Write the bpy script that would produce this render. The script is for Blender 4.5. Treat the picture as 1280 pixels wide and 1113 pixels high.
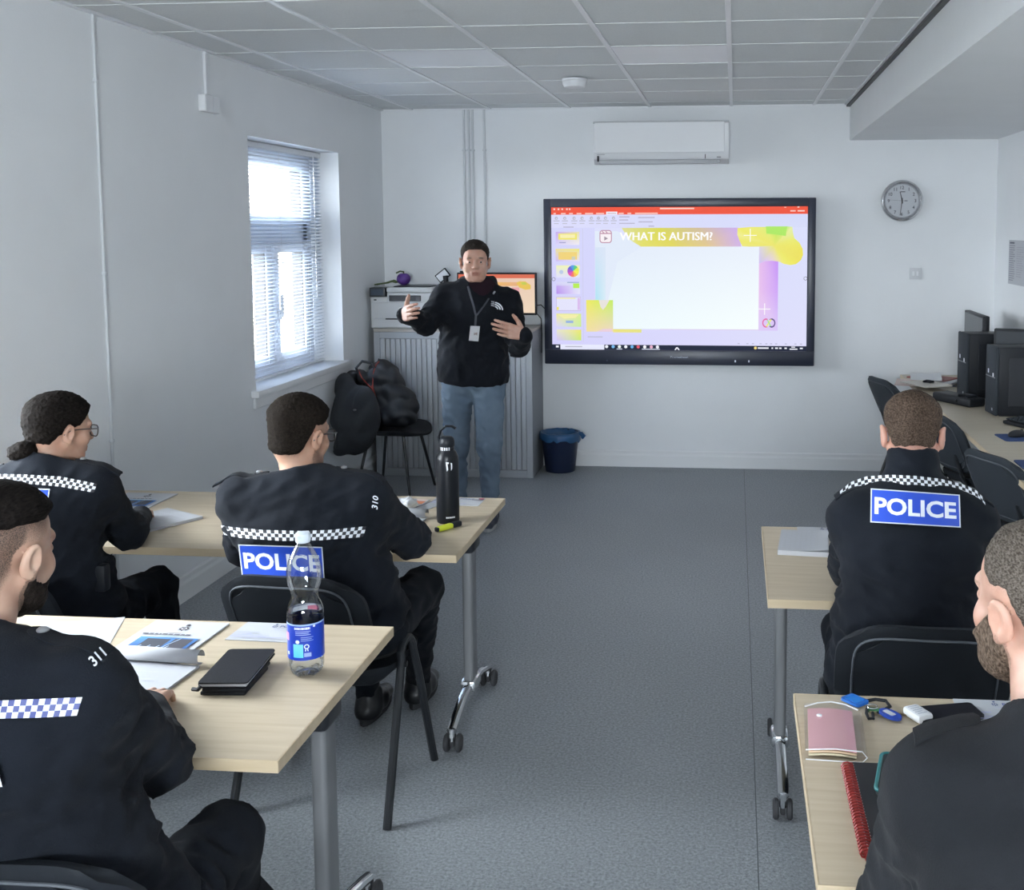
import bpy, bmesh, math, random
import numpy as np
from mathutils import Vector, Matrix, Quaternion
from mathutils.bvhtree import BVHTree

random.seed(7)
for _o in list(bpy.data.objects):
    bpy.data.objects.remove(_o)
SC = bpy.context.scene
COL = SC.collection

# ------------------------------------------------------------------ camera
CF, CCX, CCY = 1358.46, 793.63, 408.89          # focal length and optical centre in pixels of the 1280x1113 frame
YAW, PIT, ROL = 0.0921, 0.0900, -0.0022
EYE = 1.8066
_cy, _sy, _cp, _sp, _cr, _sr = math.cos(YAW), math.sin(YAW), math.cos(PIT), math.sin(PIT), math.cos(ROL), math.sin(ROL)
_fw = Vector((-_sy*_cp, _cy*_cp, -_sp)); _r0 = Vector((_cy, _sy, 0)); _u0 = _r0.cross(_fw)
_ri = _r0*_cr + _u0*_sr; _up = _u0*_cr - _r0*_sr
cam_d = bpy.data.cameras.new('camera'); cam = bpy.data.objects.new('camera', cam_d); COL.objects.link(cam)
cam_d.sensor_fit = 'HORIZONTAL'; cam_d.sensor_width = 36.0; cam_d.lens = CF/1280*36
cam_d.shift_x = (640-CCX)/1280; cam_d.shift_y = -(556.5-CCY)/1280
cam_d.clip_start = 0.05; cam_d.clip_end = 200
cam.matrix_world = Matrix(((_ri.x, _up.x, -_fw.x, 0), (_ri.y, _up.y, -_fw.y, 0), (_ri.z, _up.z, -_fw.z, EYE), (0, 0, 0, 1)))
SC.camera = cam

def ray_dir(px, py):
    return _ri*((px-CCX)/CF) - _up*((py-CCY)/CF) + _fw
def at(px, py, Y):                      # the point of the room seen at a pixel, at depth Y
    d = ray_dir(px, py); p = d*(Y/d.y); return Vector((p.x, p.y, p.z+EYE))

# ------------------------------------------------------------------ world, daylight, exposure
W = bpy.data.worlds.new('overcast_sky'); SC.world = W; W.use_nodes = True
_n = W.node_tree.nodes; _l = W.node_tree.links; _n.clear()
_out = _n.new('ShaderNodeOutputWorld'); _bg = _n.new('ShaderNodeBackground')
_bg.inputs['Color'].default_value = (0.90, 0.95, 1.0, 1); _bg.inputs['Strength'].default_value = 76.0
_l.new(_bg.outputs[0], _out.inputs[0])
SC.view_settings.view_transform = 'Standard'; SC.view_settings.look = 'None'
SC.view_settings.exposure = 0.0; SC.view_settings.gamma = 1.0
try: SC.view_settings.use_curve_mapping = False
except Exception: pass
SC.cycles.max_bounces = 10; SC.cycles.diffuse_bounces = 6; SC.cycles.transparent_max_bounces = 24
SC.cycles.sample_clamp_indirect = 6.0; SC.cycles.caustics_reflective = False; SC.cycles.caustics_refractive = False

def portal(name, loc, rot, sx, sy):     # marks a window opening so that the sky is sampled through it
    d = bpy.data.lights.new(name, 'AREA'); d.shape = 'RECTANGLE'; d.size = sx; d.size_y = sy
    o = bpy.data.objects.new(name, d); COL.objects.link(o); o.location = loc; o.rotation_euler = rot
    d.cycles.is_portal = True; o['kind'] = 'helper'
R90 = math.pi/2
LX, RX, BY, RY, HC = -2.68, 1.885, 8.136, -2.6, 2.706     # left, right, back and rear wall planes, ceiling height
WIN1 = (5.835, 7.215, 0.905, 2.325)                        # y0, y1, z0, z1 of the window in view
WIN2_ADDED = (2.25, 3.45, 0.95, 2.40)                            # added window in the same wall, unseen, sized to light the room
WIN3_ADDED = (-1.1, 0.7, 1.25, 2.3)                             # x0, x1, z0, z1: added rear-wall window behind the camera, sized for its light
portal('daylight_window_1', (LX-0.40, (WIN1[0]+WIN1[1])/2, (WIN1[2]+WIN1[3])/2), (0, -R90, 0), WIN1[3]-WIN1[2], WIN1[1]-WIN1[0])
portal('daylight_window_2_added', (LX-0.40, (WIN2_ADDED[0]+WIN2_ADDED[1])/2, (WIN2_ADDED[2]+WIN2_ADDED[3])/2), (0, -R90, 0), WIN2_ADDED[3]-WIN2_ADDED[2], WIN2_ADDED[1]-WIN2_ADDED[0])
portal('daylight_window_3_added', ((WIN3_ADDED[0]+WIN3_ADDED[1])/2, RY-0.30, (WIN3_ADDED[2]+WIN3_ADDED[3])/2), (R90, 0, 0), WIN3_ADDED[1]-WIN3_ADDED[0], WIN3_ADDED[3]-WIN3_ADDED[2])

# ------------------------------------------------------------------ materials
MATS = {}
def mat(name, col, rough=0.6, metal=0.0, bump=0.0, bscale=200.0, var=0.0, vscale=8.0, stretch=(1, 1, 1), spec=0.5, coat=0.0, sheen=0.0, var_col=None, sss=0.0, detail=4.0):
    if name in MATS: return MATS[name]
    m = bpy.data.materials.new(name); m.use_nodes = True; MATS[name] = m
    nt = m.node_tree; b = nt.nodes['Principled BSDF']
    b.inputs['Base Color'].default_value = (*col, 1); b.inputs['Roughness'].default_value = rough
    b.inputs['Metallic'].default_value = metal; b.inputs['Specular IOR Level'].default_value = spec
    if coat: b.inputs['Coat Weight'].default_value = coat; b.inputs['Coat Roughness'].default_value = 0.1
    if sheen: b.inputs['Sheen Weight'].default_value = sheen; b.inputs['Sheen Roughness'].default_value = 0.5
    if sss: b.inputs['Subsurface Weight'].default_value = sss; b.inputs['Subsurface Scale'].default_value = 0.006
    tc = nt.nodes.new('ShaderNodeTexCoord'); mp = nt.nodes.new('ShaderNodeMapping')
    mp.inputs['Scale'].default_value = stretch; nt.links.new(tc.outputs['Object'], mp.inputs['Vector'])
    if var:
        n = nt.nodes.new('ShaderNodeTexNoise'); n.inputs['Scale'].default_value = vscale; n.inputs['Detail'].default_value = detail
        nt.links.new(mp.outputs[0], n.inputs['Vector'])
        r = nt.nodes.new('ShaderNodeValToRGB'); r.color_ramp.elements[0].position = 0.3; r.color_ramp.elements[1].position = 0.7
        c2 = var_col or tuple(min(1, c*(1+var)) for c in col); c1 = tuple(c*(1-var) for c in col) if not var_col else col
        r.color_ramp.elements[0].color = (*c1, 1); r.color_ramp.elements[1].color = (*c2, 1)
        nt.links.new(n.outputs['Fac'], r.inputs[0]); nt.links.new(r.outputs[0], b.inputs['Base Color'])
    if bump:
        n = nt.nodes.new('ShaderNodeTexNoise'); n.inputs['Scale'].default_value = bscale; n.inputs['Detail'].default_value = 3
        nt.links.new(mp.outputs[0], n.inputs['Vector'])
        bp = nt.nodes.new('ShaderNodeBump'); bp.inputs['Strength'].default_value = bump; bp.inputs['Distance'].default_value = 0.002
        nt.links.new(n.outputs['Fac'], bp.inputs['Height']); nt.links.new(bp.outputs[0], b.inputs['Normal'])
    return m
def attr_mat(name, emit=0.0, rough=0.7, spec=0.3):     # colour printed on, or shown by, a flat face
    if name in MATS: return MATS[name]
    m = bpy.data.materials.new(name); m.use_nodes = True; MATS[name] = m
    nt = m.node_tree; b = nt.nodes['Principled BSDF']
    a = nt.nodes.new('ShaderNodeAttribute'); a.attribute_name = 'print'
    if emit:
        b.inputs['Base Color'].default_value = (0.01, 0.01, 0.012, 1)
        nt.links.new(a.outputs['Color'], b.inputs['Emission Color']); b.inputs['Emission Strength'].default_value = emit
    else:
        nt.links.new(a.outputs['Color'], b.inputs['Base Color'])
    b.inputs['Roughness'].default_value = rough; b.inputs['Specular IOR Level'].default_value = spec
    return m
def glass_mat(name, tint=(1, 1, 1), refl=0.08, edge=0.6):
    if name in MATS: return MATS[name]
    m = bpy.data.materials.new(name); m.use_nodes = True; MATS[name] = m
    nt = m.node_tree; nt.nodes.clear()
    o = nt.nodes.new('ShaderNodeOutputMaterial'); mx = nt.nodes.new('ShaderNodeMixShader')
    t = nt.nodes.new('ShaderNodeBsdfTransparent'); g = nt.nodes.new('ShaderNodeBsdfGlossy')
    t.inputs[0].default_value = (*tint, 1); g.inputs['Roughness'].default_value = 0.03
    lw = nt.nodes.new('ShaderNodeLayerWeight'); lw.inputs[0].default_value = 0.25
    ml = nt.nodes.new('ShaderNodeMath'); ml.operation = 'MULTIPLY_ADD'; ml.inputs[1].default_value = edge; ml.inputs[2].default_value = refl*0.4
    nt.links.new(lw.outputs['Fresnel'], ml.inputs[0]); nt.links.new(ml.outputs[0], mx.inputs[0])
    nt.links.new(t.outputs[0], mx.inputs[1]); nt.links.new(g.outputs[0], mx.inputs[2]); nt.links.new(mx.outputs[0], o.inputs[0])
    return m

M_WALL = mat('wall_paint', (0.785, 0.80, 0.815), 0.85, bump=0.25, bscale=90, var=0.015, vscale=3)
M_WHITE = mat('white_paint', (0.78, 0.79, 0.80), 0.5)
M_CEIL = mat('ceiling_board', (0.69, 0.705, 0.71), 0.95, bump=0.3, bscale=260, var=0.03, vscale=120)
M_BAR = mat('ceiling_bar', (0.80, 0.81, 0.83), 0.34, spec=0.6)
M_DIFF = mat('light_diffuser', (0.92, 0.93, 0.96), 0.35, bump=0.2, bscale=400)
M_BLACK = mat('black_plastic', (0.012, 0.014, 0.018), 0.45, spec=0.25, bump=0.15, bscale=500)
M_BLACKM = mat('black_metal', (0.010, 0.012, 0.015), 0.35)
M_RUB = mat('rubber', (0.035, 0.036, 0.040), 0.7)
M_CHROME = mat('chrome', (0.75, 0.76, 0.78), 0.12, metal=1.0)
M_STEEL = mat('grey_metal', (0.20, 0.205, 0.215), 0.42, metal=0.3)
M_CABGREY = mat('cabinet_grey', (0.40, 0.42, 0.45), 0.5, metal=0.1)
M_PAPER = mat('paper', (0.49, 0.50, 0.53), 0.85, spec=0.1)
M_WPLAS = mat('white_plastic', (0.74, 0.75, 0.77), 0.4)

# floor: speckled grey vinyl
M_FLOOR = mat('speckled_vinyl', (0.098, 0.110, 0.124), 0.5, bump=0.25, bscale=260, spec=0.5)
_nt = M_FLOOR.node_tree; _b = _nt.nodes['Principled BSDF']
_tc = _nt.nodes.new('ShaderNodeTexCoord')
_n1 = _nt.nodes.new('ShaderNodeTexNoise'); _n1.inputs['Scale'].default_value = 105; _n1.inputs['Detail'].default_value = 6; _n1.inputs['Roughness'].default_value = 0.8
_n2 = _nt.nodes.new('ShaderNodeTexNoise'); _n2.inputs['Scale'].default_value = 1.3; _n2.inputs['Detail'].default_value = 4
_r1 = _nt.nodes.new('ShaderNodeValToRGB'); _r1.color_ramp.elements[0].position = 0.33; _r1.color_ramp.elements[1].position = 0.68
_r1.color_ramp.elements[0].color = (0.11, 0.122, 0.134, 1); _r1.color_ramp.elements[1].color = (0.40, 0.425, 0.45, 1)
_mx = _nt.nodes.new('ShaderNodeMix'); _mx.data_type = 'RGBA'; _mx.blend_type = 'MULTIPLY'; _mx.inputs[0].default_value = 0.25
_r2 = _nt.nodes.new('ShaderNodeValToRGB'); _r2.color_ramp.elements[0].position = 0.35; _r2.color_ramp.elements[1].position = 0.65
_r2.color_ramp.elements[0].color = (0.75, 0.75, 0.75, 1)
_nt.links.new(_tc.outputs['Object'], _n1.inputs['Vector']); _nt.links.new(_tc.outputs['Object'], _n2.inputs['Vector'])
_nt.links.new(_n1.outputs['Fac'], _r1.inputs[0]); _nt.links.new(_n2.outputs['Fac'], _r2.inputs[0])
_nt.links.new(_r1.outputs[0], _mx.inputs[6]); _nt.links.new(_r2.outputs[0], _mx.inputs[7]); _nt.links.new(_mx.outputs[2], _b.inputs['Base Color'])

# maple laminate: grain runs along x
def wood(name, c1, c2, rough=0.42):
    m = mat(name, c1, rough, spec=0.4)
    nt = m.node_tree; b = nt.nodes['Principled BSDF']
    tc = nt.nodes.new('ShaderNodeTexCoord'); mp = nt.nodes.new('ShaderNodeMapping'); mp.inputs['Scale'].default_value = (1.2, 14, 14)
    n = nt.nodes.new('ShaderNodeTexNoise'); n.inputs['Scale'].default_value = 3.5; n.inputs['Detail'].default_value = 6; n.inputs['Distortion'].default_value = 0.4
    r = nt.nodes.new('ShaderNodeValToRGB'); r.color_ramp.elements[0].position = 0.3; r.color_ramp.elements[1].position = 0.72
    r.color_ramp.elements[0].color = (*c1, 1); r.color_ramp.elements[1].color = (*c2, 1)
    nt.links.new(tc.outputs['Object'], mp.inputs[0]); nt.links.new(mp.outputs[0], n.inputs['Vector'])
    nt.links.new(n.outputs['Fac'], r.inputs[0]); nt.links.new(r.outputs[0], b.inputs['Base Color'])
    return m
M_MAPLE = wood('maple_laminate', (0.46, 0.375, 0.265), (0.54, 0.455, 0.335))
M_MAPLE_E = wood('maple_edge', (0.50, 0.395, 0.26), (0.57, 0.465, 0.325))

# ------------------------------------------------------------------ mesh helpers
class MB:
    def __init__(s): s.v = []; s.f = []; s.m = []
    def add(s, vs, fs, mi=0):
        o = len(s.v); s.v += [tuple(v) for v in vs]; s.f += [tuple(i+o for i in f) for f in fs]; s.m += [mi]*len(fs); return s
    def bmesh(s, bm, mi=0, M=None):
        if M is not None: bm.transform(M)
        bm.verts.index_update()
        s.add([v.co[:] for v in bm.verts], [[v.index for v in f.verts] for f in bm.faces], mi); bm.free(); return s
    def box(s, x0, x1, y0, y1, z0, z1, bev=0.0, seg=2, mi=0, M=None):
        bm = bmesh.new(); bmesh.ops.create_cube(bm, size=1.0)
        bm.transform(Matrix.Translation(((x0+x1)/2, (y0+y1)/2, (z0+z1)/2)) @ Matrix.Diagonal((x1-x0, y1-y0, z1-z0, 1)))
        if bev: bmesh.ops.bevel(bm, geom=bm.edges[:], offset=bev, segments=seg, profile=0.5, affect='EDGES')
        return s.bmesh(bm, mi, M)
    def cyl(s, a, b, r1, r2=None, n=16, mi=0, caps=True):
        a, b = Vector(a), Vector(b); r2 = r1 if r2 is None else r2
        d = (b-a).normalized(); u = d.orthogonal().normalized(); w = d.cross(u)
        vs = []
        for k in range(n):
            t = 2*math.pi*k/n; e = u*math.cos(t)+w*math.sin(t); vs += [a+e*r1, b+e*r2]
        fs = [(2*k, 2*((k+1) % n), 2*((k+1) % n)+1, 2*k+1) for k in range(n)]
        if caps: fs += [tuple(2*k for k in range(n))[::-1], tuple(2*k+1 for k in range(n))]
        return s.add(vs, fs, mi)
    def tube(s, pts, r, n=10, mi=0, closed=False, flat=None):      # flat=(ru, rw, up): oval section
        pts = [Vector(p) for p in pts]; N = len(pts); vs = []; pu = None
        for i, p in enumerate(pts):
            a = pts[(i-1) % N] if (closed or i > 0) else p; b = pts[(i+1) % N] if (closed or i < N-1) else p
            d = (b-a).normalized()
            if flat: u = Vector(flat[2]); u = (u-d*u.dot(d)).normalized()
            elif pu is None: u = d.orthogonal().normalized()
            else: u = (pu-d*pu.dot(d)).normalized()
            pu = u; w = d.cross(u); rr = r[i] if isinstance(r, (list, tuple)) else r
            ru, rw = (flat[0], flat[1]) if flat else (rr, rr)
            for k in range(n):
                t = 2*math.pi*k/n; vs.append(p+u*math.cos(t)*ru+w*math.sin(t)*rw)
        fs = []
        for i in range(N if closed else N-1):
            j = (i+1) % N
            for k in range(n): fs.append((i*n+k, i*n+(k+1) % n, j*n+(k+1) % n, j*n+k))
        if not closed: fs += [tuple(range(n))[::-1], tuple((N-1)*n+k for k in range(n))]
        return s.add(vs, fs, mi)
    def lathe(s, prof, c=(0, 0, 0), n=24, mi=0, M=None, close=True):       # prof: (r, z) from bottom to top
        vs = []
        for r, z in prof:
            for k in range(n):
                t = 2*math.pi*k/n; vs.append(Vector((c[0]+r*math.cos(t), c[1]+r*math.sin(t), c[2]+z)))
        fs = [(i*n+k, i*n+(k+1) % n, (i+1)*n+(k+1) % n, (i+1)*n+k) for i in range(len(prof)-1) for k in range(n)]
        if close: fs += [tuple(range(n))[::-1], tuple((len(prof)-1)*n+k for k in range(n))]
        if M is not None: vs = [M @ v for v in vs]
        return s.add(vs, fs, mi)
    def prism(s, poly, z0, z1, mi=0, M=None):                       # poly in xy, extruded in z
        n = len(poly); vs = [Vector((x, y, z0)) for x, y in poly]+[Vector((x, y, z1)) for x, y in poly]
        if M is not None: vs = [M @ v for v in vs]
        return s.add(vs, [tuple(range(n))[::-1], tuple(range(n, 2*n))]+[(k, (k+1) % n, n+(k+1) % n, n+k) for k in range(n)], mi)
    def grid(s, P, nu, nv, mi=0):                                   # P: list of rows, each of nu points
        vs = [p for row in P for p in row]
        return s.add(vs, [(j*nu+i, j*nu+i+1, (j+1)*nu+i+1, (j+1)*nu+i) for j in range(nv-1) for i in range(nu-1)], mi)
    def slab(s, P, Q, nu, nv, mi=0):                                # closed slab between two point grids
        self = s; o = len(s.v); s.v += [tuple(p) for row in P for p in row]+[tuple(p) for row in Q for p in row]
        h = nu*nv; fs = []
        for j in range(nv-1):
            for i in range(nu-1):
                a = j*nu+i; fs.append((a, a+1, a+1+nu, a+nu)); fs.append((h+a+nu, h+a+1+nu, h+a+1, h+a))
        ring = [i for i in range(nu)]+[j*nu+nu-1 for j in range(1, nv)]+[(nv-1)*nu+i for i in range(nu-2, -1, -1)]+[j*nu for j in range(nv-2, 0, -1)]
        L = len(ring)
        for k in range(L): fs.append((ring[(k+1) % L], ring[k], h+ring[k], h+ring[(k+1) % L]))
        s.f += [tuple(i+o for i in f) for f in fs]; s.m += [mi]*len(fs); return s
    def mesh(s, name, mats, smooth=True, angle=0.6):
        me = bpy.data.meshes.new(name); me.from_pydata(s.v, [], s.f)
        for m in (mats if isinstance(mats, (list, tuple)) else [mats]): me.materials.append(m)
        me.polygons.foreach_set('material_index', s.m)
        if smooth:
            me.polygons.foreach_set('use_smooth', [True]*len(s.f))
            try: me.set_sharp_from_angle(angle=angle)
            except Exception: pass
        me.update(); return me
    def build(s, name, mats, parent=None, loc=None, smooth=True, angle=0.6):
        return link(name, s.mesh(name, mats, smooth, angle), parent, loc)
def link(name, me, parent=None, loc=None):
    o = bpy.data.objects.new(name, me); COL.objects.link(o)
    if parent is not None: o.parent = parent
    if loc is not None: o.location = loc
    return o
def thing(name, label, cat, loc=(0, 0, 0), rz=0, group=None):
    o = bpy.data.objects.new(name, None); COL.objects.link(o); o.empty_display_size = 0.05
    o.location = loc; o.rotation_euler = (0, 0, rz); return tag(o, label, cat, group)
def tag(o, label, cat, group=None):
    o['label'] = label; o['category'] = cat
    if group: o['group'] = group
    return o
def struct(o): o['kind'] = 'structure'; return o
def dup(root, loc=None, rz=None, label=None):
    r = root.copy(); COL.objects.link(r)
    if loc is not None: r.location = loc
    if rz is not None: r.rotation_euler = (0, 0, rz)
    if label: r['label'] = label
    for ch in list(root.children):
        c = ch.copy(); COL.objects.link(c); c.parent = r
        for g in ch.children:
            d = g.copy(); COL.objects.link(d); d.parent = c
    return r
def rrect(w, h, r, n=5, cx=0, cy=0):        # rounded rectangle outline
    pts = []
    for sx, sy, a0 in ((1, 1, 0), (-1, 1, 90), (-1, -1, 180), (1, -1, 270)):
        for k in range(n+1):
            a = math.radians(a0+90*k/n); pts.append((cx+sx*(w/2-r)+r*math.cos(a), cy+sy*(h/2-r)+r*math.sin(a)))
    return pts
_TXT = {}
def text_mesh(s, bold=0.0):
    key = (s, bold)
    if key in _TXT: return _TXT[key]
    cu = bpy.data.curves.new('lettering', 'FONT'); cu.body = s; cu.size = 1.0; cu.offset = bold; cu.resolution_u = 3
    o = bpy.data.objects.new('lettering', cu); COL.objects.link(o)
    dg = bpy.context.evaluated_depsgraph_get(); ev = o.evaluated_get(dg); me = bpy.data.meshes.new_from_object(ev)
    v = np.array([p.co[:2] for p in me.vertices]); f = [tuple(p.vertices) for p in me.polygons]
    bpy.data.objects.remove(o); bpy.data.curves.remove(cu); bpy.data.meshes.remove(me)
    v -= v.min(0); v /= v[:, 1].max(); _TXT[key] = (v, f); return v, f      # height 1, width in proportion
class Print:                             # flat printed or displayed picture made of coloured polygons, layer on layer
    def __init__(s, fn, step=0.00025): s.fn = fn; s.v = []; s.f = []; s.c = []; s.k = 0; s.step = step
    def raw(s, pts, faces, col):
        o = len(s.v); s.k += 1
        cols = col if isinstance(col, list) else [col]*len(pts)
        for p in pts: s.v.append(tuple(s.fn(p[0], p[1], s.k*s.step)))
        s.f += [tuple(i+o for i in f) for f in faces]; s.c += [(*c, 1.0) for c in cols]; return s
    def poly(s, pts, col): return s.raw(pts, [tuple(range(len(pts)))], col)
    def rect(s, x0, y0, x1, y1, col, n=1, m=1):       # col: colour, or four corner colours (x0y0, x1y0, x1y1, x0y1)
        if not isinstance(col, list) and n == 1 and m == 1: return s.poly([(x0, y0), (x1, y0), (x1, y1), (x0, y1)], col)
        pts, cs = [], []
        c = col if isinstance(col, list) else [col]*4
        for j in range(m+1):
            for i in range(n+1):
                a, b = i/n, j/m; pts.append((x0+(x1-x0)*a, y0+(y1-y0)*b))
                cs.append(tuple((c[0][k]*(1-a)+c[1][k]*a)*(1-b)+(c[3][k]*(1-a)+c[2][k]*a)*b for k in range(3)))
        return s.raw(pts, [(j*(n+1)+i, j*(n+1)+i+1, (j+1)*(n+1)+i+1, (j+1)*(n+1)+i) for j in range(m) for i in range(n)], cs)
    def disc(s, x, y, r, col, n=16, ry=None):
        ry = ry or r; return s.poly([(x+r*math.cos(2*math.pi*k/n), y+ry*math.sin(2*math.pi*k/n)) for k in range(n)], col)
    def ring(s, x, y, r, w, col, n=24, ry=1.0, a0=0, a1=360, flip=1):
        pts = []
        for k in range(n+1):
            a = math.radians(a0+(a1-a0)*k/n)
            pts += [(x+(r-w/2)*math.cos(a), y+(r-w/2)*ry*math.sin(a)), (x+(r+w/2)*math.cos(a), y+(r+w/2)*ry*math.sin(a))]
        return s.raw(pts, [(2*k, 2*k+1, 2*k+3, 2*k+2) for k in range(n)], col)
    def line(s, p, q, w, col):
        d = Vector((q[0]-p[0], q[1]-p[1])).normalized(); n = Vector((-d.y, d.x))*w/2
        return s.poly([(p[0]-n.x, p[1]-n.y), (q[0]-n.x, q[1]-n.y), (q[0]+n.x, q[1]+n.y), (p[0]+n.x, p[1]+n.y)], col)
    def text(s, t, x, y, h, col, bold=0.0, w=None, up=1, mirror=1):     # lower left corner x, y; up=-1 when y grows downward
        v, f = text_mesh(t, bold); sx = (w/v[:, 0].max()) if w else h
        return s.raw([(x+mirror*p[0]*sx, y+up*p[1]*h) for p in v], f, col)
    def scribble(s, x0, y0, x1, y1, col, rows, seed=1, hgt=0.35):        # lines of handwriting or small print, too small to read
        r = random.Random(seed)
        for k in range(rows):
            y = y0+(y1-y0)*(k+0.5)/rows; h = abs(y1-y0)/rows*hgt; x = x0; end = x1-(x1-x0)*r.uniform(0, 0.35)
            while x < end:
                w = (x1-x0)*r.uniform(0.03, 0.1); s.rect(x, y-h/2, min(x+w, end), y+h/2, col); x += w+(x1-x0)*0.018; s.k -= 1
        s.k += 1; return s
    def build(s, name, m, parent=None):
        me = bpy.data.meshes.new(name); me.from_pydata(s.v, [], s.f); me.materials.append(m)
        a = me.color_attributes.new('print', 'FLOAT_COLOR', 'POINT'); a.data.foreach_set('color', [x for c in s.c for x in c])
        me.update(); return link(name, me, parent)
M_PRINT = attr_mat('print_ink'); M_SCREEN = attr_mat('screen_light', emit=1.0, rough=0.6, spec=0.05)
# ------------------------------------------------------------------ soft shapes: distance fields turned into one smooth mesh
def axis(lo, hi, coarse, fine=()):
    out = [lo]; x = lo
    while x < hi:
        st = coarse
        for a, b, f in fine:
            if a-0.5*coarse <= x <= b: st = min(st, f)
        x += st; out.append(x)
    return np.array(out, np.float32)
def V3(v): return np.array((v[0], v[1], v[2]), np.float32)
def rcone(a, b, r1, r2, u=None, k=1.0):
    a, b = V3(a), V3(b); ba = b-a; L2 = max(float(ba @ ba), 1e-9); un = None if u is None else V3(u)/np.linalg.norm(V3(u))
    R = max(r1, r2)*max(1.0, k)
    def f(x, y, z):
        px, py, pz = x-a[0], y-a[1], z-a[2]
        t = np.clip((px*ba[0]+py*ba[1]+pz*ba[2])/L2, 0, 1)
        vx, vy, vz = px-t*ba[0], py-t*ba[1], pz-t*ba[2]
        d2 = vx*vx+vy*vy+vz*vz
        if un is not None and k != 1.0:
            w = vx*un[0]+vy*un[1]+vz*un[2]; d2 = d2-w*w*(1-1/(k*k))
        return np.sqrt(np.maximum(d2, 1e-12))-(r1+(r2-r1)*t)
    return f, np.minimum(a, b)-R, np.maximum(a, b)+R
def ellip(c, r, M=None):
    c, r = V3(c), V3(r); R = np.eye(3, dtype=np.float32) if M is None else np.array(M.to_3x3(), np.float32)
    ext = np.abs(R) @ r
    def f(x, y, z):
        px, py, pz = x-c[0], y-c[1], z-c[2]
        q = [(px*R[0, i]+py*R[1, i]+pz*R[2, i])/r[i] for i in range(3)]
        k0 = np.sqrt(q[0]**2+q[1]**2+q[2]**2); k1 = np.sqrt((q[0]/r[0])**2+(q[1]/r[1])**2+(q[2]/r[2])**2)
        return k0*(k0-1)/np.maximum(k1, 1e-6)
    return f, c-ext, c+ext
def plane(c, n):
    c, n = V3(c), V3(n); n = n/np.linalg.norm(n)
    return (lambda x, y, z: (x-c[0])*n[0]+(y-c[1])*n[1]+(z-c[2])*n[2]), None, None
def waves(seed, lam, amp, n=7, stretch=(1, 1, 1)):        # irregular folds
    r = np.random.RandomState(seed); S = np.array(stretch)
    ks = [(v/np.linalg.norm(v)*S*2*math.pi/(lam*r.uniform(0.6, 1.7)), r.uniform(0, 6.28)) for v in r.normal(size=(n, 3))]
    def f(x, y, z):
        w = 0
        for k, p in ks: w = w+np.sin(k[0]*x+k[1]*y+k[2]*z+p)
        w = w/math.sqrt(n); return amp*(1-np.abs(w))
    return f
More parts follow.
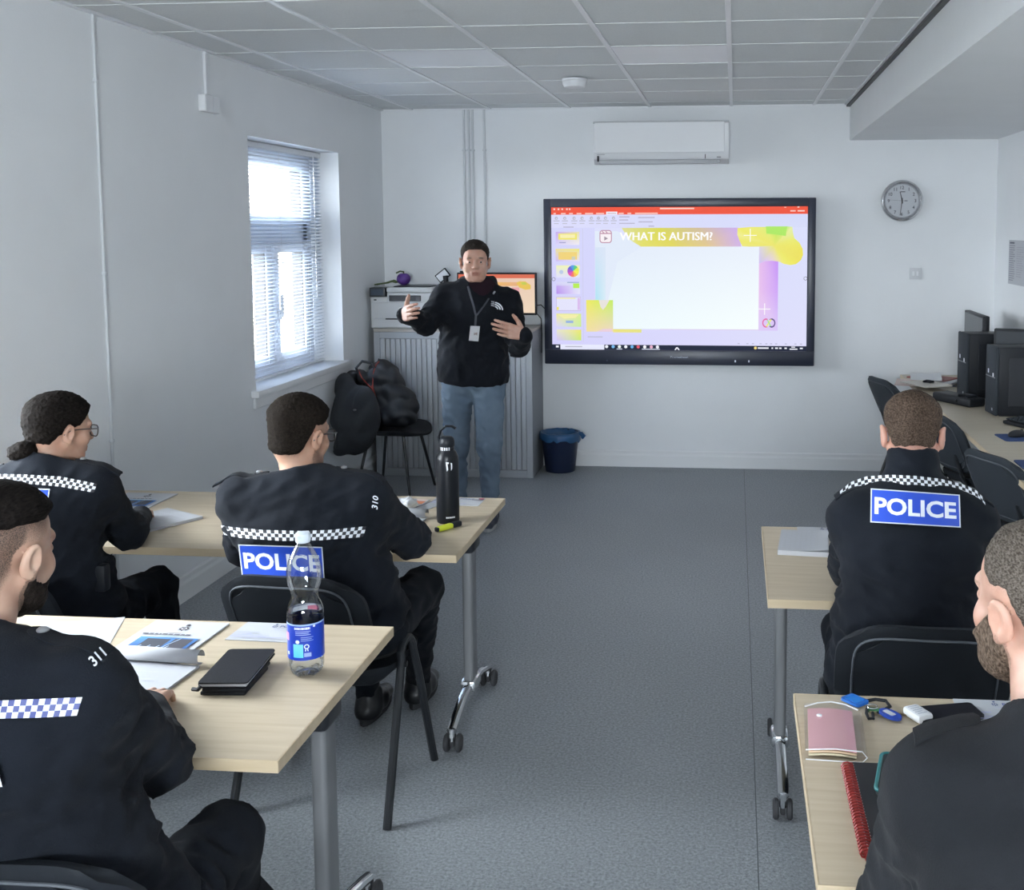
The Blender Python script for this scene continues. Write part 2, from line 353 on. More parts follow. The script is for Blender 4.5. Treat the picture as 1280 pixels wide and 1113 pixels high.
class Field:
    def __init__(s, X, Y, Z): s.x, s.y, s.z = X, Y, Z; s.d = np.full((len(X), len(Y), len(Z)), 0.5, np.float32)
    def win(s, lo, hi, m):
        if lo is None: return slice(None), slice(None), slice(None)
        r = []
        for ax, a, b in zip((s.x, s.y, s.z), lo, hi): r.append(slice(max(0, int(np.searchsorted(ax, a-m))-1), min(len(ax), int(np.searchsorted(ax, b+m))+1)))
        return tuple(r)
    def ev(s, f, w): return f(s.x[w[0]][:, None, None], s.y[w[1]][None, :, None], s.z[w[2]][None, None, :]).astype(np.float32)
    def add(s, prim, k=0.02, op='u'):
        f, lo, hi = prim; w = s.win(lo, hi, k+0.03)
        a = s.d[w]
        if a.size == 0: return s
        b = s.ev(f, w)
        if op == 'u': h = np.maximum(k-np.abs(a-b), 0)/k; s.d[w] = np.minimum(a, b)-h*h*k*0.25
        elif op == 's': b = -b; h = np.maximum(k-np.abs(a-b), 0)/k; s.d[w] = np.maximum(a, b)+h*h*k*0.25
        elif op == 'i': h = np.maximum(k-np.abs(a-b), 0)/k; s.d[w] = np.maximum(a, b)+h*h*k*0.25
        return s
    def warp(s, fn, lo=None, hi=None):                    # push the surface in and out
        w = s.win(None if lo is None else V3(lo), None if hi is None else V3(hi), 0)
        s.d[w] += s.ev(fn, w); return s
    def surface(s):
        d = s.d; sg = d < 0
        act = np.zeros(tuple(n-1 for n in d.shape), np.int8)
        for i in (0, 1):
            for j in (0, 1):
                for k in (0, 1): act += sg[i:d.shape[0]-1+i, j:d.shape[1]-1+j, k:d.shape[2]-1+k]
        I, J, K = np.nonzero((act > 0) & (act < 8)); n = len(I)
        idx = np.full(act.shape, -1, np.int32); idx[I, J, K] = np.arange(n)
        acc = np.zeros((n, 3), np.float64); cnt = np.zeros(n)
        cor = {}
        for c in [(i, j, k) for i in (0, 1) for j in (0, 1) for k in (0, 1)]: cor[c] = d[I+c[0], J+c[1], K+c[2]]
        for c in cor:
            for a in range(3):
                if c[a] == 0:
                    e = list(c); e[a] = 1; v0, v1 = cor[c], cor[tuple(e)]; m = (v0 < 0) != (v1 < 0)
                    t = np.where(m, v0/np.where(m, v0-v1, 1), 0); p = np.array(c, float)[None, :].repeat(n, 0); p[:, a] += t
                    acc += p*m[:, None]; cnt += m
        p = acc/cnt[:, None]
        def lerp(ax, i, t): return ax[i]*(1-t)+ax[i+1]*t
        V = np.stack([lerp(s.x, I, p[:, 0]), lerp(s.y, J, p[:, 1]), lerp(s.z, K, p[:, 2])], 1)
        F = []
        for a in range(3):
            b, c = (a+1) % 3, (a+2) % 3
            s0 = [slice(None)]*3; s1 = [slice(None)]*3; s0[a] = slice(0, -1); s1[a] = slice(1, None)
            m0, m1 = sg[tuple(s0)], sg[tuple(s1)]
            e = np.array(np.nonzero(m0 != m1)).T
            e = e[(e[:, b] > 0) & (e[:, c] > 0) & (e[:, b] < d.shape[b]-1) & (e[:, c] < d.shape[c]-1)]
            if not len(e): continue
            def cell(db, dc):
                q = e.copy(); q[:, b] -= db; q[:, c] -= dc; return idx[q[:, 0], q[:, 1], q[:, 2]]
            q = np.stack([cell(1, 1), cell(0, 1), cell(0, 0), cell(1, 0)], 1)
            fl = ~m0[e[:, 0], e[:, 1], e[:, 2]]; q[fl] = q[fl][:, ::-1]; F.append(q)
        F = np.concatenate(F); F = F[(F >= 0).all(1)]
        return V, F
def relax(V, F, it=2, lam=0.5):
    n = len(V); e = np.concatenate([F[:, [0, 1]], F[:, [1, 2]], F[:, [2, 3]], F[:, [3, 0]]]); e = np.concatenate([e, e[:, ::-1]])
    deg = np.bincount(e[:, 0], minlength=n).astype(float); deg[deg == 0] = 1
    for k in range(it*2):
        l = lam if k % 2 == 0 else -lam*1.02
        S = np.stack([np.bincount(e[:, 0], V[e[:, 1], i], n) for i in range(3)], 1)/deg[:, None]; V = V+(S-V)*l
    return V
def np_mesh(name, V, F, m, attrs=None):
    me = bpy.data.meshes.new(name); n, k = F.shape
    me.vertices.add(len(V)); me.vertices.foreach_set('co', V.astype(np.float32).ravel())
    me.loops.add(n*k); me.loops.foreach_set('vertex_index', F.astype(np.int32).ravel())
    me.polygons.add(n); me.polygons.foreach_set('loop_start', np.arange(0, n*k, k, dtype=np.int32)); me.polygons.foreach_set('loop_total', np.full(n, k, np.int32))
    me.update(calc_edges=True); me.polygons.foreach_set('use_smooth', np.ones(n, bool))
    for q in (m if isinstance(m, (list, tuple)) else [m]): me.materials.append(q)
    for nm, a in (attrs or {}).items():
        at_ = me.attributes.new(nm, 'FLOAT', 'POINT'); at_.data.foreach_set('value', a.astype(np.float32))
    return me
def soft(name, prims, m, step=0.008, pad=0.03, k=0.02, warp=None, parent=None, loc=(0, 0, 0), it=2):   # prims: (prim, k, op)
    los = [p[0][1] for p in prims if p[2] == 'u']; his = [p[0][2] for p in prims if p[2] == 'u']
    lo, hi = np.min(los, 0)-pad, np.max(his, 0)+pad
    f = Field(*[axis(lo[i], hi[i], step) for i in range(3)])
    for p, kk, op in prims: f.add(p, kk, op)
    if warp: f.warp(warp)
    V, F = f.surface(); V = relax(V, F, it); off = np.array(loc)
    o = link(name, np_mesh(name, V-off, F, m), parent, loc if parent is None else None); o['_tree'] = 0; del o['_tree']
    return o, V, F
def tree_of(V, F): return BVHTree.FromPolygons([tuple(v) for v in V.tolist()], [tuple(f) for f in F.tolist()])
# ------------------------------------------------------------------ the room
RYR = RY
floor = struct(MB().box(LX-0.35, RX+0.2, RYR-0.3, BY+0.15, -0.12, 0.0).build('floor', M_FLOOR, smooth=False))
M_SEAM = mat('floor_weld', (0.075, 0.083, 0.092), 0.5)
for x in (0.075,):
    MB().box(x-0.0015, x+0.0015, RYR, BY, -0.001, 0.0006).build('weld_seam', M_SEAM, floor, smooth=False)
struct(MB().box(LX-0.35, RX+0.2, RYR-0.3, BY+0.15, HC+0.012, HC+0.15).build('ceiling', M_CEIL, smooth=False))
ceiling = bpy.data.objects['ceiling']
XS = [LX+0.022, -2.436, -1.836, -1.236, -0.636, -0.036, 0.564, 0.800]
YS = [BY-0.02]+[7.8604-0.6*j for j in range(0, 18)]
tile_cache = {}
for j in range(len(YS)-1):
    y1, y0 = YS[j], YS[j+1]
    if y1 < RY: break
    for i in range(len(XS)-1):
        x0, x1 = XS[i], XS[i+1]; lit = (j == 4 and i in (2, 4)) or (j == 7 and i in (2, 4)) or (j in (11, 14) and i in (2, 4))
        g = 0.011; w, d = x1-x0-2*g, y1-y0-2*g
        key = (round(w, 3), round(d, 3), lit)
        if key not in tile_cache:
            if lit: tile_cache[key] = MB().box(-w/2, w/2, -d/2, d/2, 0.004, 0.012, 0.002, 1).mesh('light_panel', M_DIFF)
            else: tile_cache[key] = MB().box(-w/2, w/2, -d/2, d/2, 0.003, 0.0125, 0.002, 1).mesh('ceiling_tile', M_CEIL)
        o = link('light_panel' if lit else 'ceiling_tile', tile_cache[key], ceiling, ((x0+x1)/2, (y0+y1)/2, HC))
for i, x in enumerate(XS[1:-1]):
    MB().box(x-0.012, x+0.012, RYR, BY, HC-0.003, HC+0.012, 0.001, 1).build('ceiling_bar', M_BAR, ceiling)
for y in YS[1:]:
    if y < RY: break
    MB().box(LX, 0.80, y-0.0115, y+0.0115, HC+0.0005, HC+0.012).build('ceiling_bar', M_CEIL, ceiling)
M_DARKTRIM = mat('dark_trim', (0.012, 0.012, 0.016), 0.5)  # near-black strip along the ceiling edge of the beam
MB().box(LX, LX+0.022, RYR, BY, HC-0.004, HC+0.012).build('edge_trim', M_BAR, ceiling, smooth=False)
MB().box(0.785, 0.800, RYR, BY, HC-0.004, HC+0.012).build('edge_trim', M_BAR, ceiling, smooth=False)
MB().box(LX, 0.8, BY-0.02, BY, HC-0.004, HC+0.012).build('edge_trim', M_BAR, ceiling, smooth=False)
struct(MB().box(0.800, 0.828, RYR, BY, HC-0.016, HC+0.012).build('trim_1', M_DARKTRIM, smooth=False))

def wall_x(name, x0, x1, ya, yb, win):            # wall standing along y with one window opening per entry
    b = MB(); y = ya
    for (w0, w1, z0, z1) in sorted(win):
        b.box(x0, x1, y, w0, 0, HC+0.012); b.box(x0, x1, w0, w1, 0, z0); b.box(x0, x1, w0, w1, z1, HC+0.012); y = w1
    b.box(x0, x1, y, yb, 0, HC+0.012); return struct(b.build(name, M_WALL, smooth=False))
wall_left = wall_x('wall_left', LX-0.30, LX, RYR-0.3, BY+0.15, [WIN1, WIN2_ADDED])
struct(MB().box(LX, RX+0.2, BY, BY+0.15, 0, HC+0.012).build('wall_back', M_WALL, smooth=False))
wall_x('wall_right', RX, RX+0.2, RYR-0.3, BY, [])
b = MB(); x0, x1, z0, z1 = WIN3_ADDED
b.box(LX, x0, RYR-0.25, RYR, 0, HC+0.012).box(x1, RX, RYR-0.25, RYR, 0, HC+0.012).box(x0, x1, RYR-0.25, RYR, 0, z0).box(x0, x1, RYR-0.25, RYR, z1, HC+0.012)
struct(b.build('wall_rear', M_WALL, smooth=False))
struct(MB().box(0.826, RX, RYR, BY, 2.447, HC+0.012).build('trim_2', M_WALL, smooth=False))      # boxed-in beam along the right wall
def skirt(name, p0, p1, n):
    b = MB(); p0, p1, n = Vector(p0), Vector(p1), Vector(n)
    prof = [(0, 0), (0.018, 0), (0.018, 0.085), (0.012, 0.1), (0.012, 0.118), (0.006, 0.126), (0, 0.126)]
    vs = [p0+n*a+Vector((0, 0, z)) for a, z in prof]+[p1+n*a+Vector((0, 0, z)) for a, z in prof]; k = len(prof)
    b.add(vs, [(i, (i+1) % k, k+(i+1) % k, k+i) for i in range(k)]+[tuple(range(k)), tuple(range(k, 2*k))[::-1]])
    return struct(b.build(name, M_WHITE, smooth=False))
skirt('baseboard_back', (LX, BY, 0), (RX, BY, 0), (0, -1, 0))
skirt('baseboard_left', (LX, RYR, 0), (LX, BY, 0), (1, 0, 0))
skirt('baseboard_right', (RX, RYR, 0), (RX, BY, 0), (-1, 0, 0))

# window in view: white frame with a top light above two casements
M_UPVC = mat('window_plastic', (0.74, 0.76, 0.80), 0.35)
M_GLASS = glass_mat('window_glass', (0.97, 0.985, 0.99))
def window_x(name, win, lights):
    y0, y1, z0, z1 = win; fx0, fx1 = LX-0.285, LX-0.205
    b = MB(); e = 0.07
    for a in ((y0, y0+e, z0, z1), (y1-e, y1, z0, z1), (y0+e, y1-e, z0, z0+e), (y0+e, y1-e, z1-e, z1)):
        b.box(fx0, fx1, a[0], a[1], a[2], a[3], 0.006, 1)
    w = struct(b.build(name, M_UPVC)); tz = z0+0.815; th = 0.13
    MB().box(fx0, fx1, y0+e, y1-e, tz, tz+th, 0.006, 1).build('transom', M_UPVC, w)
    for (a0, a1, c0, c1) in lights:
        s = MB(); f = 0.055
        for q in ((a0, a0+f, c0, c1), (a1-f, a1, c0, c1), (a0+f, a1-f, c0, c0+f), (a0+f, a1-f, c1-f, c1)):
            s.box(fx0+0.01, fx1+0.022, q[0], q[1], q[2], q[3], 0.008, 1)
        so = s.build('sash', M_UPVC, w)
        g = MB()
        for q in ((a0+f, a0+f+0.008, c0+f, c1-f), (a1-f-0.008, a1-f, c0+f, c1-f)): g.box(fx0+0.02, fx1+0.012, *q)
        g.build('gasket', M_RUB, so, smooth=False)
        MB().box(fx0+0.035, fx0+0.041, a0+f, a1-f, c0+f, c1-f).build('pane', M_GLASS, so, smooth=False)
    return w
y0, y1, z0, z1 = WIN1; tz = z0+0.815
ym = 6.53
win1 = window_x('window_1', WIN1, [(y0+0.12, y1-0.14, tz+0.13, z1-0.07), (y0+0.07, ym-0.04, z0+0.07, tz), (ym+0.04, y1-0.14, z0+0.07, tz)])
MB().box(LX-0.285, LX-0.205, ym-0.045, ym+0.045, z0+0.07, tz, 0.006, 1).build('mullion', M_UPVC, win1)
MB().box(LX-0.285, LX-0.205, y1-0.145, y1-0.065, z0+0.07, z1-0.07, 0.006, 1).build('mullion', M_UPVC, win1)
MB().box(LX-0.183, LX-0.165, ym+0.055, ym+0.08, 1.24, 1.30, 0.005, 1).box(LX-0.170, LX-0.150, ym+0.057, ym+0.078, 1.26, 1.40, 0.006, 2).build('window_handle', M_WPLAS, win1)
MB().box(LX-0.20, LX+0.045, y0-0.06, y1+0.06, z0-0.035, z0+0.004, 0.006, 2).build('window_sill', M_WHITE, win1)
MB().box(LX, LX+0.02, y0-0.05, y1+0.05, z0-0.10, z0-0.035, 0.006, 1).build('apron', M_WHITE, win1)
# two added windows, out of the frame, put in to bring daylight
def plain_window_x(name, win):
    y0, y1, z0, z1 = win; k = (z1-z0); n = 2; w = (y1-y0-0.14)/n
    return window_x(name, win, [(y0+0.07+i*w, y0+0.07+(i+1)*w, z0+0.07, z0+0.815) for i in range(n)]+[(y0+0.07+i*w, y0+0.07+(i+1)*w, z0+0.945, z1-0.07) for i in range(n)])
plain_window_x('window_2_added', WIN2_ADDED)
x0, x1, z0, z1 = WIN3_ADDED; b = MB(); ya, yb = RY-0.24, RY-0.17
for q in ((x0, x0+0.07, z0, z1), (x1-0.07, x1, z0, z1), (x0+0.07, x1-0.07, z0, z0+0.07), (x0+0.07, x1-0.07, z1-0.07, z1), (-0.24, -0.16, z0+0.07, z1-0.07)):
    b.box(q[0], q[1], ya, yb, q[2], q[3], 0.006, 1)
w3 = struct(b.build('window_3_added', M_UPVC)); MB().box(x0+0.07, x1-0.07, ya+0.03, ya+0.036, z0+0.07, z1-0.07).build('pane', M_GLASS, w3, smooth=False)

# venetian blind in the reveal
M_SLAT = mat('blind_slat', (0.80, 0.82, 0.85), 0.4)
_nt = M_SLAT.node_tree; _tl = _nt.nodes.new('ShaderNodeBsdfTranslucent'); _tl.inputs[0].default_value = (0.80, 0.86, 0.95, 1); _ms = _nt.nodes.new('ShaderNodeMixShader'); _ms.inputs[0].default_value = 0.6
_nt.links.new(_nt.nodes['Principled BSDF'].outputs[0], _ms.inputs[1]); _nt.links.new(_tl.outputs[0], _ms.inputs[2]); _nt.links.new(_ms.outputs[0], _nt.nodes['Material Output'].inputs[0])
y0, y1, z0, z1 = WIN1
bl = thing('venetian_blind', 'white slatted venetian blind lowered over the window in the left wall', 'blind', (LX-0.135, (y0+y1)/2, z0))
L = y1-y0-0.03
MB().box(-0.016, 0.016, -L/2, L/2, z1-z0-0.04, z1-z0-0.004, 0.004, 1).build('headrail', M_WPLAS, bl)
MB().box(-0.013, 0.013, -L/2, L/2, 0.012, 0.026, 0.004, 1).build('bottom_rail', M_WPLAS, bl)
P = [[(-0.0125*c-0.0, yy, (0.0016 if c == 0 else 0)-0.0042*c) for c in (-1, 0, 1)] for yy in (-L/2, L/2)]
Q = [[(p[0], p[1], p[2]-0.0008) for p in r] for r in P]
sm = MB().slab([[r[i] for r in P] for i in range(3)], [[r[i] for r in Q] for i in range(3)], 2, 3).mesh('slat', M_SLAT)
nS = 60
for k in range(nS): link('slat', sm, bl, (0, 0, 0.045+k*(z1-z0-0.095)/(nS-1)))
for yy in (-L*0.36, 0, L*0.36): MB().cyl((0.0135, yy, 0.02), (0.0135, yy, z1-z0-0.03), 0.0011, n=5).build('ladder_cord', M_WPLAS, bl)
MB().cyl((0.022, L/2-0.14, 0.45), (0.020, L/2-0.14, z1-z0-0.03), 0.004, n=6).build('tilt_wand', M_WPLAS, bl)

# beyond the window: paved yard and a pale rendered house
M_YARD = mat('paving', (0.32, 0.31, 0.29), 0.9, var=0.2, vscale=2)
struct(MB().box(-40, -3.2, -25, 45, -0.6, -0.45).build('ground', M_YARD, smooth=False))
M_RENDER = mat('yellow_render', (0.62, 0.54, 0.40), 0.9, var=0.08, vscale=1.5)
hs = thing('neighbouring_house', 'pale yellow rendered house seen through the window blind', 'house', (-9.0, 20.5, -0.45))
MB().box(-5.0, 2.2, -2.6, 4, 0, 3.0).build('house_wall', M_RENDER, hs, smooth=False)
M_ROOF = mat('roof_tile', (0.30, 0.25, 0.22), 0.8)
MB().add([(-5.3, -2.8, 3.0), (2.5, -2.8, 3.0), (2.5, 4.2, 3.0), (-5.3, 4.2, 3.0), (-5.3, 0.7, 5.0), (2.5, 0.7, 5.0)], [(0, 1, 5, 4), (3, 4, 5, 2), (1, 2, 5), (0, 4, 3), (0, 3, 2, 1)]).build('roof', M_ROOF, hs, smooth=False)
for xx in (-3.2, 0.1):
    wf = MB().box(xx, xx+1.1, -2.66, -2.58, 1.0, 2.2).build('house_window', M_UPVC, hs, smooth=False)
    MB().box(xx+0.08, xx+1.02, -2.68, -2.65, 1.08, 2.12).build('pane', mat('dark_glass', (0.05, 0.06, 0.07), 0.1), wf, smooth=False)
hs2 = thing('pale_building', 'tall pale brick building rising behind the yellow house outside the window', 'building', (-17.0, 36.0, -0.45))
MB().box(-4.6, 8.0, -3, 4, 0, 9.0).build('building_wall', mat('pale_brick', (0.55, 0.52, 0.48), 0.9, var=0.12, vscale=6), hs2, smooth=False)
for zz in (2.0, 4.8):
    for xx in (-3.4, 0.4, 4.2): MB().box(xx, xx+1.4, -3.06, -2.98, zz, zz+1.6).build('building_window', mat('dark_glass', (0.05, 0.06, 0.07), 0.1), hs2, smooth=False)

# ------------------------------------------------------------------ fixtures on walls and ceiling
M_COND = mat('painted_conduit', (0.62, 0.64, 0.66), 0.85)
def conduit(p0, p1, r, label, group=None, clips=()):
    o = tag(MB().cyl(p0, p1, r, n=10).build('conduit', M_COND), label, 'conduit', group)
    for z in clips:
        c = Vector((p0[0], p0[1], z)); MB().box(c.x-r*1.5, c.x+r*1.5, c.y-r*1.5, c.y+r*1.5, z-0.008, z+0.008, 0.003, 1).build('clip', M_COND, o)
    return o
conduit((LX+0.006, 4.40, 0.126), (LX+0.006, 4.40, HC), 0.0065, 'thin painted conduit running floor to ceiling on the left wall', clips=(0.9, 1.62, 2.43))
for k, x in enumerate((-2.041, -2.005, -1.974, -1.885)):
    conduit((x, BY-0.009, 1.1), (x, BY-0.009, HC), 0.0085, ('first', 'second', 'third', 'rightmost')[k]+' of the four grey vertical conduits on the back wall', 'grey conduits on the back wall', clips=(2.4,))
sb = thing('junction_box', 'small white junction box with short trunking high on the left wall', 'socket', (LX, 5.375, 2.40))
MB().box(0, 0.04, -0.085, -0.005, 0.0, 0.085, 0.004, 1).build('box_body', M_WPLAS, sb)
MB().box(0, 0.035, 0.0, 0.08, 0.0, 0.08, 0.004, 1).build('cover', M_WPLAS, sb)
MB().box(0, 0.014, -0.02, 0.006, 0.085, HC-2.40, 0.002, 1).build('trunking', M_WPLAS, sb)

ac = thing('air_conditioner', 'white wall-mounted air conditioner above the display screen', 'air conditioner', (-0.543, BY, 2.28))
w = 0.981/2
prof = [(0, 0.02), (-0.06, 0.0), (-0.14, 0.0), (-0.195, 0.03), (-0.215, 0.07), (-0.225, 0.16), (-0.225, 0.285), (-0.205, 0.303), (0, 0.303)]
b = MB(); k = len(prof)
b.add([(-w, y, z) for y, z in prof]+[(w, y, z) for y, z in prof], [(i, k+i, k+(i+1) % k, (i+1) % k) for i in range(k)]+[tuple(range(k)), tuple(range(k, 2*k))[::-1]])
b.build('casing', M_WPLAS, ac, angle=0.5)
MB().box(-w+0.012, w-0.03, -0.229, -0.222, 0.075, 0.295, 0.003, 1).build('front_panel', M_WPLAS, ac)
M_ACG = mat('air_outlet_grey', (0.42, 0.43, 0.45), 0.5)
MB().box(-w+0.045, w-0.06, -0.228, -0.205, 0.022, 0.052, 0.006, 2, M=Matrix.Rotation(0.12, 4, 'X')).build('louvre', M_ACG, ac)
MB().box(-w+0.03, -w+0.042, -0.226, -0.20, 0.014, 0.056, 0.003, 1).build('louvre_end', M_BLACK, ac)
pr = Print(lambda x, y, e: (x, -0.2255-e, y)); pr.rect(w-0.17, 0.03, w-0.165, 0.062, (0.05, 0.05, 0.05)); pr.rect(w-0.085, 0.036, w-0.055, 0.044, (0.25, 0.25, 0.27)); pr.rect(-w+0.03, 0.062, -w+0.085, 0.066, (0.35, 0.35, 0.37))
pr.build('indicator', M_PRINT, ac)

sd = thing('smoke_detector', 'round white smoke detector on the ceiling tiles', 'smoke detector', (-0.965, 6.55, HC-0.003))
MB().lathe([(0.075, 0.0), (0.078, -0.012), (0.07, -0.02)][::-1], n=24).build('base', M_WPLAS, sd)
MB().lathe([(0.0, -0.055), (0.04, -0.055), (0.062, -0.05), (0.072, -0.036), (0.074, -0.018)], n=24, close=False).build('chamber', M_WPLAS, sd)

ck = thing('wall_clock', 'round silver-rimmed clock with white dial on the back wall', 'clock', (1.208, BY, 2.007))
RX90 = Matrix.Rotation(R90, 4, 'X')
MB().lathe([(0.118, 0.010), (0.126, 0.03), (0.137, 0.042), (0.147, 0.036), (0.151, 0.018), (0.150, 0.0)], n=48, M=RX90, close=False).build('rim', mat('silver_rim', (0.62, 0.62, 0.64), 0.25, metal=0.9), ck)
MB().lathe([(0.14, 0.0), (0.14, 0.014)], n=40, M=RX90).build('backplate', M_WPLAS, ck)
pr = Print(lambda x, y, e: (x, -0.0145-e, y)); pr.disc(0, 0, 0.126, (0.66, 0.68, 0.72), 40)
for h in range(1, 13):
    a = math.radians(90-30*h); t = str(h); hh = 0.024; tw = text_mesh(t, 0.01)[0][:, 0].max()*hh
    pr.text(t, 0.096*math.cos(a)-tw/2, 0.096*math.sin(a)-hh/2, hh, (0.02, 0.02, 0.05), 0.01); pr.k -= 1
pr.k += 1
for h in range(60):
    a = math.radians(6*h); pr.line((0.117*math.cos(a), 0.117*math.sin(a)), (0.122*math.cos(a), 0.122*math.sin(a)), 0.0016, (0.05, 0.05, 0.08)); pr.k -= 1
pr.k += 1; pr.rect(-0.012, 0.062, 0.022, 0.068, (0.05, 0.05, 0.08)); pr.rect(0.018, -0.003, 0.04, 0.003, (0.1, 0.1, 0.15))
pr.build('dial', M_PRINT, ck)
for ang, ln, wd, nm, yy in ((103, 0.068, 0.008, 'hour_hand', -0.019), (-97, 0.108, 0.006, 'minute_hand', -0.021), (176, 0.10, 0.002, 'second_hand', -0.023)):
    a = math.radians(ang); d = Vector((math.cos(a), 0, math.sin(a))); nn = Vector((-d.z, 0, d.x))*wd/2; t = Vector((0, yy, 0)); tt = Vector((0, 0.001, 0)); s0 = t-d*0.02; s1 = t+d*ln
    q = [s0-nn, s1-nn*0.6, s1+nn*0.6, s0+nn]; MB().add(q+[p+tt for p in q], [(0, 1, 2, 3), (7, 6, 5, 4), (0, 4, 5, 1), (1, 5, 6, 2), (2, 6, 7, 3), (3, 7, 4, 0)]).build(nm, M_BLACK if nm != 'second_hand' else M_STEEL, ck, smooth=False)
MB().lathe([(0.006, 0.014), (0.006, 0.025)], n=10, M=RX90).build('boss', M_BLACK, ck)
MB().lathe([(0.1275, 0.030), (0.1275, 0.0315)], n=40, M=RX90).build('cover_glass', glass_mat('clock_glass', refl=0.04), ck)

ts = thing('light_switch', 'small white switch plate low beneath the wall clock', 'switch', (1.316, BY, 1.476))
MB().box(-0.043, 0.043, -0.010, 0, -0.043, 0.043, 0.004, 2).build('plate', mat('switch_plate', (0.6, 0.61, 0.63), 0.5), ts)
for dx in (-0.014, 0.014): MB().box(dx-0.007, dx+0.007, -0.015, -0.009, -0.016, 0.016, 0.002, 1).build('rocker', M_WPLAS, ts)
# notice on the right wall
nt_ = thing('notice', 'white printed notice pinned to the right wall', 'notice', (RX, 7.52, 1.575))
MB().box(-0.003, 0, -0.21, 0.21, -0.15, 0.15).build('sheet', M_PAPER, nt_, smooth=False)
pr = Print(lambda x, y, e: (-0.0032-e, -x, y))
pr.scribble(-0.19, 0.12, -0.03, -0.13, (0.22, 0.22, 0.26), 17, 3, 0.42); pr.scribble(0.0, 0.11, 0.18, -0.10, (0.35, 0.35, 0.4), 14, 4, 0.35); pr.rect(-0.185, 0.126, -0.06, 0.137, (0.12, 0.12, 0.15))
pr.build('lettering', M_PRINT, nt_)

# ------------------------------------------------------------------ big display
DX0, DX1, DZ0, DZ1 = -1.424, 0.583, 0.797, 2.031
DY = BY-0.10
disp = thing('display_screen', 'large wall-mounted interactive display showing a slide headed WHAT IS AUTISM', 'screen', ((DX0+DX1)/2, BY, DZ0))
M_BEZ = mat('navy_bezel', (0.018, 0.023, 0.042), 0.35)
cx = (DX0+DX1)/2; hw = (DX1-DX0)/2; H = DZ1-DZ0
ex0, ex1, ez0, ez1 = -1.366-cx, 0.524-cx, 0.908-DZ0, 1.968-DZ0
b = MB(); b.box(-hw, ex0, -0.105, -0.03, 0.0, H, 0.006, 2).box(ex1, hw, -0.105, -0.03, 0, H, 0.006, 2).box(ex0-0.005, ex1+0.005, -0.105, -0.03, ez1, H, 0.006, 2).box(-hw+0.005, hw-0.005, -0.118, -0.03, 0.0, ez0, 0.008, 2)
b.build('bezel', M_BEZ, disp)
MB().box(-hw+0.04, hw-0.04, -0.07, -0.001, 0.05, H-0.05, 0.01, 1).build('rear_casing', M_BLACK, disp)
def SXY(x, y, e): return (ex0+(x-98)/1077*(ex1-ex0), -0.0985-e, ez1-(y-100)/600*(ez1-ez0))
S = Print(SXY, 0.0002)
LAV = (0.68, 0.71, 0.95)
S.rect(98, 100, 1175, 700, [(0.66, 0.67, 0.96), (0.70, 0.74, 0.97), (0.74, 0.74, 0.96), (0.66, 0.64, 0.97)], 4, 4)
S.rect(98, 100, 1175, 131, (0.86, 0.10, 0.055))
for x in (108, 126, 142, 162, 174): S.rect(x, 105, x+7, 111, (0.95, 0.75, 0.7)); S.k -= 1
S.rect(560, 104, 704, 110, (0.95, 0.62, 0.55)); S.rect(1078, 97+5, 1086, 105, (0.95, 0.7, 0.65)); S.rect(1132, 100, 1140, 105, (0.95, 0.7, 0.65)); S.rect(1103, 116, 1125, 121, (0.95, 0.65, 0.6)); S.rect(1133, 116, 1162, 121, (0.95, 0.7, 0.65))
for x, w in ((108, 10), (140, 20), (175, 16), (207, 20), (243, 34), (290, 34), (385, 22), (423, 16), (455, 96)): S.rect(x, 124, x+w, 129, (0.95, 0.62, 0.56)); S.k -= 1
S.k += 1; S.rect(333, 119, 380, 132, (0.9, 0.9, 1.0)); S.rect(338, 124, 375, 128, (0.6, 0.45, 0.5))
S.rect(98, 131, 1175, 186, [(0.72, 0.73, 0.97), (0.66, 0.70, 0.95), (0.68, 0.72, 0.95), (0.72, 0.72, 0.97)], 2, 1)
for x in (112, 148, 188, 222, 262, 292, 322, 356):
    S.disc(x+8, 146, 7, (0.45, 0.45, 0.58), 8); S.k -= 1; S.rect(x-4, 155, x+22, 159, (0.50, 0.50, 0.64)); S.k -= 1; S.rect(x-2, 166, x+18, 170, (0.52, 0.52, 0.66)); S.k -= 1; S.disc(x+9, 147, 4, (0.72, 0.72, 0.92), 6)
S.k += 1
for x, y, w in ((388, 139, 44), (388, 152, 38), (388, 166, 66), (468, 142, 70), (470, 160, 60), (150, 181, 44), (512, 178, 24)): S.rect(x, y, x+w, y+4, (0.46, 0.44, 0.60)); S.k -= 1
S.k += 1
# thumbnails of the other slides
YEL, PUR, GRN = (0.86, 0.80, 0.16), (0.55, 0.38, 0.86), (0.48, 0.85, 0.10)
th = [(117, 203, 218, 258), (116, 274, 218, 327), (118, 344, 219, 396), (118, 414, 220, 465), (117, 477, 223, 536), (117, 548, 224, 604), (118, 616, 224, 662)]
S.rect(*th[0], [PUR, (0.8, 0.75, 0.4), (0.85, 0.82, 0.9), (0.7, 0.66, 0.95)], 4, 4).rect(128, 210, 208, 236, YEL).rect(136, 214, 200, 229, (0.93, 0.86, 0.45)).rect(132, 246, 160, 250, (0.35, 0.35, 0.6))
S.rect(*th[1], [(0.85, 0.75, 0.3), YEL, (0.8, 0.75, 0.9), (0.6, 0.5, 0.9)], 4, 4).rect(128, 288, 208, 320, (0.88, 0.66, 0.2)).rect(185, 307, 200, 320, (0.6, 0.62, 0.5))
S.rect(*th[2], [(0.85, 0.9, 0.5), (0.9, 0.9, 0.4), (0.75, 0.75, 0.97), (0.75, 0.75, 0.97)], 3, 3).disc(140, 372, 9, (0.5, 0.6, 0.8), 10)
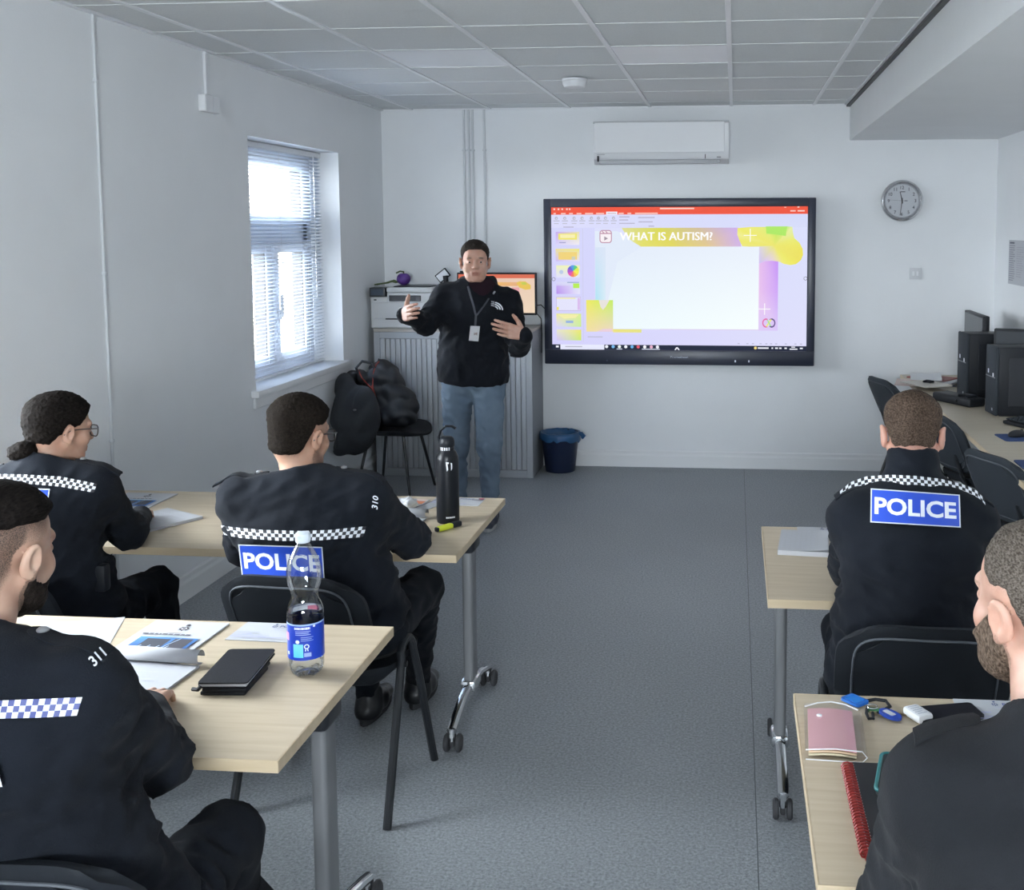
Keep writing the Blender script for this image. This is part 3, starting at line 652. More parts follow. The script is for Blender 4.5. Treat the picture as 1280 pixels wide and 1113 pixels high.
wc = [(0.75, 0.85, 0.1), (0.1, 0.6, 0.25), (0.1, 0.35, 0.75), (0.15, 0.15, 0.7), (0.4, 0.1, 0.6), (0.8, 0.1, 0.45), (0.9, 0.2, 0.15), (0.95, 0.55, 0.1), (0.9, 0.85, 0.1)]
for k, c in enumerate(wc):
    a0, a1 = 2*math.pi*k/9, 2*math.pi*(k+1)/9; S.poly([(191, 368)]+[(191+25*math.cos(a0+(a1-a0)*t/3), 368-25*math.sin(a0+(a1-a0)*t/3)) for t in range(4)], c); S.k -= 1
S.k += 1
S.rect(*th[3], [(0.7, 0.7, 0.95), (0.72, 0.75, 0.9), (0.8, 0.78, 0.97), (0.5, 0.3, 0.85)], 4, 4).rect(118, 430, 190, 462, [PUR, (0.7, 0.65, 0.95), (0.7, 0.62, 0.95), (0.48, 0.28, 0.85)], 3, 1).rect(165, 414, 216, 418, (0.3, 0.4, 0.6)).rect(190, 420, 217, 440, GRN)
S.rect(*th[4], (0.55, 0.45, 0.72)).rect(119, 479, 221, 534, (0.78, 0.78, 0.97)).rect(119, 480, 200, 486, (0.85, 0.82, 0.5)).rect(209, 482, 219, 532, (0.7, 0.5, 0.85)).rect(119, 520, 128, 533, YEL)
S.rect(*th[5], [(0.85, 0.82, 0.3), (0.7, 0.85, 0.3), (0.6, 0.85, 0.3), (0.7, 0.66, 0.95)], 4, 4).poly([(122, 552), (214, 552), (200, 566), (150, 570)], (0.9, 0.86, 0.4)).rect(158, 578, 190, 588, (0.3, 0.45, 0.75))
S.rect(*th[6], [(0.8, 0.8, 0.6), YEL, (0.6, 0.85, 0.15), (0.65, 0.55, 0.92)], 4, 4)
S.rect(232, 190, 234, 668, (0.60, 0.60, 0.80))
# the slide itself
S.rect(284, 187, 1056, 615, [(0.72, 0.74, 0.97), (0.74, 0.76, 0.97), (0.74, 0.72, 0.97), (0.74, 0.78, 0.97)], 2, 2)
S.rect(286, 265, 345, 492, [(0.74, 0.84, 0.97), (0.82, 0.92, 0.97), (0.82, 0.95, 0.98), (0.50, 0.82, 0.94)], 4, 4)
S.raw([(398, 187), (560, 187), (720, 187), (890, 187), (900, 265), (760, 265), (620, 265), (480, 265), (430, 235)], [(0, 1, 7, 8), (1, 2, 6, 7), (2, 3, 5, 6), (3, 4, 5)],
      [(0.72, 0.72, 0.30), (0.70, 0.69, 0.10), (0.64, 0.52, 0.34), (0.60, 0.42, 0.86), (0.64, 0.46, 0.80), (0.76, 0.58, 0.28), (0.76, 0.68, 0.12), (0.78, 0.75, 0.15), (0.78, 0.78, 0.40)])
S.raw([(975, 300), (1055, 300), (1055, 450), (1055, 615), (975, 615), (975, 450)], [(0, 1, 2, 5), (5, 2, 3, 4)], [(0.80, 0.52, 0.85), (0.55, 0.28, 0.92), (0.62, 0.38, 0.93), (0.70, 0.58, 0.95), (0.74, 0.60, 0.93), (0.82, 0.55, 0.86)])
S.rect(285, 265, 975, 611, [(0.76, 0.83, 0.95), (0.82, 0.88, 0.97), (0.93, 1.0, 0.99), (0.84, 0.94, 0.98)], 6, 6)
S.poly([(285, 200), (380, 200), (440, 240), (480, 268), (380, 330), (340, 490), (285, 490)], (0.76, 0.83, 0.95))
S.rect(286, 268, 330, 490, [(0.68, 0.77, 0.92), (0.70, 0.78, 0.92), (0.70, 0.84, 0.93), (0.42, 0.76, 0.90)], 3, 3)
S.rect(246, 490, 361, 624, [(0.86, 0.82, 0.12), (0.55, 0.85, 0.12), (0.84, 0.68, 0.55), (0.88, 0.74, 0.35)], 5, 5)
S.poly([(300, 490), (346, 490), (330, 518), (318, 532), (308, 520)], (0.80, 0.76, 0.72)); S.poly([(318, 612), (355, 612), (355, 624), (290, 624)], (0.82, 0.62, 0.72))
S.rect(361, 613, 482, 627, [(0.84, 0.78, 0.15), (0.80, 0.78, 0.2), (0.78, 0.75, 0.25), (0.84, 0.74, 0.3)], 2, 1); S.rect(560, 611, 975, 614, (0.72, 0.60, 0.85))
bl_o = [(885, 189), (940, 184), (1000, 184), (1050, 182), (1090, 182), (1112, 184), (1114, 205), (1120, 230), (1142, 250), (1155, 275), (1157, 300), (1148, 322), (1128, 338), (1105, 342), (1078, 337), (1060, 328), (1030, 324), (1000, 326), (976, 336), (976, 266), (935, 266), (905, 264), (893, 240), (884, 215)]
bl_c = [(0.86, 0.84, 0.15), (0.84, 0.83, 0.2), (0.75, 0.85, 0.2), (0.42, 0.82, 0.12), (0.50, 0.84, 0.2), (0.80, 0.88, 0.4), (0.78, 0.85, 0.35), (0.82, 0.84, 0.2), (0.84, 0.82, 0.15), (0.85, 0.78, 0.12), (0.85, 0.76, 0.12), (0.85, 0.76, 0.12), (0.86, 0.80, 0.12), (0.86, 0.84, 0.15), (0.87, 0.84, 0.2), (0.84, 0.78, 0.35), (0.78, 0.66, 0.72), (0.70, 0.58, 0.90), (0.62, 0.54, 0.92), (0.72, 0.68, 0.75), (0.80, 0.76, 0.5), (0.84, 0.80, 0.2), (0.85, 0.82, 0.15), (0.88, 0.86, 0.3)]
S.raw([(1040, 262)]+bl_o, [(0, k+1, (k+1) % len(bl_o)+1) for k in range(len(bl_o))], [(0.84, 0.80, 0.16)]+bl_c)
S.poly([(1002, 182), (1090, 182), (1085, 222), (1048, 216), (1005, 212)], (0.43, 0.82, 0.14))
for x, y, r in ((938, 219, 27), (1000, 525, 24)): S.rect(x-r, y-1.6, x+r, y+1.6, (1, 1, 1)); S.rect(x-1.6, y-r, x+1.6, y+r, (1, 1, 1))
for dx in (-1.3, 0.0, 1.3): S.text('WHAT IS AUTISM?', 392+dx, 239, 34, (1, 1, 1), 0.0, w=388, up=-1); S.k -= 1
S.k += 1
S.poly([(b[0], b[1]) for b in rrect(52, 54, 12, 4, 331, 223)], (0.48, 0.22, 0.34)); S.poly([(b[0], b[1]) for b in rrect(45, 47, 9, 4, 331, 223)], (0.95, 0.88, 0.92)); S.rect(308, 208, 354, 212, (0.48, 0.22, 0.34))
for x in (318, 333): S.poly([(x-4, 200), (x, 200), (x+8, 209), (x+3, 209)], (0.48, 0.22, 0.34))
S.poly([(325, 222), (341, 231), (325, 240)], (0.36, 0.30, 0.36))
S.ring(1006, 583, 13, 5, (0.75, 0.15, 0.4), 18, 1.25, 60, 300); S.ring(1030, 583, 13, 5, (0.12, 0.08, 0.25), 18, 1.25, -130, 130); S.line((1008, 598), (1028, 568), 6, (0.85, 0.85, 0.2)); S.line((1012, 570), (1026, 596), 5, (0.35, 0.75, 0.3))
S.rect(252, 644, 316, 648, (0.5, 0.5, 0.66))
for x in (888, 925, 948, 980, 1004, 1024, 1045, 1085, 1125, 1148): S.rect(x, 668, x+9, 672, (0.50, 0.50, 0.68)); S.k -= 1
S.k += 1
S.rect(98, 679, 1175, 700, (0.016, 0.022, 0.045)); S.rect(134, 679, 323, 700, (0.80, 0.82, 0.98)); S.rect(155, 686, 228, 690, (0.45, 0.45, 0.55)); S.rect(115, 684, 127, 692, (0.9, 0.92, 1))
for x, c in ((333, (0.85, 0.87, 0.95)), (361, (0.2, 0.5, 0.85)), (388, (0.85, 0.92, 0.9)), (415, (0.9, 0.92, 1)), (442, (0.15, 0.45, 0.8)), (468, (0.75, 0.1, 0.15)), (496, (0.95, 0.95, 1)), (524, (0.8, 0.45, 0.6)), (550, (0.9, 0.9, 1))): S.disc(x, 687, 7, c, 10)
S.rect(376, 695, 400, 698, (0.8, 0.85, 1)); S.rect(484, 695, 560, 698, (0.8, 0.85, 1))
S.disc(963, 688, 6, (0.95, 0.75, 0.25), 10)
for x, w in ((973, 45), (1030, 7), (1045, 12), (1062, 10), (1084, 10), (1148, 12)): S.rect(x, 685, x+w, 691, (0.85, 0.87, 0.95))
S.rect(1112, 681, 1128, 685, (0.85, 0.87, 0.95)); S.rect(1105, 689, 1138, 694, (0.85, 0.87, 0.95))
S.poly([(622, 699), (630, 687), (636, 687), (645, 699), (639, 699), (633, 692), (628, 699)], (0.9, 0.92, 1))
S.ring(108, 402, 7, 2, (0.15, 0.15, 0.2), 12); S.ring(1168, 397, 7, 2, (0.15, 0.15, 0.2), 12)
S.build('screen_picture', M_SCREEN, disp)
pr = Print(lambda x, y, e: (x, -0.1185-e, y)); pr.text('Promethean', -0.055, 0.054, 0.013, (0.45, 0.48, 0.55), w=0.13)
for x in (0.425, 0.525): pr.rect(x-0.005, 0.025, x+0.005, 0.041, (0.85, 0.87, 0.95))
pr.disc(-0.53, 0.03, 0.006, (0.10, 0.11, 0.15), 8); pr.build('marks', M_PRINT, disp)
# ------------------------------------------------------------------ tables
TZ = 0.735
M_BRK = mat('bracket_black', (0.018, 0.02, 0.025), 0.35)
def make_table(label, x0, x1, y0, y1, ends=('l', 'r')):
    cx, cy = (x0+x1)/2, (y0+y1)/2; w, d = (x1-x0)/2, (y1-y0)/2
    t = thing('training_table', label, 'table', (cx, cy, 0), 0, 'flip-top training tables')
    top = MB().box(-w+0.003, w-0.003, -d+0.003, d-0.003, TZ-0.026, TZ, 0.001, 1).build('tabletop', M_MAPLE, t)
    b = MB()
    for q in ((-w, w, -d, -d+0.003), (-w, w, d-0.003, d), (-w, -w+0.003, -d+0.003, d-0.003), (w-0.003, w, -d+0.003, d-0.003)): b.box(q[0], q[1], q[2], q[3], TZ-0.026, TZ+0.0003, 0.0008, 1)
    b.build('edging', M_MAPLE_E, top)
    for e in ends:
        s = 1 if e == 'r' else -1; x = s*(w-0.055)
        c = MB(); prof = rrect(0.038, 0.078, 0.012, 4, x, 0); c.prism(prof, 0.155, TZ-0.085); c.build('leg_column', M_STEEL, t, angle=0.7)
        br = MB(); br.box(x-0.032, x+0.032, -0.055, 0.055, TZ-0.10, TZ-0.026, 0.018, 3).box(x-0.032, x+0.032, -0.26, 0.26, TZ-0.044, TZ-0.0265, 0.006, 1); br.build('bracket', M_BRK, t)
        f = MB()
        f.box(x-0.03, x+0.03, -0.05, 0.05, 0.115, 0.16, 0.014, 2)
        for sy in (-1, 1):
            f.tube([(x, sy*0.02, 0.135), (x, sy*0.12, 0.125), (x, sy*0.22, 0.098), (x, sy*0.275, 0.08)], 0.016, 10, flat=(0.019, 0.015, (1, 0, 0)))
            f.cyl((x, sy*0.275, 0.088), (x, sy*0.275, 0.045), 0.011, n=10)
        fo = f.build('foot', M_CHROME, t)
        for sy in (-1, 1):
            k = MB(); yy = sy*0.275+0.012; zc = 0.032
            for dx in (-0.021, 0.021):
                k.lathe([(0.012, -0.009), (0.026, -0.009), (0.0315, -0.004), (0.0315, 0.004), (0.026, 0.009), (0.012, 0.009)], n=18, M=Matrix.Translation((x+dx, yy, zc)) @ Matrix.Rotation(R90, 4, 'Y'))
            k.box(x-0.008, x+0.008, yy-0.02, yy+0.02, 0.02, 0.062, 0.006, 2)
            k.build('castor', M_RUB, fo)
    MB().cyl((-w+0.06, 0.0, TZ-0.055), (w-0.06, 0, TZ-0.055), 0.018, n=12).build('cross_bar', M_STEEL, t)
    return t
T_LN = make_table('maple-topped training table with the blue-labelled water bottle and black wallet on it', -2.5, -0.915, 2.035, 2.785)
T_LM = make_table('maple-topped training table by the window with the tall black flask on it', -2.52, -0.910, 3.432, 4.20)
T_RM = make_table('maple-topped training table under the notes of the officer in the checkered-band jacket nearest the computers', 0.10, 1.70, 3.09, 3.87)
T_RN = make_table('maple-topped training table with the pink wallet and blue key tags on it', 0.14, 1.74, 1.71, 2.452)
# cable tray sheet under the row by the wall desk: long worktop along the right wall
dk = thing('wall_desk', 'long maple worktop running along the right wall under the computers', 'desk', (0, 0, 0))
MB().box(1.222, RX, 4.45, BY-0.02, 0.705, 0.73, 0.002, 1).build('worktop', wood('maple_worktop', (0.47, 0.41, 0.32), (0.53, 0.47, 0.37)), dk)
MB().box(1.219, 1.222, 4.45, BY-0.02, 0.705, 0.7302).build('edging', M_MAPLE_E, dk, smooth=False)
for yy in (4.55, 6.2, 7.9):
    MB().box(1.30, 1.82, yy-0.02, yy+0.02, 0.665, 0.705, 0.003, 1).box(1.52, 1.60, yy-0.02, yy+0.02, 0.02, 0.665, 0.004, 1).box(1.26, 1.84, yy-0.03, yy+0.03, 0.0, 0.03, 0.006, 1).build('leg_frame', M_STEEL, dk)

# ------------------------------------------------------------------ chairs
M_CHP = mat('chair_plastic', (0.0120, 0.0145, 0.0185), 0.6, spec=0.2, bump=0.2, bscale=420)
M_CHP2 = mat('chair_plastic_grey', (0.030, 0.036, 0.044), 0.6, spec=0.2, bump=0.2, bscale=420)
def back_pt(u, v, off=0.0):                 # curved backrest: u across -1..1, v up 0..1
    return Vector((u*0.225, -0.215-0.15*v+0.035*u*u+off, 0.485+0.33*v))
def rr_shrink(u, v, inset=0.0):             # map the unit square onto a rounded outline
    return u, v
def back_panel(b, scale, off0, off1, n=14, mi=0):
    def outline(u, v):
        # squircle mapping gives the rounded corners
        a, c = u, 2*v-1
        x = a*math.sqrt(max(0, 1-c**6*0.42)); y = c*math.sqrt(max(0, 1-a**6*0.42)); return x*scale, (y*scale+1)/2
    P, Q = [], []
    for j in range(n+1):
        rp, rq = [], []
        for i in range(n+1):
            u, v = outline(-1+2*i/n, j/n); e = max(abs(-1+2*i/n), abs(-1+2*j/n)); th = 1-0.55*max(0, (e-0.8)/0.2)**2
            mid = (off0+off1)/2; hf = (off1-off0)/2*th
            rp.append(back_pt(u, v, mid-hf)); rq.append(back_pt(u, v, mid+hf))
        P.append(rp); Q.append(rq)
    b.slab(P, Q, n+1, n+1, mi); return b
chair_n = [0]
def make_chair(label, plastic):
    t = thing('conference_chair', label, 'chair', (0, 0, 0), 0, 'black stacking conference chairs')
    bk = back_panel(MB(), 1.0, -0.020, 0.016).build('backrest', plastic, t, angle=1.0)
    back_panel(MB(), 0.80, -0.0265, -0.0185, 10).build('back_inset', plastic, bk, angle=0.5)
    rim = [back_pt(math.copysign(abs(math.cos(a))**0.45, math.cos(a))*0.81, (math.copysign(abs(math.sin(a))**0.45, math.sin(a))*0.81+1)/2, -0.0235) for a in [2*math.pi*k/48 for k in range(48)]]
    MB().tube(rim, 0.0034, 6, closed=True).build('back_rim', mat('chair_rim', (0.075, 0.083, 0.095), 0.5, spec=0.25), bk)
    P, Q = [], []; n = 12
    for j in range(n+1):
        rp, rq = [], []
        for i in range(n+1):
            a, c = -1+2*i/n, -1+2*j/n; x = a*math.sqrt(1-c**6*0.35)*0.228; y = c*math.sqrt(1-a**6*0.35)*0.215+0.015
            z = 0.455-0.012*(1-a*a)*(1-c*c)-0.03*max(0, c-0.4)**2+0.02*max(0, -c-0.5); e = max(abs(a), abs(c)); h = 0.05*(1-0.6*max(0, (e-0.8)/0.2)**2)
            rp.append((x, y, z-h)); rq.append((x, y, z))
        P.append(rp); Q.append(rq)
    MB().slab(P, Q, n+1, n+1).build('seat', M_CHP, t, angle=1.0)
    for s in (-1, 1):
        x = s*0.243
        pts = [(x*1.03, -0.235, 0.0), (x*1.0, -0.085, 0.40), (x*0.99, -0.06, 0.455)]+[(x*0.985, -0.012+0.052*math.cos(a), 0.470+0.04*math.sin(a)) for a in [math.radians(q) for q in (160, 125, 90, 55, 20)]]+[(x*0.99, 0.052, 0.44), (x, 0.085, 0.36), (x*1.03, 0.205, 0.0)]
        MB().tube(pts, 0.012, 10, flat=(0.0135, 0.0135, (1, 0, 0))).build('leg_frame', M_BLACKM, t)
        MB().tube([(s*0.12, -0.13, 0.425), (s*0.12, -0.205, 0.43), (s*0.12, -0.232, 0.47), (s*0.12, -0.278, 0.60)], 0.011, 8, flat=(0.016, 0.008, (1, 0, 0))).build('back_bracket', M_BLACKM, t)
    MB().tube([(-0.24, -0.01, 0.425), (0.24, -0.01, 0.425)], 0.011, 8).build('cross_bar', M_BLACKM, t)
    return t
C0 = make_chair('black conference chair under the bespectacled officer in front of the water bottle', M_CHP)
C0.location = (-1.275, 3.30, 0); C0.rotation_euler = (0, 0, math.radians(-3))
dup(C0, (-2.16, 3.30, 0), math.radians(-14), 'black conference chair hidden under the officer with the hair bun')
dup(C0, (-1.16, 1.90, 0), math.radians(-2), 'black conference chair whose padded back shows behind the officer numbered 311')
dup(C0, (0.50, 3.05, 0), math.radians(-2), 'black conference chair under the officer leaning over the notes, its back behind the pink wallet')
dup(C0, (0.47, 1.50, 0), math.radians(2), 'black conference chair under the bearded grey-haired officer')
CG = make_chair('grey-backed conference chair at the far end of the wall desk, beside the paper pile', M_CHP2)
CG.location = (1.29, 7.42, 0); CG.rotation_euler = (0, 0, math.radians(-72))
dup(CG, (1.40, 6.08, 0), math.radians(-70), 'grey-backed conference chair half hidden behind the short-haired officer\'s head at the wall desk')
dup(CG, (1.44, 5.02, 0), math.radians(-66), 'grey-backed conference chair nearest the camera at the wall desk')

# splay-legged chair in the corner, under coat and rucksack
sc_ = thing('splay_leg_chair', 'black tub chair on thin splayed legs in the corner beneath a rucksack', 'chair', (-2.355, 7.23, 0), math.radians(-97))
P, Q = [], []; n = 14
for j in range(n+1):
    rp, rq = [], []
    for i in range(n+1):
        a, c = -1+2*i/n, -1+2*j/n; x = a*math.sqrt(1-c*c*0.45)*0.25; y = c*math.sqrt(1-a*a*0.45)*0.25+0.02
        z = 0.455+0.03*a*a-0.02*(1-c*c)-0.035*max(0, c)**3; rp.append((x, y, z-0.035*(1-0.6*max(abs(a), abs(c))**6))); rq.append((x, y, z))
    P.append(rp); Q.append(rq)
MB().slab(P, Q, n+1, n+1).build('seat', M_CHP, sc_, angle=1.0)
P, Q = [], []
for j in range(n+1):
    rp, rq = [], []
    for i in range(n+1):
        a, v = -1+2*i/n, j/n; w = 0.235*math.sqrt(max(0.02, 1-0.35*v**4)); x = a*w; y = -0.21-0.10*v+0.07*a*a; z = 0.46+0.36*v-0.05*a**4*v
        rp.append((x, y, z)); rq.append((x, y+0.022, z))
    P.append(rp); Q.append(rq)
MB().slab(P, Q, n+1, n+1).build('backrest', M_CHP, sc_, angle=1.0)
for sx in (-1, 1):
    for sy in (-1, 1): MB().tube([(sx*0.13, sy*0.12+0.02, 0.44), (sx*0.21, sy*0.20+0.02, 0.0)], [0.012, 0.009], 8).build('leg', M_BLACKM, sc_)
# ------------------------------------------------------------------ tambour cupboard with printer, computer and gadgets
CX0, CX1, CY0, CY1, CH = -2.625, -1.455, 7.68, 8.115, 1.085
cab = thing('tambour_cupboard', 'low grey tambour cupboard with ribbed sliding doors behind the presenter', 'cupboard', ((CX0+CX1)/2, (CY0+CY1)/2, 0))
w, d = (CX1-CX0)/2, (CY1-CY0)/2
MB().box(-w, w, -d, d, CH-0.022, CH, 0.003, 1).build('top', mat('cupboard_top', (0.42, 0.39, 0.36), 0.5), cab)
for s, nm in ((-1, 'side_panel'), (1, 'side_panel')): MB().box(s*w-(0.018 if s > 0 else 0), s*w+(0.018 if s < 0 else 0), -d+0.004, d, 0, CH-0.022, 0.001, 1).build(nm, mat('cupboard_side', (0.22, 0.235, 0.26), 0.5), cab)
MB().box(-w+0.018, w-0.018, d-0.01, d, 0.0, CH-0.022).build('rear_panel', M_CABGREY, cab, smooth=False)
MB().box(-w+0.018, w-0.018, -d+0.01, d-0.01, 0, 0.05).build('plinth', M_CABGREY, cab, smooth=False)
b = MB(); fr = 0.045
for q in ((-w+0.001, -w+fr, 0.0, CH-0.023), (w-fr, w-0.001, 0.0, CH-0.023), (-w+fr, w-fr, CH-0.07, CH-0.023), (-w+fr, w-fr, 0.0, 0.055)): b.box(q[0], q[1], -d, -d+0.02, q[2], q[3], 0.002, 1)
b.build('front_frame', M_CABGREY, cab)
sl = MB().box(-0.0175, 0.0175, -0.004, 0.008, 0.057, CH-0.072, 0.0035, 2).mesh('tambour_slat', mat('tambour', (0.45, 0.47, 0.50), 0.45))
nsl = int((2*w-2*fr)/0.0375)
for k in range(nsl):
    if k == nsl//2: continue
    link('tambour_slat', sl, cab, (-w+fr+0.0187+k*(2*w-2*fr)/nsl, -d+0.012, 0))
MB().box(-0.022, 0.022, -d-0.004, -d+0.014, 0.056, CH-0.071, 0.004, 2).build('meeting_stile', M_CABGREY, cab)

M_PRW = mat('printer_white', (0.60, 0.61, 0.62), 0.45); M_PRD = mat('printer_dark', (0.03, 0.033, 0.04), 0.4)
pt = thing('laser_printer', 'white multifunction laser printer on the grey cupboard', 'printer', (-2.43, 7.88, CH))
MB().box(-0.222, 0.235, -0.17, 0.17, 0.0, 0.195, 0.012, 3).build('printer_body', M_PRW, pt)
MB().box(-0.205, 0.222, -0.174, -0.165, 0.008, 0.072, 0.004, 1).build('paper_tray', M_PRW, pt)
MB().box(-0.11, 0.11, -0.178, -0.17, 0.066, 0.076, 0.002, 1).build('tray_grip', M_PRD, pt)
MB().box(-0.10, 0.235, -0.165, 0.17, 0.19, 0.262, 0.008, 2).box(-0.222, -0.095, -0.17, 0.17, 0.19, 0.232, 0.008, 2).build('output_housing', M_PRW, pt)
MB().box(-0.085, 0.155, -0.169, -0.14, 0.2, 0.243, 0.004, 1).build('output_slot', M_PRD, pt)
MB().box(-0.225, -0.105, -0.185, -0.06, 0.232, 0.30, 0.008, 2).build('control_panel', M_PRD, pt)
pr = Print(lambda x, y, e: (x, -0.1855-e, y)); pr.rect(-0.212, 0.245, -0.12, 0.288, (0.06, 0.08, 0.11)); pr.build('touch_screen', M_PRINT, pt)
lid = MB().box(-0.10, 0.24, -0.175, 0.17, 0.262, 0.302, 0.012, 3).build('scanner_lid', M_PRW, pt)
MB().box(-0.06, 0.22, -0.13, 0.12, 0.302, 0.309, 0.003, 1).build('document_feeder', M_PRD, lid)
pr = Print(lambda x, y, e: (x, -0.1705-e, y)); pr.disc(0.005, 0.137, 0.02, (0.92, 0.93, 0.95), 20); pr.text('hp', -0.011, 0.125, 0.022, (0.5, 0.52, 0.55), 0.02); pr.rect(-0.195, 0.205, -0.175, 0.215, (0.02, 0.02, 0.02)); pr.build('badge', M_PRINT, pt)

vb = thing('purple_ball', 'round purple lobed ball with a curl of green strands on top of the printer', 'ball', (-2.455, 7.89, CH+0.309))
M_PURP = mat('purple', (0.10, 0.035, 0.24), 0.5, bump=0.3, bscale=120)
b = MB(); n = 30; rows = []
for j in range(13):
    a = -R90+math.pi*j/12; rows.append([(math.cos(a)*0.052*(1-0.06*abs(math.sin(3.5*t)))*math.cos(t), math.cos(a)*0.052*(1-0.06*abs(math.sin(3.5*t)))*math.sin(t), 0.047+0.047*math.sin(a)-0.008*math.exp(-((a-R90)/0.4)**2)) for t in [2*math.pi*i/n for i in range(n+1)]])
b.grid(rows, n+1, 13).build('ball_body', M_PURP, vb, angle=2)
M_GRNS = mat('green_strand', (0.09, 0.13, 0.05), 0.7)
r = random.Random(3)
for k in range(5):
    y = -0.03+0.015*k; MB().tube([(-0.05, y, 0.02), (-0.08, y-0.01, 0.028+0.008*r.random()), (-0.12-0.02*r.random(), y, 0.016), (-0.17, y+0.01*k-0.02, 0.01), (-0.20-0.03*r.random(), y, 0.004)], 0.006, 6).build('strand', M_GRNS, vb)
MB().tube([(0, 0, 0.088), (0.004, -0.01, 0.10), (-0.02, -0.02, 0.104), (-0.05, -0.02, 0.09)], 0.006, 6).build('strand', M_GRNS, vb)

bx = thing('black_computer', 'small black computer case beside the printer on the cupboard', 'computer', (-2.118, 7.88, CH))
MB().box(-0.055, 0.055, -0.17, 0.17, 0, 0.262, 0.008, 2).build('case', M_BLACK, bx)
pr = Print(lambda x, y, e: (x, -0.1705-e, y)); pr.rect(-0.04, 0.035, -0.015, 0.06, (0.75, 0.76, 0.8)); pr.build('sticker', M_PRINT, bx)
M_SILV = mat('silver', (0.5, 0.51, 0.53), 0.3, metal=0.7)
vz = thing('document_camera', 'black document camera with a tilted silver head beside the printer', 'camera', (-2.115, 7.84, CH+0.262))
MB().box(-0.05, 0.05, -0.05, 0.05, 0, 0.022, 0.006, 2).build('base', M_BLACK, vz)
MB().tube([(-0.005, 0, 0.02), (-0.005, 0.0, 0.07), (-0.01, 0, 0.12)], 0.019, 10).build('stem', M_BLACK, vz)
hd = MB().box(-0.05, 0.05, 0.016, 0.032, -0.036, 0.036, 0.004, 1).build('head', M_BLACK, vz); hd.location = (-0.035, 0, 0.12); hd.rotation_euler = (0, math.radians(-38), 0)
MB().box(-0.042, 0.042, 0.012, 0.017, -0.028, 0.028, 0.002, 1).build('silver_face', M_SILV, hd)
wc = thing('webcam', 'black upright webcam standing on the monitor behind the presenter\'s shoulder', 'camera', (-1.985, 7.845, CH+0.4055))
MB().box(-0.03, 0.03, -0.015, 0.02, 0, 0.012, 0.004, 1).build('base', M_BLACK, wc)
MB().tube([(0, 0, 0.008), (0, 0, 0.03), (0.0, 0, 0.05)], [0.013, 0.012, 0.015], 10).build('stem', M_BLACK, wc)
MB().box(0.005, 0.07, -0.014, 0.014, 0.012, 0.03, 0.008, 2).build('camera_head', M_BLACK, wc)

mo = thing('desktop_monitor', 'monitor with an orange-tinted slide on the cupboard behind the presenter', 'monitor', (-1.72, 7.83, CH))
mx0, mx1, mz0, mz1 = -0.315, 0.275, 0.095, 0.405
b = MB(); f = 0.012
b.box(mx0, mx1, -0.005, 0.03, mz0, mz1, 0.004, 1); b.build('casing', M_BLACK, mo)
def MXY(x, y, e): return (mx0+f+x*(mx1-mx0-2*f), -0.0055-e, mz0+f+0.004+y*(mz1-mz0-2*f-0.004))
S = Print(MXY)
S.rect(0, 0, 1, 1, [(0.80, 0.62, 0.50), (0.86, 0.68, 0.50), (0.82, 0.60, 0.48), (0.78, 0.5, 0.4)], 3, 3); S.rect(0, 0.9, 1, 1, (0.70, 0.16, 0.09))
S.rect(0.3, 0.70, 0.78, 0.80, [(0.85, 0.5, 0.12), (0.80, 0.42, 0.2), (0.8, 0.45, 0.25), (0.85, 0.55, 0.1)], 3, 1); S.rect(0.70, 0.12, 0.80, 0.66, [(0.84, 0.55, 0.45), (0.80, 0.45, 0.55), (0.78, 0.36, 0.40), (0.8, 0.4, 0.4)], 2, 3)
S.rect(0.25, 0.15, 0.70, 0.68, (0.92, 0.78, 0.64)); S.poly([(0.76, 0.78), (0.80, 0.82), (0.88, 0.82), (0.95, 0.72), (0.95, 0.62), (0.88, 0.6), (0.8, 0.66)], (0.80, 0.55, 0.10)); S.poly([(0.82, 0.80), (0.88, 0.80), (0.90, 0.74), (0.84, 0.73)], (0.55, 0.60, 0.10))
S.build('screen_picture', M_SCREEN, mo)
MB().box(-0.03, 0.06, 0.03, 0.045, 0.02, 0.30, 0.006, 1).box(-0.10, 0.13, -0.09, 0.09, 0, 0.014, 0.005, 1).build('stand', M_BLACK, mo)
cb = MB()
o = cb.tube([(-1.56, 7.90, CH+0.2), (-1.48, 7.93, CH+0.12), (-1.435, 7.95, CH+0.06), (-1.432, 7.97, CH-0.06), (-1.44, 7.99, CH-0.20)], 0.004, 6).build('cable', M_BLACK); tag(o, 'thin dark cable looping down the right side of the cupboard', 'cable')
o = MB().tube([(-1.50, 7.95, CH+0.15), (-1.44, 7.98, CH+0.16), (-1.40, 8.06, CH+0.10), (-1.432, 8.128, CH+0.08)], 0.0035, 6).build('cable', M_BLACK); tag(o, 'thin dark cable running from the monitor towards the big display', 'cable')

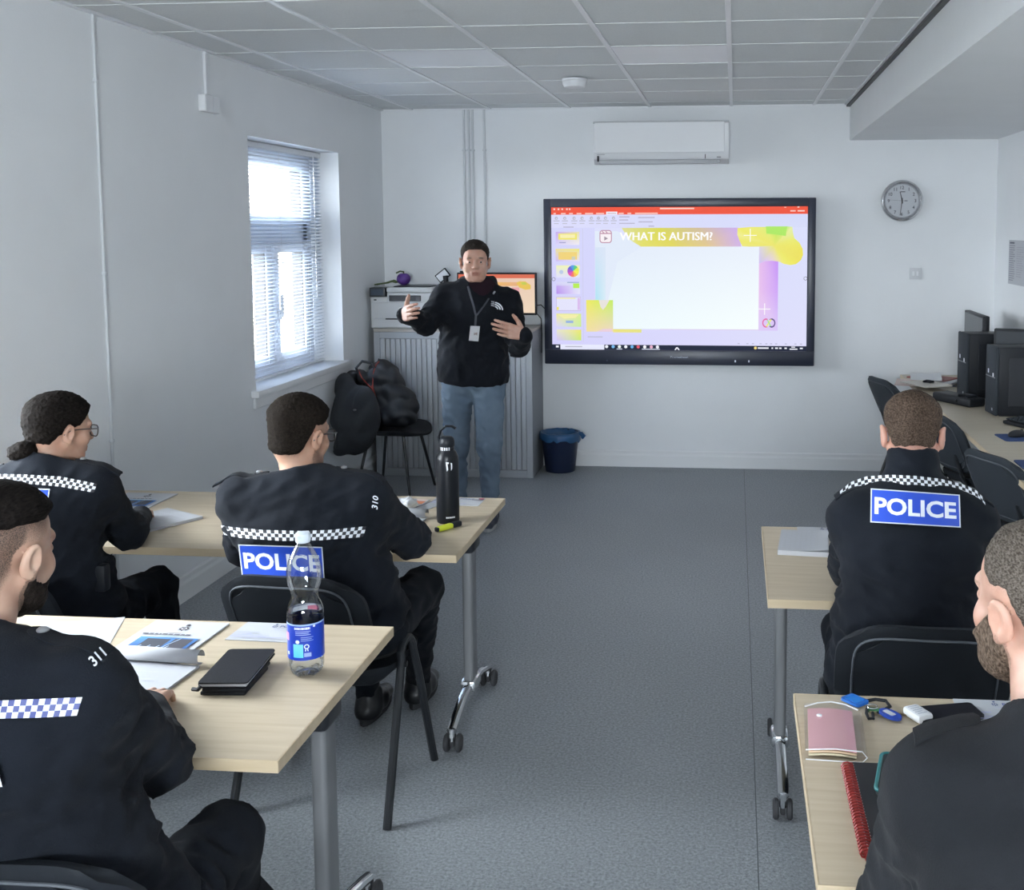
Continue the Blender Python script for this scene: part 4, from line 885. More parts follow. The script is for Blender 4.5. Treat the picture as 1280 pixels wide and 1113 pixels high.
# waste bin with a blue liner
M_BIN = mat('bin_navy', (0.010, 0.018, 0.05), 0.4); M_BAG = mat('blue_liner', (0.02, 0.085, 0.20), 0.35, bump=0.5, bscale=60)
bn = thing('waste_bin', 'dark blue waste bin with a knotted blue liner against the back wall', 'bin', (-1.30, 7.955, 0))
MB().lathe([(0.108, 0.0), (0.112, 0.004), (0.142, 0.285), (0.146, 0.29), (0.140, 0.292), (0.136, 0.28), (0.108, 0.012)], n=32).build('bin_body', M_BIN, bn, angle=0.7)
rows = []; n = 40; r = random.Random(5); jit = [r.uniform(-1, 1) for _ in range(n)]; jit2 = [r.uniform(-1, 1) for _ in range(n)]
for q, (rr, z) in enumerate(((0.10, 0.12), (0.128, 0.27), (0.141, 0.297), (0.151, 0.296), (0.154, 0.27), (0.153, 0.235))):
    rows.append([((rr+0.003*jit[i % n]*(q > 1))*math.cos(2*math.pi*i/n), (rr+0.003*jit[i % n]*(q > 1))*math.sin(2*math.pi*i/n), z+(0.012*jit2[i % n]-0.012*math.sin(2*math.pi*i/n+1) if q == 5 else 0.003*jit2[i % n])) for i in range(n+1)])
MB().grid(rows, n+1, len(rows)).build('liner', M_BAG, bn, angle=2)
MB().tube([(0.145, -0.02, 0.29), (0.165, -0.025, 0.285), (0.18, -0.03, 0.268), (0.172, -0.035, 0.25)], [0.012, 0.016, 0.02, 0.008], 8).build('liner_knot', M_BAG, bn)

# coat over the chair and rucksack on its seat
M_COAT = mat('dark_coat', (0.015, 0.018, 0.023), 0.85, bump=0.4, bscale=300); M_SACK = mat('rucksack_nylon', (0.016, 0.019, 0.024), 0.55, bump=0.3, bscale=240)
u = lambda p, k=0.04: (p, k, 'u')
o, Vc, Fc = soft('coat', [u(rcone((-2.60, 7.02, 0.80), (-2.60, 7.30, 0.80), 0.045, 0.045)), u(rcone((-2.585, 6.98, 0.78), (-2.585, 6.88, 0.55), 0.06, 0.075)), u(rcone((-2.57, 6.90, 0.56), (-2.59, 6.87, 0.36), 0.07, 0.05)),
    u(rcone((-2.47, 6.96, 0.68), (-2.47, 6.93, 0.45), 0.075, 0.085)), u(ellip((-2.48, 6.96, 0.58), (0.14, 0.075, 0.20)), 0.06), u(ellip((-2.52, 6.93, 0.42), (0.11, 0.06, 0.12)), 0.06), u(rcone((-2.60, 7.2, 0.78), (-2.60, 7.3, 0.5), 0.05, 0.05))],
    M_COAT, 0.010, k=0.05, warp=waves(4, 0.10, 0.011, 7, (1, 1, 0.4)), loc=(-2.53, 6.95, 0.3))
tag(o, 'black coat slung over the corner chair below the window sill', 'coat')
pr = soft('coat_clip', [u(ellip((-2.475, 6.838, 0.63), (0.012, 0.008, 0.008)))], M_STEEL, 0.004, 0.02, parent=o)[0]; pr.data.transform(Matrix.Translation((2.53, -6.95, -0.3)))
rk = soft('rucksack', [u(rcone((-2.46, 7.20, 0.55), (-2.43, 7.22, 0.84), 0.115, 0.085)), u(rcone((-2.30, 7.20, 0.55), (-2.36, 7.22, 0.80), 0.115, 0.09)), u(rcone((-2.235, 7.18, 0.545), (-2.24, 7.20, 0.64), 0.085, 0.085)), u(rcone((-2.41, 7.20, 0.84), (-2.425, 7.19, 0.925), 0.06, 0.022)), u(rcone((-2.53, 7.16, 0.80), (-2.545, 7.15, 0.875), 0.05, 0.02)),
    u(rcone((-2.36, 7.11, 0.54), (-2.25, 7.12, 0.56), 0.06, 0.06)), (ellip((-2.50, 7.17, 0.91), (0.05, 0.06, 0.045)), 0.02, 's')], M_SACK, 0.010, warp=waves(9, 0.14, 0.018, 7), loc=(-2.36, 7.2, 0.455))
ro, Vr, Fr = rk; tag(ro, 'black rucksack with red zip edging on the corner chair', 'rucksack'); T_R = tree_of(Vr, Fr)
def on_surface(T, pts, off, Y=6):
    out = []
    for px, py in pts:
        dd = ray_dir(px, py).normalized(); h = T.ray_cast(Vector((0, 0, EYE)), dd)
        if h[0] is not None: out.append(h[0]-dd*off)
    return out
M_RED = mat('red_trim', (0.30, 0.045, 0.03), 0.6)
for nm, L in (('zip_edge', [(448, 463), (452, 472), (459, 480), (465, 486), (467, 493), (469, 501)]), ('zip_edge', [(474, 452), (470, 457), (467, 465), (466, 476), (466, 486)]), ('zip_pull', [(465, 482), (467, 488), (469, 496), (470, 503)])):
    P_ = on_surface(T_R, L, 0.004)
    if len(P_) > 2:
        q = MB().tube(P_, 0.007 if nm == 'zip_pull' else 0.0045, 6).build(nm, M_RED, ro); q.data.transform(Matrix.Translation((2.36, -7.2, -0.455)))
q = MB().tube([(-2.54, 7.15, 0.80), (-2.56, 7.12, 0.87), (-2.52, 7.13, 0.915), (-2.46, 7.15, 0.90), (-2.44, 7.16, 0.86)], 0.010, 8).build('carry_strap', M_SACK, ro); q.data.transform(Matrix.Translation((2.36, -7.2, -0.455)))

# ------------------------------------------------------------------ computers on the wall desk
DZ = 0.7302
def tower(label, A, ang, h):
    t = thing('computer_tower', label, 'computer', (A[0], A[1], DZ), ang, 'computer towers on the wall desk')
    MB().box(0.004, 0.36, 0.0, 0.185, 0.006, h, 0.006, 2).build('case', M_BLACK, t)
    fb = MB().box(-0.014, 0.006, 0.0, 0.185, 0.004, h+0.002, 0.008, 2).build('front_bezel', M_CHP2, t)
    MB().box(0.06, 0.32, -0.002, 0.001, 0.06, h-0.06, 0.002, 1).build('side_panel', mat('tower_side', (0.011, 0.013, 0.018), 0.5), t)
    MB().box(-0.016, -0.012, 0.01, 0.175, h*0.55, h*0.565, 0.001, 1).build('drive_slot', M_STEEL, fb)
    pr = Print(lambda x, y, e: (-0.0145-e, x, y)); pr.rect(0.14, h*0.60, 0.12, h*0.66, (0.8, 0.82, 0.9)); pr.rect(0.055, h*0.565, 0.035, h*0.62, (0.8, 0.8, 0.85)); pr.rect(0.06, 0.03, 0.04, 0.045, (0.35, 0.37, 0.42)); pr.build('badge', M_PRINT, fb)
    for yy in (0.03, 0.155): MB().box(0.02, 0.34, yy-0.012, yy+0.012, 0, 0.007).build('foot', M_RUB, t, smooth=False)
    return t
tower('black computer tower farther from the camera, with a flat black box before it', (1.465, 6.95), math.radians(6), 0.415)
tower('black computer tower nearer the camera, behind the keyboard', (1.497, 6.31), math.radians(5), 0.40)
fbx = thing('docking_box', 'flat black box with a looped cable in front of the farther computer tower', 'box', (1.385, 6.80, DZ), math.radians(-60))
MB().box(-0.17, 0.17, -0.075, 0.055, 0, 0.055, 0.014, 3).build('box_body', M_BLACK, fbx)
MB().tube([(0.06, -0.082, 0.02), (0.05, -0.05, 0.062), (0.09, -0.01, 0.066), (0.14, -0.0, 0.064), (0.12, -0.06, 0.06)], 0.008, 8).build('cable', M_BLACK, fbx)
def screen_thing(label, y0, y1, z1, x, at_=None, rz=0):
    t = thing('desk_monitor', label, 'monitor', (*(at_ or (x, (y0+y1)/2)), DZ), rz, 'monitors on the wall desk'); h = (y1-y0)/2; zt = z1-DZ
    b = MB(); b.box(-0.012, 0.03, -h, h, zt-0.33, zt, 0.006, 2); b.build('casing', M_BLACK, t)
    MB().box(-0.014, -0.0115, -h+0.014, h-0.014, zt-0.315, zt-0.014, 0.001, 1).build('dark_panel', mat('dark_screen', (0.05, 0.055, 0.062), 0.25), t)
    MB().box(0.03, 0.05, -0.03, 0.03, 0.01, zt-0.12, 0.004, 1).box(-0.05 if at_ else -0.07, 0.05 if at_ else 0.11, -0.11, 0.11, 0, 0.014, 0.005, 1).build('stand', M_BLACK, t)
screen_thing('switched-off monitor standing behind the farther computer tower', 7.22, 7.80, 1.235, 1.62)
screen_thing('switched-off monitor standing behind the nearer computer tower at the picture\'s edge', -0.17, 0.17, 1.205, 0, (1.715, 6.63), math.radians(68))
M_MATB = mat('blue_mousepad', (0.015, 0.045, 0.15), 0.8)
o = tag(MB().prism(rrect(0.22, 0.19, 0.02), 0, 0.004, M=Matrix.Identity(4)).build('mouse_mat', M_MATB, loc=(1.47, 5.68, DZ)), 'blue mouse mat under the black mouse and keyboard', 'mouse mat'); o.rotation_euler = (0, 0, 0.1)
o = tag(MB().prism(rrect(0.22, 0.19, 0.02), 0, 0.004).build('mouse_mat', M_MATB, loc=(1.40, 5.02, DZ)), 'bare blue mouse mat nearest the desk\'s near end', 'mouse mat')
kb = thing('keyboard', 'black keyboard on the wall desk beside the nearer tower', 'keyboard', (1.63, 5.93, DZ), math.radians(-64))
MB().box(-0.21, 0.21, -0.07, 0.07, 0.002, 0.02, 0.005, 2, M=Matrix.Rotation(0.05, 4, 'X') @ Matrix.Translation((0, 0, 0.004))).build('key_tray', M_BLACK, kb)
kc = MB().box(-0.0083, 0.0083, -0.0083, 0.0083, 0, 0.008, 0.002, 1).mesh('key', M_CHP2)
for j in range(5):
    for i in range(17): link('key', kc, kb, (-0.19+0.0237*i, -0.05+0.0235*j, 0.0265+0.0012*j))
ms = thing('mouse', 'black computer mouse on the blue mouse mat', 'mouse', (1.455, 5.70, DZ+0.004), math.radians(-60))
soft('mouse_shell', [u(ellip((0, 0, 0.008), (0.031, 0.055, 0.026))), (plane((0, 0, 0.0), (0, 0, -1)), 0.004, 'i')], M_BLACK, 0.004, 0.02, parent=ms)
MB().cyl((-0.003, 0.03, 0.026), (0.003, 0.03, 0.026), 0.009, n=12).build('scroll_wheel', M_RUB, ms)
# loose papers at the far end of the desk
PC = [((0.70, 0.71, 0.74), 'white sheet topmost on the paper pile by the wall'), ((0.42, 0.42, 0.45), 'grey magazine fanned out beside the computer tower'), ((0.30, 0.07, 0.06), 'dark red booklet within the paper pile'), ((0.62, 0.58, 0.52), 'cream leaflet at the near edge of the paper pile'), ((0.25, 0.27, 0.31), 'dark grey folder at the bottom of the paper pile'), ((0.66, 0.52, 0.48), 'pale pink leaflet at the left of the paper pile')]
for k, (x, y, rz, ci, hz) in enumerate(((1.36, 7.62, 0.3, 4, 0), (1.22, 7.62, -0.2, 5, 0.006), (1.46, 7.66, -0.6, 1, 0.012), (1.40, 7.80, 0.9, 2, 0.018), (1.29, 7.44, 0.45, 3, 0.024), (1.34, 7.74, -0.15, 0, 0.030))):
    P, Q = [], []; nn = 8; rr = random.Random(k)
    for j in range(nn+1):
        P.append([(-0.105+0.21*i/nn, -0.148+0.296*j/nn, 0.0+0.0*i) for i in range(nn+1)]); Q.append([(-0.105+0.21*i/nn, -0.148+0.296*j/nn, 0.006+0.03*max(0, i/nn-0.6)**2*(k % 3)+0.012*max(0, j/nn-0.5)**2*(k % 2)) for i in range(nn+1)])
    o = MB().slab(P, Q, nn+1, nn+1).build('paper_sheet', mat('loose_paper_%d' % ci, PC[ci][0], 0.5), loc=(x, y, DZ+hz)); o.rotation_euler = (0, 0, rz); tag(o, PC[ci][1], 'paper', 'papers at the far end of the wall desk')
gl = tag(MB().tube([(-0.035, 0, 0.006), (-0.01, 0.01, 0.008), (0.01, -0.008, 0.008), (0.035, 0, 0.006)], [0.007, 0.011, 0.011, 0.007], 8).build('black_clip', M_BLACK, loc=(1.31, 7.46, DZ+0.034)), 'small black clip lying on the paper pile', 'clip')

# ------------------------------------------------------------------ things on the tables
TT = TZ+0.0004
def sheet(name, label, cat, c, w, h, rz, th=0.0012, z=0, group=None, bulge=0.0, m=None):
    t = thing(name, label, cat, (c[0], c[1], TT+z), rz, group)
    n = 8; P = [[(-w/2+w*i/n, -h/2+h*j/n, bulge*math.sin(math.pi*i/n)**2*0) for i in range(n+1)] for j in range(n+1)]
    Q = [[(-w/2+w*i/n, -h/2+h*j/n, th+bulge*max(0, (i/n-0.5)*2)**2*max(0, 1-j/n*1.2)) for i in range(n+1)] for j in range(n+1)]
    MB().slab(P, Q, n+1, n+1).build('sheet', m or M_PAPER, t)
    return t, Print(lambda x, y, e: (x, y, th+0.0002+e+bulge*max(0, x/w*2)**2*max(0, 1-(y/h+0.5)*1.2)))
def crest(pr, x, y, s, c=(0.06, 0.05, 0.06)):
    for k in range(8):
        a = math.pi/4*k; pr.poly([(x+s*math.cos(a-0.28)*0.62, y+s*math.sin(a-0.28)*0.62), (x+s*math.cos(a)*1.0, y+s*math.sin(a)*1.0), (x+s*math.cos(a+0.28)*0.62, y+s*math.sin(a+0.28)*0.62)], c); pr.k -= 1
    pr.k += 1; pr.disc(x, y, s*0.68, c, 14); pr.disc(x, y, s*0.44, (0.62, 0.62, 0.65), 12); pr.disc(x, y, s*0.26, c, 10); pr.rect(x-s*0.3, y+s*0.95, x+s*0.3, y+s*1.4, c); pr.disc(x, y+s*1.35, s*0.32, c, 8)
INK = (0.12, 0.12, 0.15); BLUEINK = (0.38, 0.40, 0.62); GREYINK = (0.5, 0.51, 0.56)
def name_card(label, c, w, h, rz, flip=False):
    t, p = sheet('name_card', label, 'card', c, w, h, rz, 0.0016, group='white cards with crest on the tables')
    crest(p, -0.012, h*0.30, h*0.075, (0.06, 0.08, 0.2)); p.text('POLICE', 0.004, h*0.235, h*0.11, (0.10, 0.12, 0.3), 0.03); p.rect(-0.018, h*0.15, 0.038, h*0.175, (0.45, 0.46, 0.55)); p.rect(-0.018, h*0.10, 0.03, h*0.12, (0.55, 0.56, 0.63))
    p.rect(0.055, h*0.13, 0.10, h*0.17, INK); p.rect(0.055, h*0.2, 0.075, h*0.23, (0.35, 0.33, 0.35)); p.disc(0.085, h*0.30, h*0.07, (0.05, 0.03, 0.05), 10); p.rect(0.082, h*0.2, 0.10, h*0.36, (0.35, 0.07, 0.12))
    for k in range(4): p.rect(-w*0.47, -h*(0.12+0.09*k), -w*0.47+w*(0.32, 0.24, 0.5, 0.72)[k], -h*(0.12+0.09*k)+h*0.03, BLUEINK)
    p.build('print', M_PRINT, t); return t
def guide(label, c, rz):                                 # cover with crest, title and dark blue picture
    t, p = sheet('booklet', label, 'booklet', c, 0.21, 0.297, rz, 0.004, group='crested booklets')
    crest(p, 0.005, 0.095, 0.018); p.rect(-0.03, 0.063, 0.015, 0.067, (0.72, 0.55, 0.45)); p.scribble(-0.085, 0.044, 0.10, 0.054, INK, 1, 6, 0.8); p.rect(-0.03, 0.033, 0.04, 0.036, (0.4, 0.6, 0.6))
    p.rect(-0.075, -0.065, 0.085, 0.026, [(0.03, 0.07, 0.25), (0.04, 0.10, 0.3), (0.06, 0.18, 0.42), (0.10, 0.28, 0.55)], 3, 3); p.rect(-0.05, -0.05, 0.015, 0.015, (0.06, 0.065, 0.085)); p.rect(0.025, -0.05, 0.075, 0.018, (0.065, 0.065, 0.08))
    for k in range(4): p.line((-0.05+0.025*k, -0.055), (-0.042+0.025*k, -0.03), 0.003, (0.4, 0.5, 0.65)); p.k -= 1
    p.k += 1; p.line((0.018, -0.05), (0.04, 0.02), 0.003, (0.4, 0.5, 0.65)); p.build('print', M_PRINT, t); return t
def pad(label, c, w, h, rz, roll=True, seed=1, th=0.006, lines=9):
    t, p = sheet('writing_pad', label, 'notepad', c, w, h, rz, th, group='writing pads on the tables')
    if lines: p.scribble(-w*0.42, h*0.36, w*0.40, -h*0.42, GREYINK, lines, seed, 0.22)
    p.build('handwriting', M_PRINT, t)
    if roll:                                             # page turned over the top in a loose roll
        rows = []; R = 0.017
        for x in (-w/2, 0, w/2):
            rows.append([(x, h/2-0.012-R*math.sin(a)*1.0+0.02, th+R-R*math.cos(a)) for a in [math.radians(q) for q in range(-20, 300, 20)]])
        MB().slab([list(r) for r in zip(*rows)], [[(q[0], q[1]+0.0004, q[2]+0.0008) for q in r] for r in zip(*rows)], 3, 16).build('rolled_page', M_PAPER, t, angle=2)
    return t
# nearer left table
guide('crested booklet beside the writing pad of the officer numbered 311', (-1.475, 2.615), -0.03)
pad('writing pad with a rolled page under the hand of the officer numbered 311', (-1.415, 2.335), 0.205, 0.29, -0.06, seed=2)
name_card('white crested card partly behind the water bottle', (-1.222, 2.714), 0.205, 0.128, -0.03)
t, p = sheet('paper_sheet', 'white sheet at the far left of the nearer left table', 'paper', (-1.745, 2.66), 0.21, 0.20, 0.35, 0.001); p.scribble(-0.08, 0.08, 0.08, 0.03, GREYINK, 3, 2); p.build('print', M_PRINT, t)
M_LEATH = mat('black_leather', (0.012, 0.013, 0.017), 0.6, spec=0.2, bump=0.35, bscale=350)
pb = thing('pocket_wallet', 'black wallet at the bottom, under the black pocket book', 'wallet', (-1.176, 2.415, TT), 0.07)
MB().box(-0.055, 0.05, -0.092, 0.06, 0, 0.009, 0.003, 2).build('lower_flap', M_LEATH, pb); MB().box(-0.05, 0.052, -0.094, 0.07, 0.0095, 0.018, 0.003, 2).build('upper_flap', M_LEATH, pb)
pk = thing('pocket_book', 'black pocket book with white page edge, on the wallet beside the bottle', 'notebook', (-1.182, 2.425, TT+0.0183), 0.10)
b = MB(); b.prism(rrect(0.116, 0.205, 0.010, 4), 0, 0.0025).prism(rrect(0.116, 0.205, 0.010, 4), 0.0095, 0.0125); b.box(-0.058, -0.054, -0.095, 0.095, 0.002, 0.010); b.build('cover', M_LEATH, pk, angle=0.5)
MB().box(-0.054, 0.054, -0.100, 0.099, 0.0026, 0.0094).build('pages', M_PAPER, pk, smooth=False)
MB().tube([(-0.07, -0.098, -0.004), (-0.055, -0.106, -0.002), (-0.05, -0.10, 0.004)], 0.005, 6).build('pen_loop', M_LEATH, pk)

# water bottle
M_PET = bpy.data.materials.new('clear_plastic'); M_PET.use_nodes = True; MATS['clear_plastic'] = M_PET
_b = M_PET.node_tree.nodes['Principled BSDF']; _b.inputs['Base Color'].default_value = (0.95, 0.98, 1, 1); _b.inputs['Transmission Weight'].default_value = 1; _b.inputs['Roughness'].default_value = 0.02; _b.inputs['IOR'].default_value = 1.22
M_PET = glass_mat('thin_plastic', (0.95, 0.97, 0.985), 0.15)
M_WATER = bpy.data.materials.new('water'); M_WATER.use_nodes = True
_b = M_WATER.node_tree.nodes['Principled BSDF']; _b.inputs['Base Color'].default_value = (0.93, 0.97, 1, 1); _b.inputs['Transmission Weight'].default_value = 1; _b.inputs['Roughness'].default_value = 0.0; _b.inputs['IOR'].default_value = 1.06
wb = thing('water_bottle', 'clear plastic water bottle with blue label and white cap, half full', 'bottle', (-1.030, 2.47, TT))
PR = [(0.0200, 0.0041), (0.0300, 0.0000), (0.0380, 0.0062), (0.0415, 0.0206), (0.0415, 0.0411), (0.0425, 0.0473), (0.0425, 0.1336), (0.0435, 0.1419), (0.0435, 0.1563), (0.0400, 0.1706), (0.0340, 0.1830), (0.0315, 0.1953), (0.0330, 0.2056), (0.0385, 0.2190), (0.0415, 0.2385), (0.0410, 0.2570), (0.0360, 0.2796), (0.0270, 0.3002), (0.0185, 0.3146), (0.0145, 0.3228), (0.0135, 0.3351)]
def ribbed(prof, inset=0.0, n=40):
    b = MB(); rows = []
    for r_, z in prof:
        row = []
        for i in range(n):
            t = 2*math.pi*i/n; k = 1.0
            if z < 0.03: k = 1-0.10*(1-z/0.03)*(0.5+0.5*math.cos(5*t))
            if 0.172 < z < 0.205: k = 1-0.018*(0.5+0.5*math.cos(10*t))
            row.append(((r_-inset)*k*math.cos(t), (r_-inset)*k*math.sin(t), z+(0.010*(0.5+0.5*math.cos(5*t)) if z < 0.003 else 0)))
        rows.append(row+[row[0]])
    return b.grid(rows, n+1, len(prof))
bo = ribbed(PR); bm = bmesh.new(); bm.from_mesh(bo.mesh('t', M_PET)); bmesh.ops.remove_doubles(bm, verts=bm.verts[:], dist=1e-5)
bmesh.ops.holes_fill(bm, edges=[e for e in bm.edges if e.is_boundary and e.verts[0].co.z < 0.02 and e.verts[1].co.z < 0.02]); bo = MB().bmesh(bm)
inner = ribbed([(r_, z) for r_, z in PR[1:]], 0.0012); inner.v = [(x, y, z+0.001) for x, y, z in inner.v]
bo.build('bottle_shell', M_PET, wb, angle=2)
lvl = 0.159; wp = [(r_-0.0025, z+0.002) for r_, z in PR if z < lvl]+[(0.0395, lvl), (0.037, lvl+0.0008), (0.001, lvl+0.0008)]
wpb = MB().lathe([(0.001, 0.008)]+wp, n=40).build('water', M_WATER, wb, angle=0.8)
MB().lathe([(0.0165, 0.324), (0.0172, 0.326), (0.0172, 0.342), (0.0165, 0.346), (0.012, 0.3475)], n=28).build('cap', mat('cap_white', (0.62, 0.68, 0.74), 0.4), wb, angle=0.8)
b = MB()
for k in range(28):
    a = 2*math.pi*k/28; b.box(0.0168, 0.0182, -0.0008, 0.0008, 0.328, 0.341, M=Matrix.Rotation(a, 4, 'Z'))
o = b.build('cap_ribs', MATS['cap_white'], wb, smooth=False); o['kind'] = 'stuff'
def LAB(x, y, e): a = x/0.043; return ((0.0432+e)*math.sin(a), -(0.0432+e)*math.cos(a), 0.046+(y-0.060)*0.96)
S = Print(LAB, 0.00012)
S.rect(-0.135, 0.060, 0.135, 0.150, (0.012, 0.045, 0.40), 64, 1)
S.rect(-0.135, 0.148, 0.135, 0.152, (0.35, 0.5, 0.8), 64, 1)
S.rect(-0.0375, 0.066, -0.0365, 0.142, (0.45, 0.55, 0.85), 1, 1); S.rect(-0.027, 0.066, -0.026, 0.142, (0.12, 0.2, 0.6), 1, 1)
S.rect(-0.050, 0.108, -0.029, 0.128, [(0.7, 0.15, 0.35), (0.75, 0.45, 0.65), (0.7, 0.3, 0.6), (0.5, 0.1, 0.5)], 4, 1); S.rect(-0.036, 0.072, -0.029, 0.08, (0.85, 0.88, 0.95), 2, 1)
S.scribble(-0.010, 0.146, 0.030, 0.138, (0.80, 0.84, 0.95), 1, 3, 0.7)
for k in range(3): S.rect(-0.008, 0.1335-0.0042*k, 0.028-0.004*(k % 2), 0.135-0.0042*k, (0.42, 0.50, 0.78), 6, 1); S.k -= 1
for k in range(3): S.rect(0.005, 0.1185-0.0042*k, 0.034-0.004*(k % 2), 0.12-0.0042*k, (0.28, 0.36, 0.68), 5, 1); S.k -= 1
S.k += 1; S.disc(-0.003, 0.108, 0.005, (0.75, 0.8, 0.9), 10); S.rect(-0.014, 0.068, 0.010, 0.102, [(0.10, 0.55, 0.85), (0.12, 0.6, 0.9), (0.2, 0.6, 0.9), (0.2, 0.65, 0.92)], 5, 1)
S.ring(0.018, 0.096, 0.005, 0.0022, (0.75, 0.8, 0.92), 12); S.line((0.016, 0.09), (0.015, 0.084), 0.002, (0.75, 0.8, 0.92)); S.line((0.020, 0.09), (0.021, 0.084), 0.002, (0.75, 0.8, 0.92)); S.rect(0.012, 0.07, 0.028, 0.08, (0.3, 0.38, 0.7), 3, 1); S.disc(0.036, 0.146, 0.003, (0.8, 0.84, 0.95), 8)
S.build('label', attr_mat('label_film', rough=0.3, spec=0.5), wb)

# farther left table
M_FLASK = mat('black_enamel', (0.006, 0.007, 0.010), 0.36, spec=0.3)
fl = thing('steel_flask', 'tall black insulated flask with carry loop beside the yellow highlighter', 'flask', (-1.045, 3.835, TT))
MB().lathe([(0.036, 0.0), (0.040, 0.003), (0.0415, 0.012), (0.0415, 0.232), (0.040, 0.245), (0.033, 0.262), (0.0265, 0.268), (0.026, 0.270)], n=40).build('flask_body', M_FLASK, fl, angle=0.9)
MB().lathe([(0.0255, 0.270), (0.0265, 0.272), (0.0265, 0.280), (0.0255, 0.282)], n=32).build('collar', mat('collar_dark', (0.015, 0.016, 0.02), 0.3, metal=0.5), fl)
cl_ = MB().lathe([(0.0265, 0.282), (0.028, 0.284), (0.028, 0.300), (0.025, 0.312), (0.018, 0.318)], n=32).build('cap', M_BLACK, fl, angle=0.8)
MB().tube([(-0.026, 0, 0.296), (-0.030, 0, 0.315), (-0.022, 0, 0.34), (-0.002, 0.0, 0.356), (0.020, 0, 0.356), (0.034, 0, 0.348)], 0.006, 8, flat=(0.011, 0.0045, (0, 1, 0))).build('carry_loop', M_BLACK, cl_)
S = Print(lambda x, y, e: ((0.0418+e)*math.sin(x/0.0418), -(0.0418+e)*math.cos(x/0.0418), y), 0.0002)
S.poly([(0.006, 0.232), (0.017, 0.230), (0.0165, 0.225), (0.012, 0.2245), (0.0145, 0.203), (0.0095, 0.197), (0.0075, 0.215)], (0.85, 0.86, 0.9)); S.poly([(0.023, 0.228), (0.029, 0.226), (0.029, 0.206), (0.0245, 0.199), (0.0245, 0.22)], (0.85, 0.86, 0.9))
S.scribble(0.004, 0.030, 0.040, 0.022, (0.75, 0.76, 0.8), 1, 8, 0.7)
for k in range(5): a = -0.030+0.0125*k; S.rect(a, 0.2705, a+0.0065, 0.2815, (0.75, 0.77, 0.82)); S.k -= 1
for i in range(len(S.v)):                              # the cap marks sit on the narrower collar
    if S.v[i][2] > 0.269: x, y, z = S.v[i]; q = 0.0268/math.hypot(x, y); S.v[i] = (x*q, y*q, z)
S.build('emblem', M_PRINT, fl)
hl = thing('highlighter', 'yellow highlighter pen with dark cap lying in front of the flask', 'pen', (-1.022, 3.738, TT+0.0095), math.radians(57))
M_HY = mat('highlighter_yellow', (0.55, 0.62, 0.03), 0.4)
MB().box(-0.045, 0.022, -0.011, 0.011, -0.0092, 0.0092, 0.006, 3).build('barrel', M_HY, hl); MB().box(0.022, 0.062, -0.012, 0.012, -0.0094, 0.0094, 0.005, 3).build('cap', M_BLACK, hl); MB().box(-0.054, -0.044, -0.0095, 0.0095, -0.008, 0.008, 0.004, 2).build('end_plug', M_BLACK, hl)
name_card('white crested card partly behind the black flask', (-1.087, 4.127), 0.20, 0.12, -0.02)
pad('large writing pad with a rolled page at the elbow of the bespectacled officer', (-1.255, 3.715), 0.21, 0.30, -0.12, seed=5, lines=0)
pn = thing('pen', 'thin dark pen across the writing pad on the farther left table', 'pen', (-1.235, 3.84, TT+0.0062), math.radians(12))
MB().cyl((-0.07, 0, 0.004), (0.062, 0, 0.004), 0.004, n=10).build('barrel', M_BLACK, pn); MB().cyl((0.062, 0, 0.004), (0.072, 0, 0.004), 0.003, 0.0008, n=8).build('nib', M_STEEL, pn)
t, p = sheet('leaflet', 'leaflet with an orange band behind the rolled writing pad', 'leaflet', (-1.335, 4.075), 0.25, 0.17, -0.12, 0.002)
p.rect(-0.115, 0.01, 0.12, 0.055, (0.62, 0.22, 0.12)); p.scribble(-0.11, 0.0, 0.1, -0.07, GREYINK, 4, 4); p.rect(-0.12, 0.06, 0.12, 0.08, (0.7, 0.55, 0.5)); p.build('print', M_PRINT, t)
t, p = sheet('card_strip', 'white folded card with a dark edge beside the orange-banded leaflet', 'card', (-1.165, 4.09), 0.06, 0.19, -0.35, 0.003); p.rect(-0.03, -0.09, -0.022, 0.09, (0.2, 0.2, 0.24)); p.build('print', M_PRINT, t)
o, Vw, Fw = soft('plastic_wrapper', [u(ellip((-1.29, 4.00, TT+0.018), (0.07, 0.035, 0.014))), u(ellip((-1.25, 4.01, TT+0.022), (0.035, 0.03, 0.018)))], mat('crumpled_film', (0.72, 0.73, 0.76), 0.25), 0.004, 0.02, warp=waves(12, 0.035, 0.008, 7), loc=(-1.29, 4.0, TT)); tag(o, 'crumpled clear plastic wrapper on the leaflet', 'wrapper')
guide('crested booklet by the elbow of the officer with the hair bun', (-2.355, 4.0), 0.0)
t, p = sheet('paper_stack', 'stack of white sheets under the elbow of the officer with the hair bun', 'paper', (-2.135, 3.72), 0.22, 0.30, -0.5, 0.010); p.scribble(-0.09, 0.11, 0.09, -0.05, GREYINK, 6, 7); p.build('print', M_PRINT, t)

# farther right table
t = pad('thick notepad with curled page on the table of the officer leaning forward', (0.238, 3.645), 0.165, 0.25, -0.09, roll=False, seed=9, th=0.016, lines=0)
p = Print(lambda x, y, e: (x, y, 0.0188+e)); 
for k in range(7): p.scribble(-0.075+0.017*k, 0.11, -0.062+0.017*k, -0.10, GREYINK, 15, 20+k, 0.35)
p.build('writing', M_PRINT, t)
rows = [[(-0.08+0.16*i/10, y, 0.0175+0.022*max(0, i/10-0.45)**2*(1 if y < 0 else 0.2)) for i in range(11)] for y in (-0.123, 0, 0.12)]
MB().slab(rows, [[(q[0], q[1], q[2]+0.0008) for q in r] for r in rows], 11, 3).build('top_page', M_PAPER, t)
name_card('white crested card behind the thick notepad', (0.325, 3.805), 0.20, 0.125, -0.03)

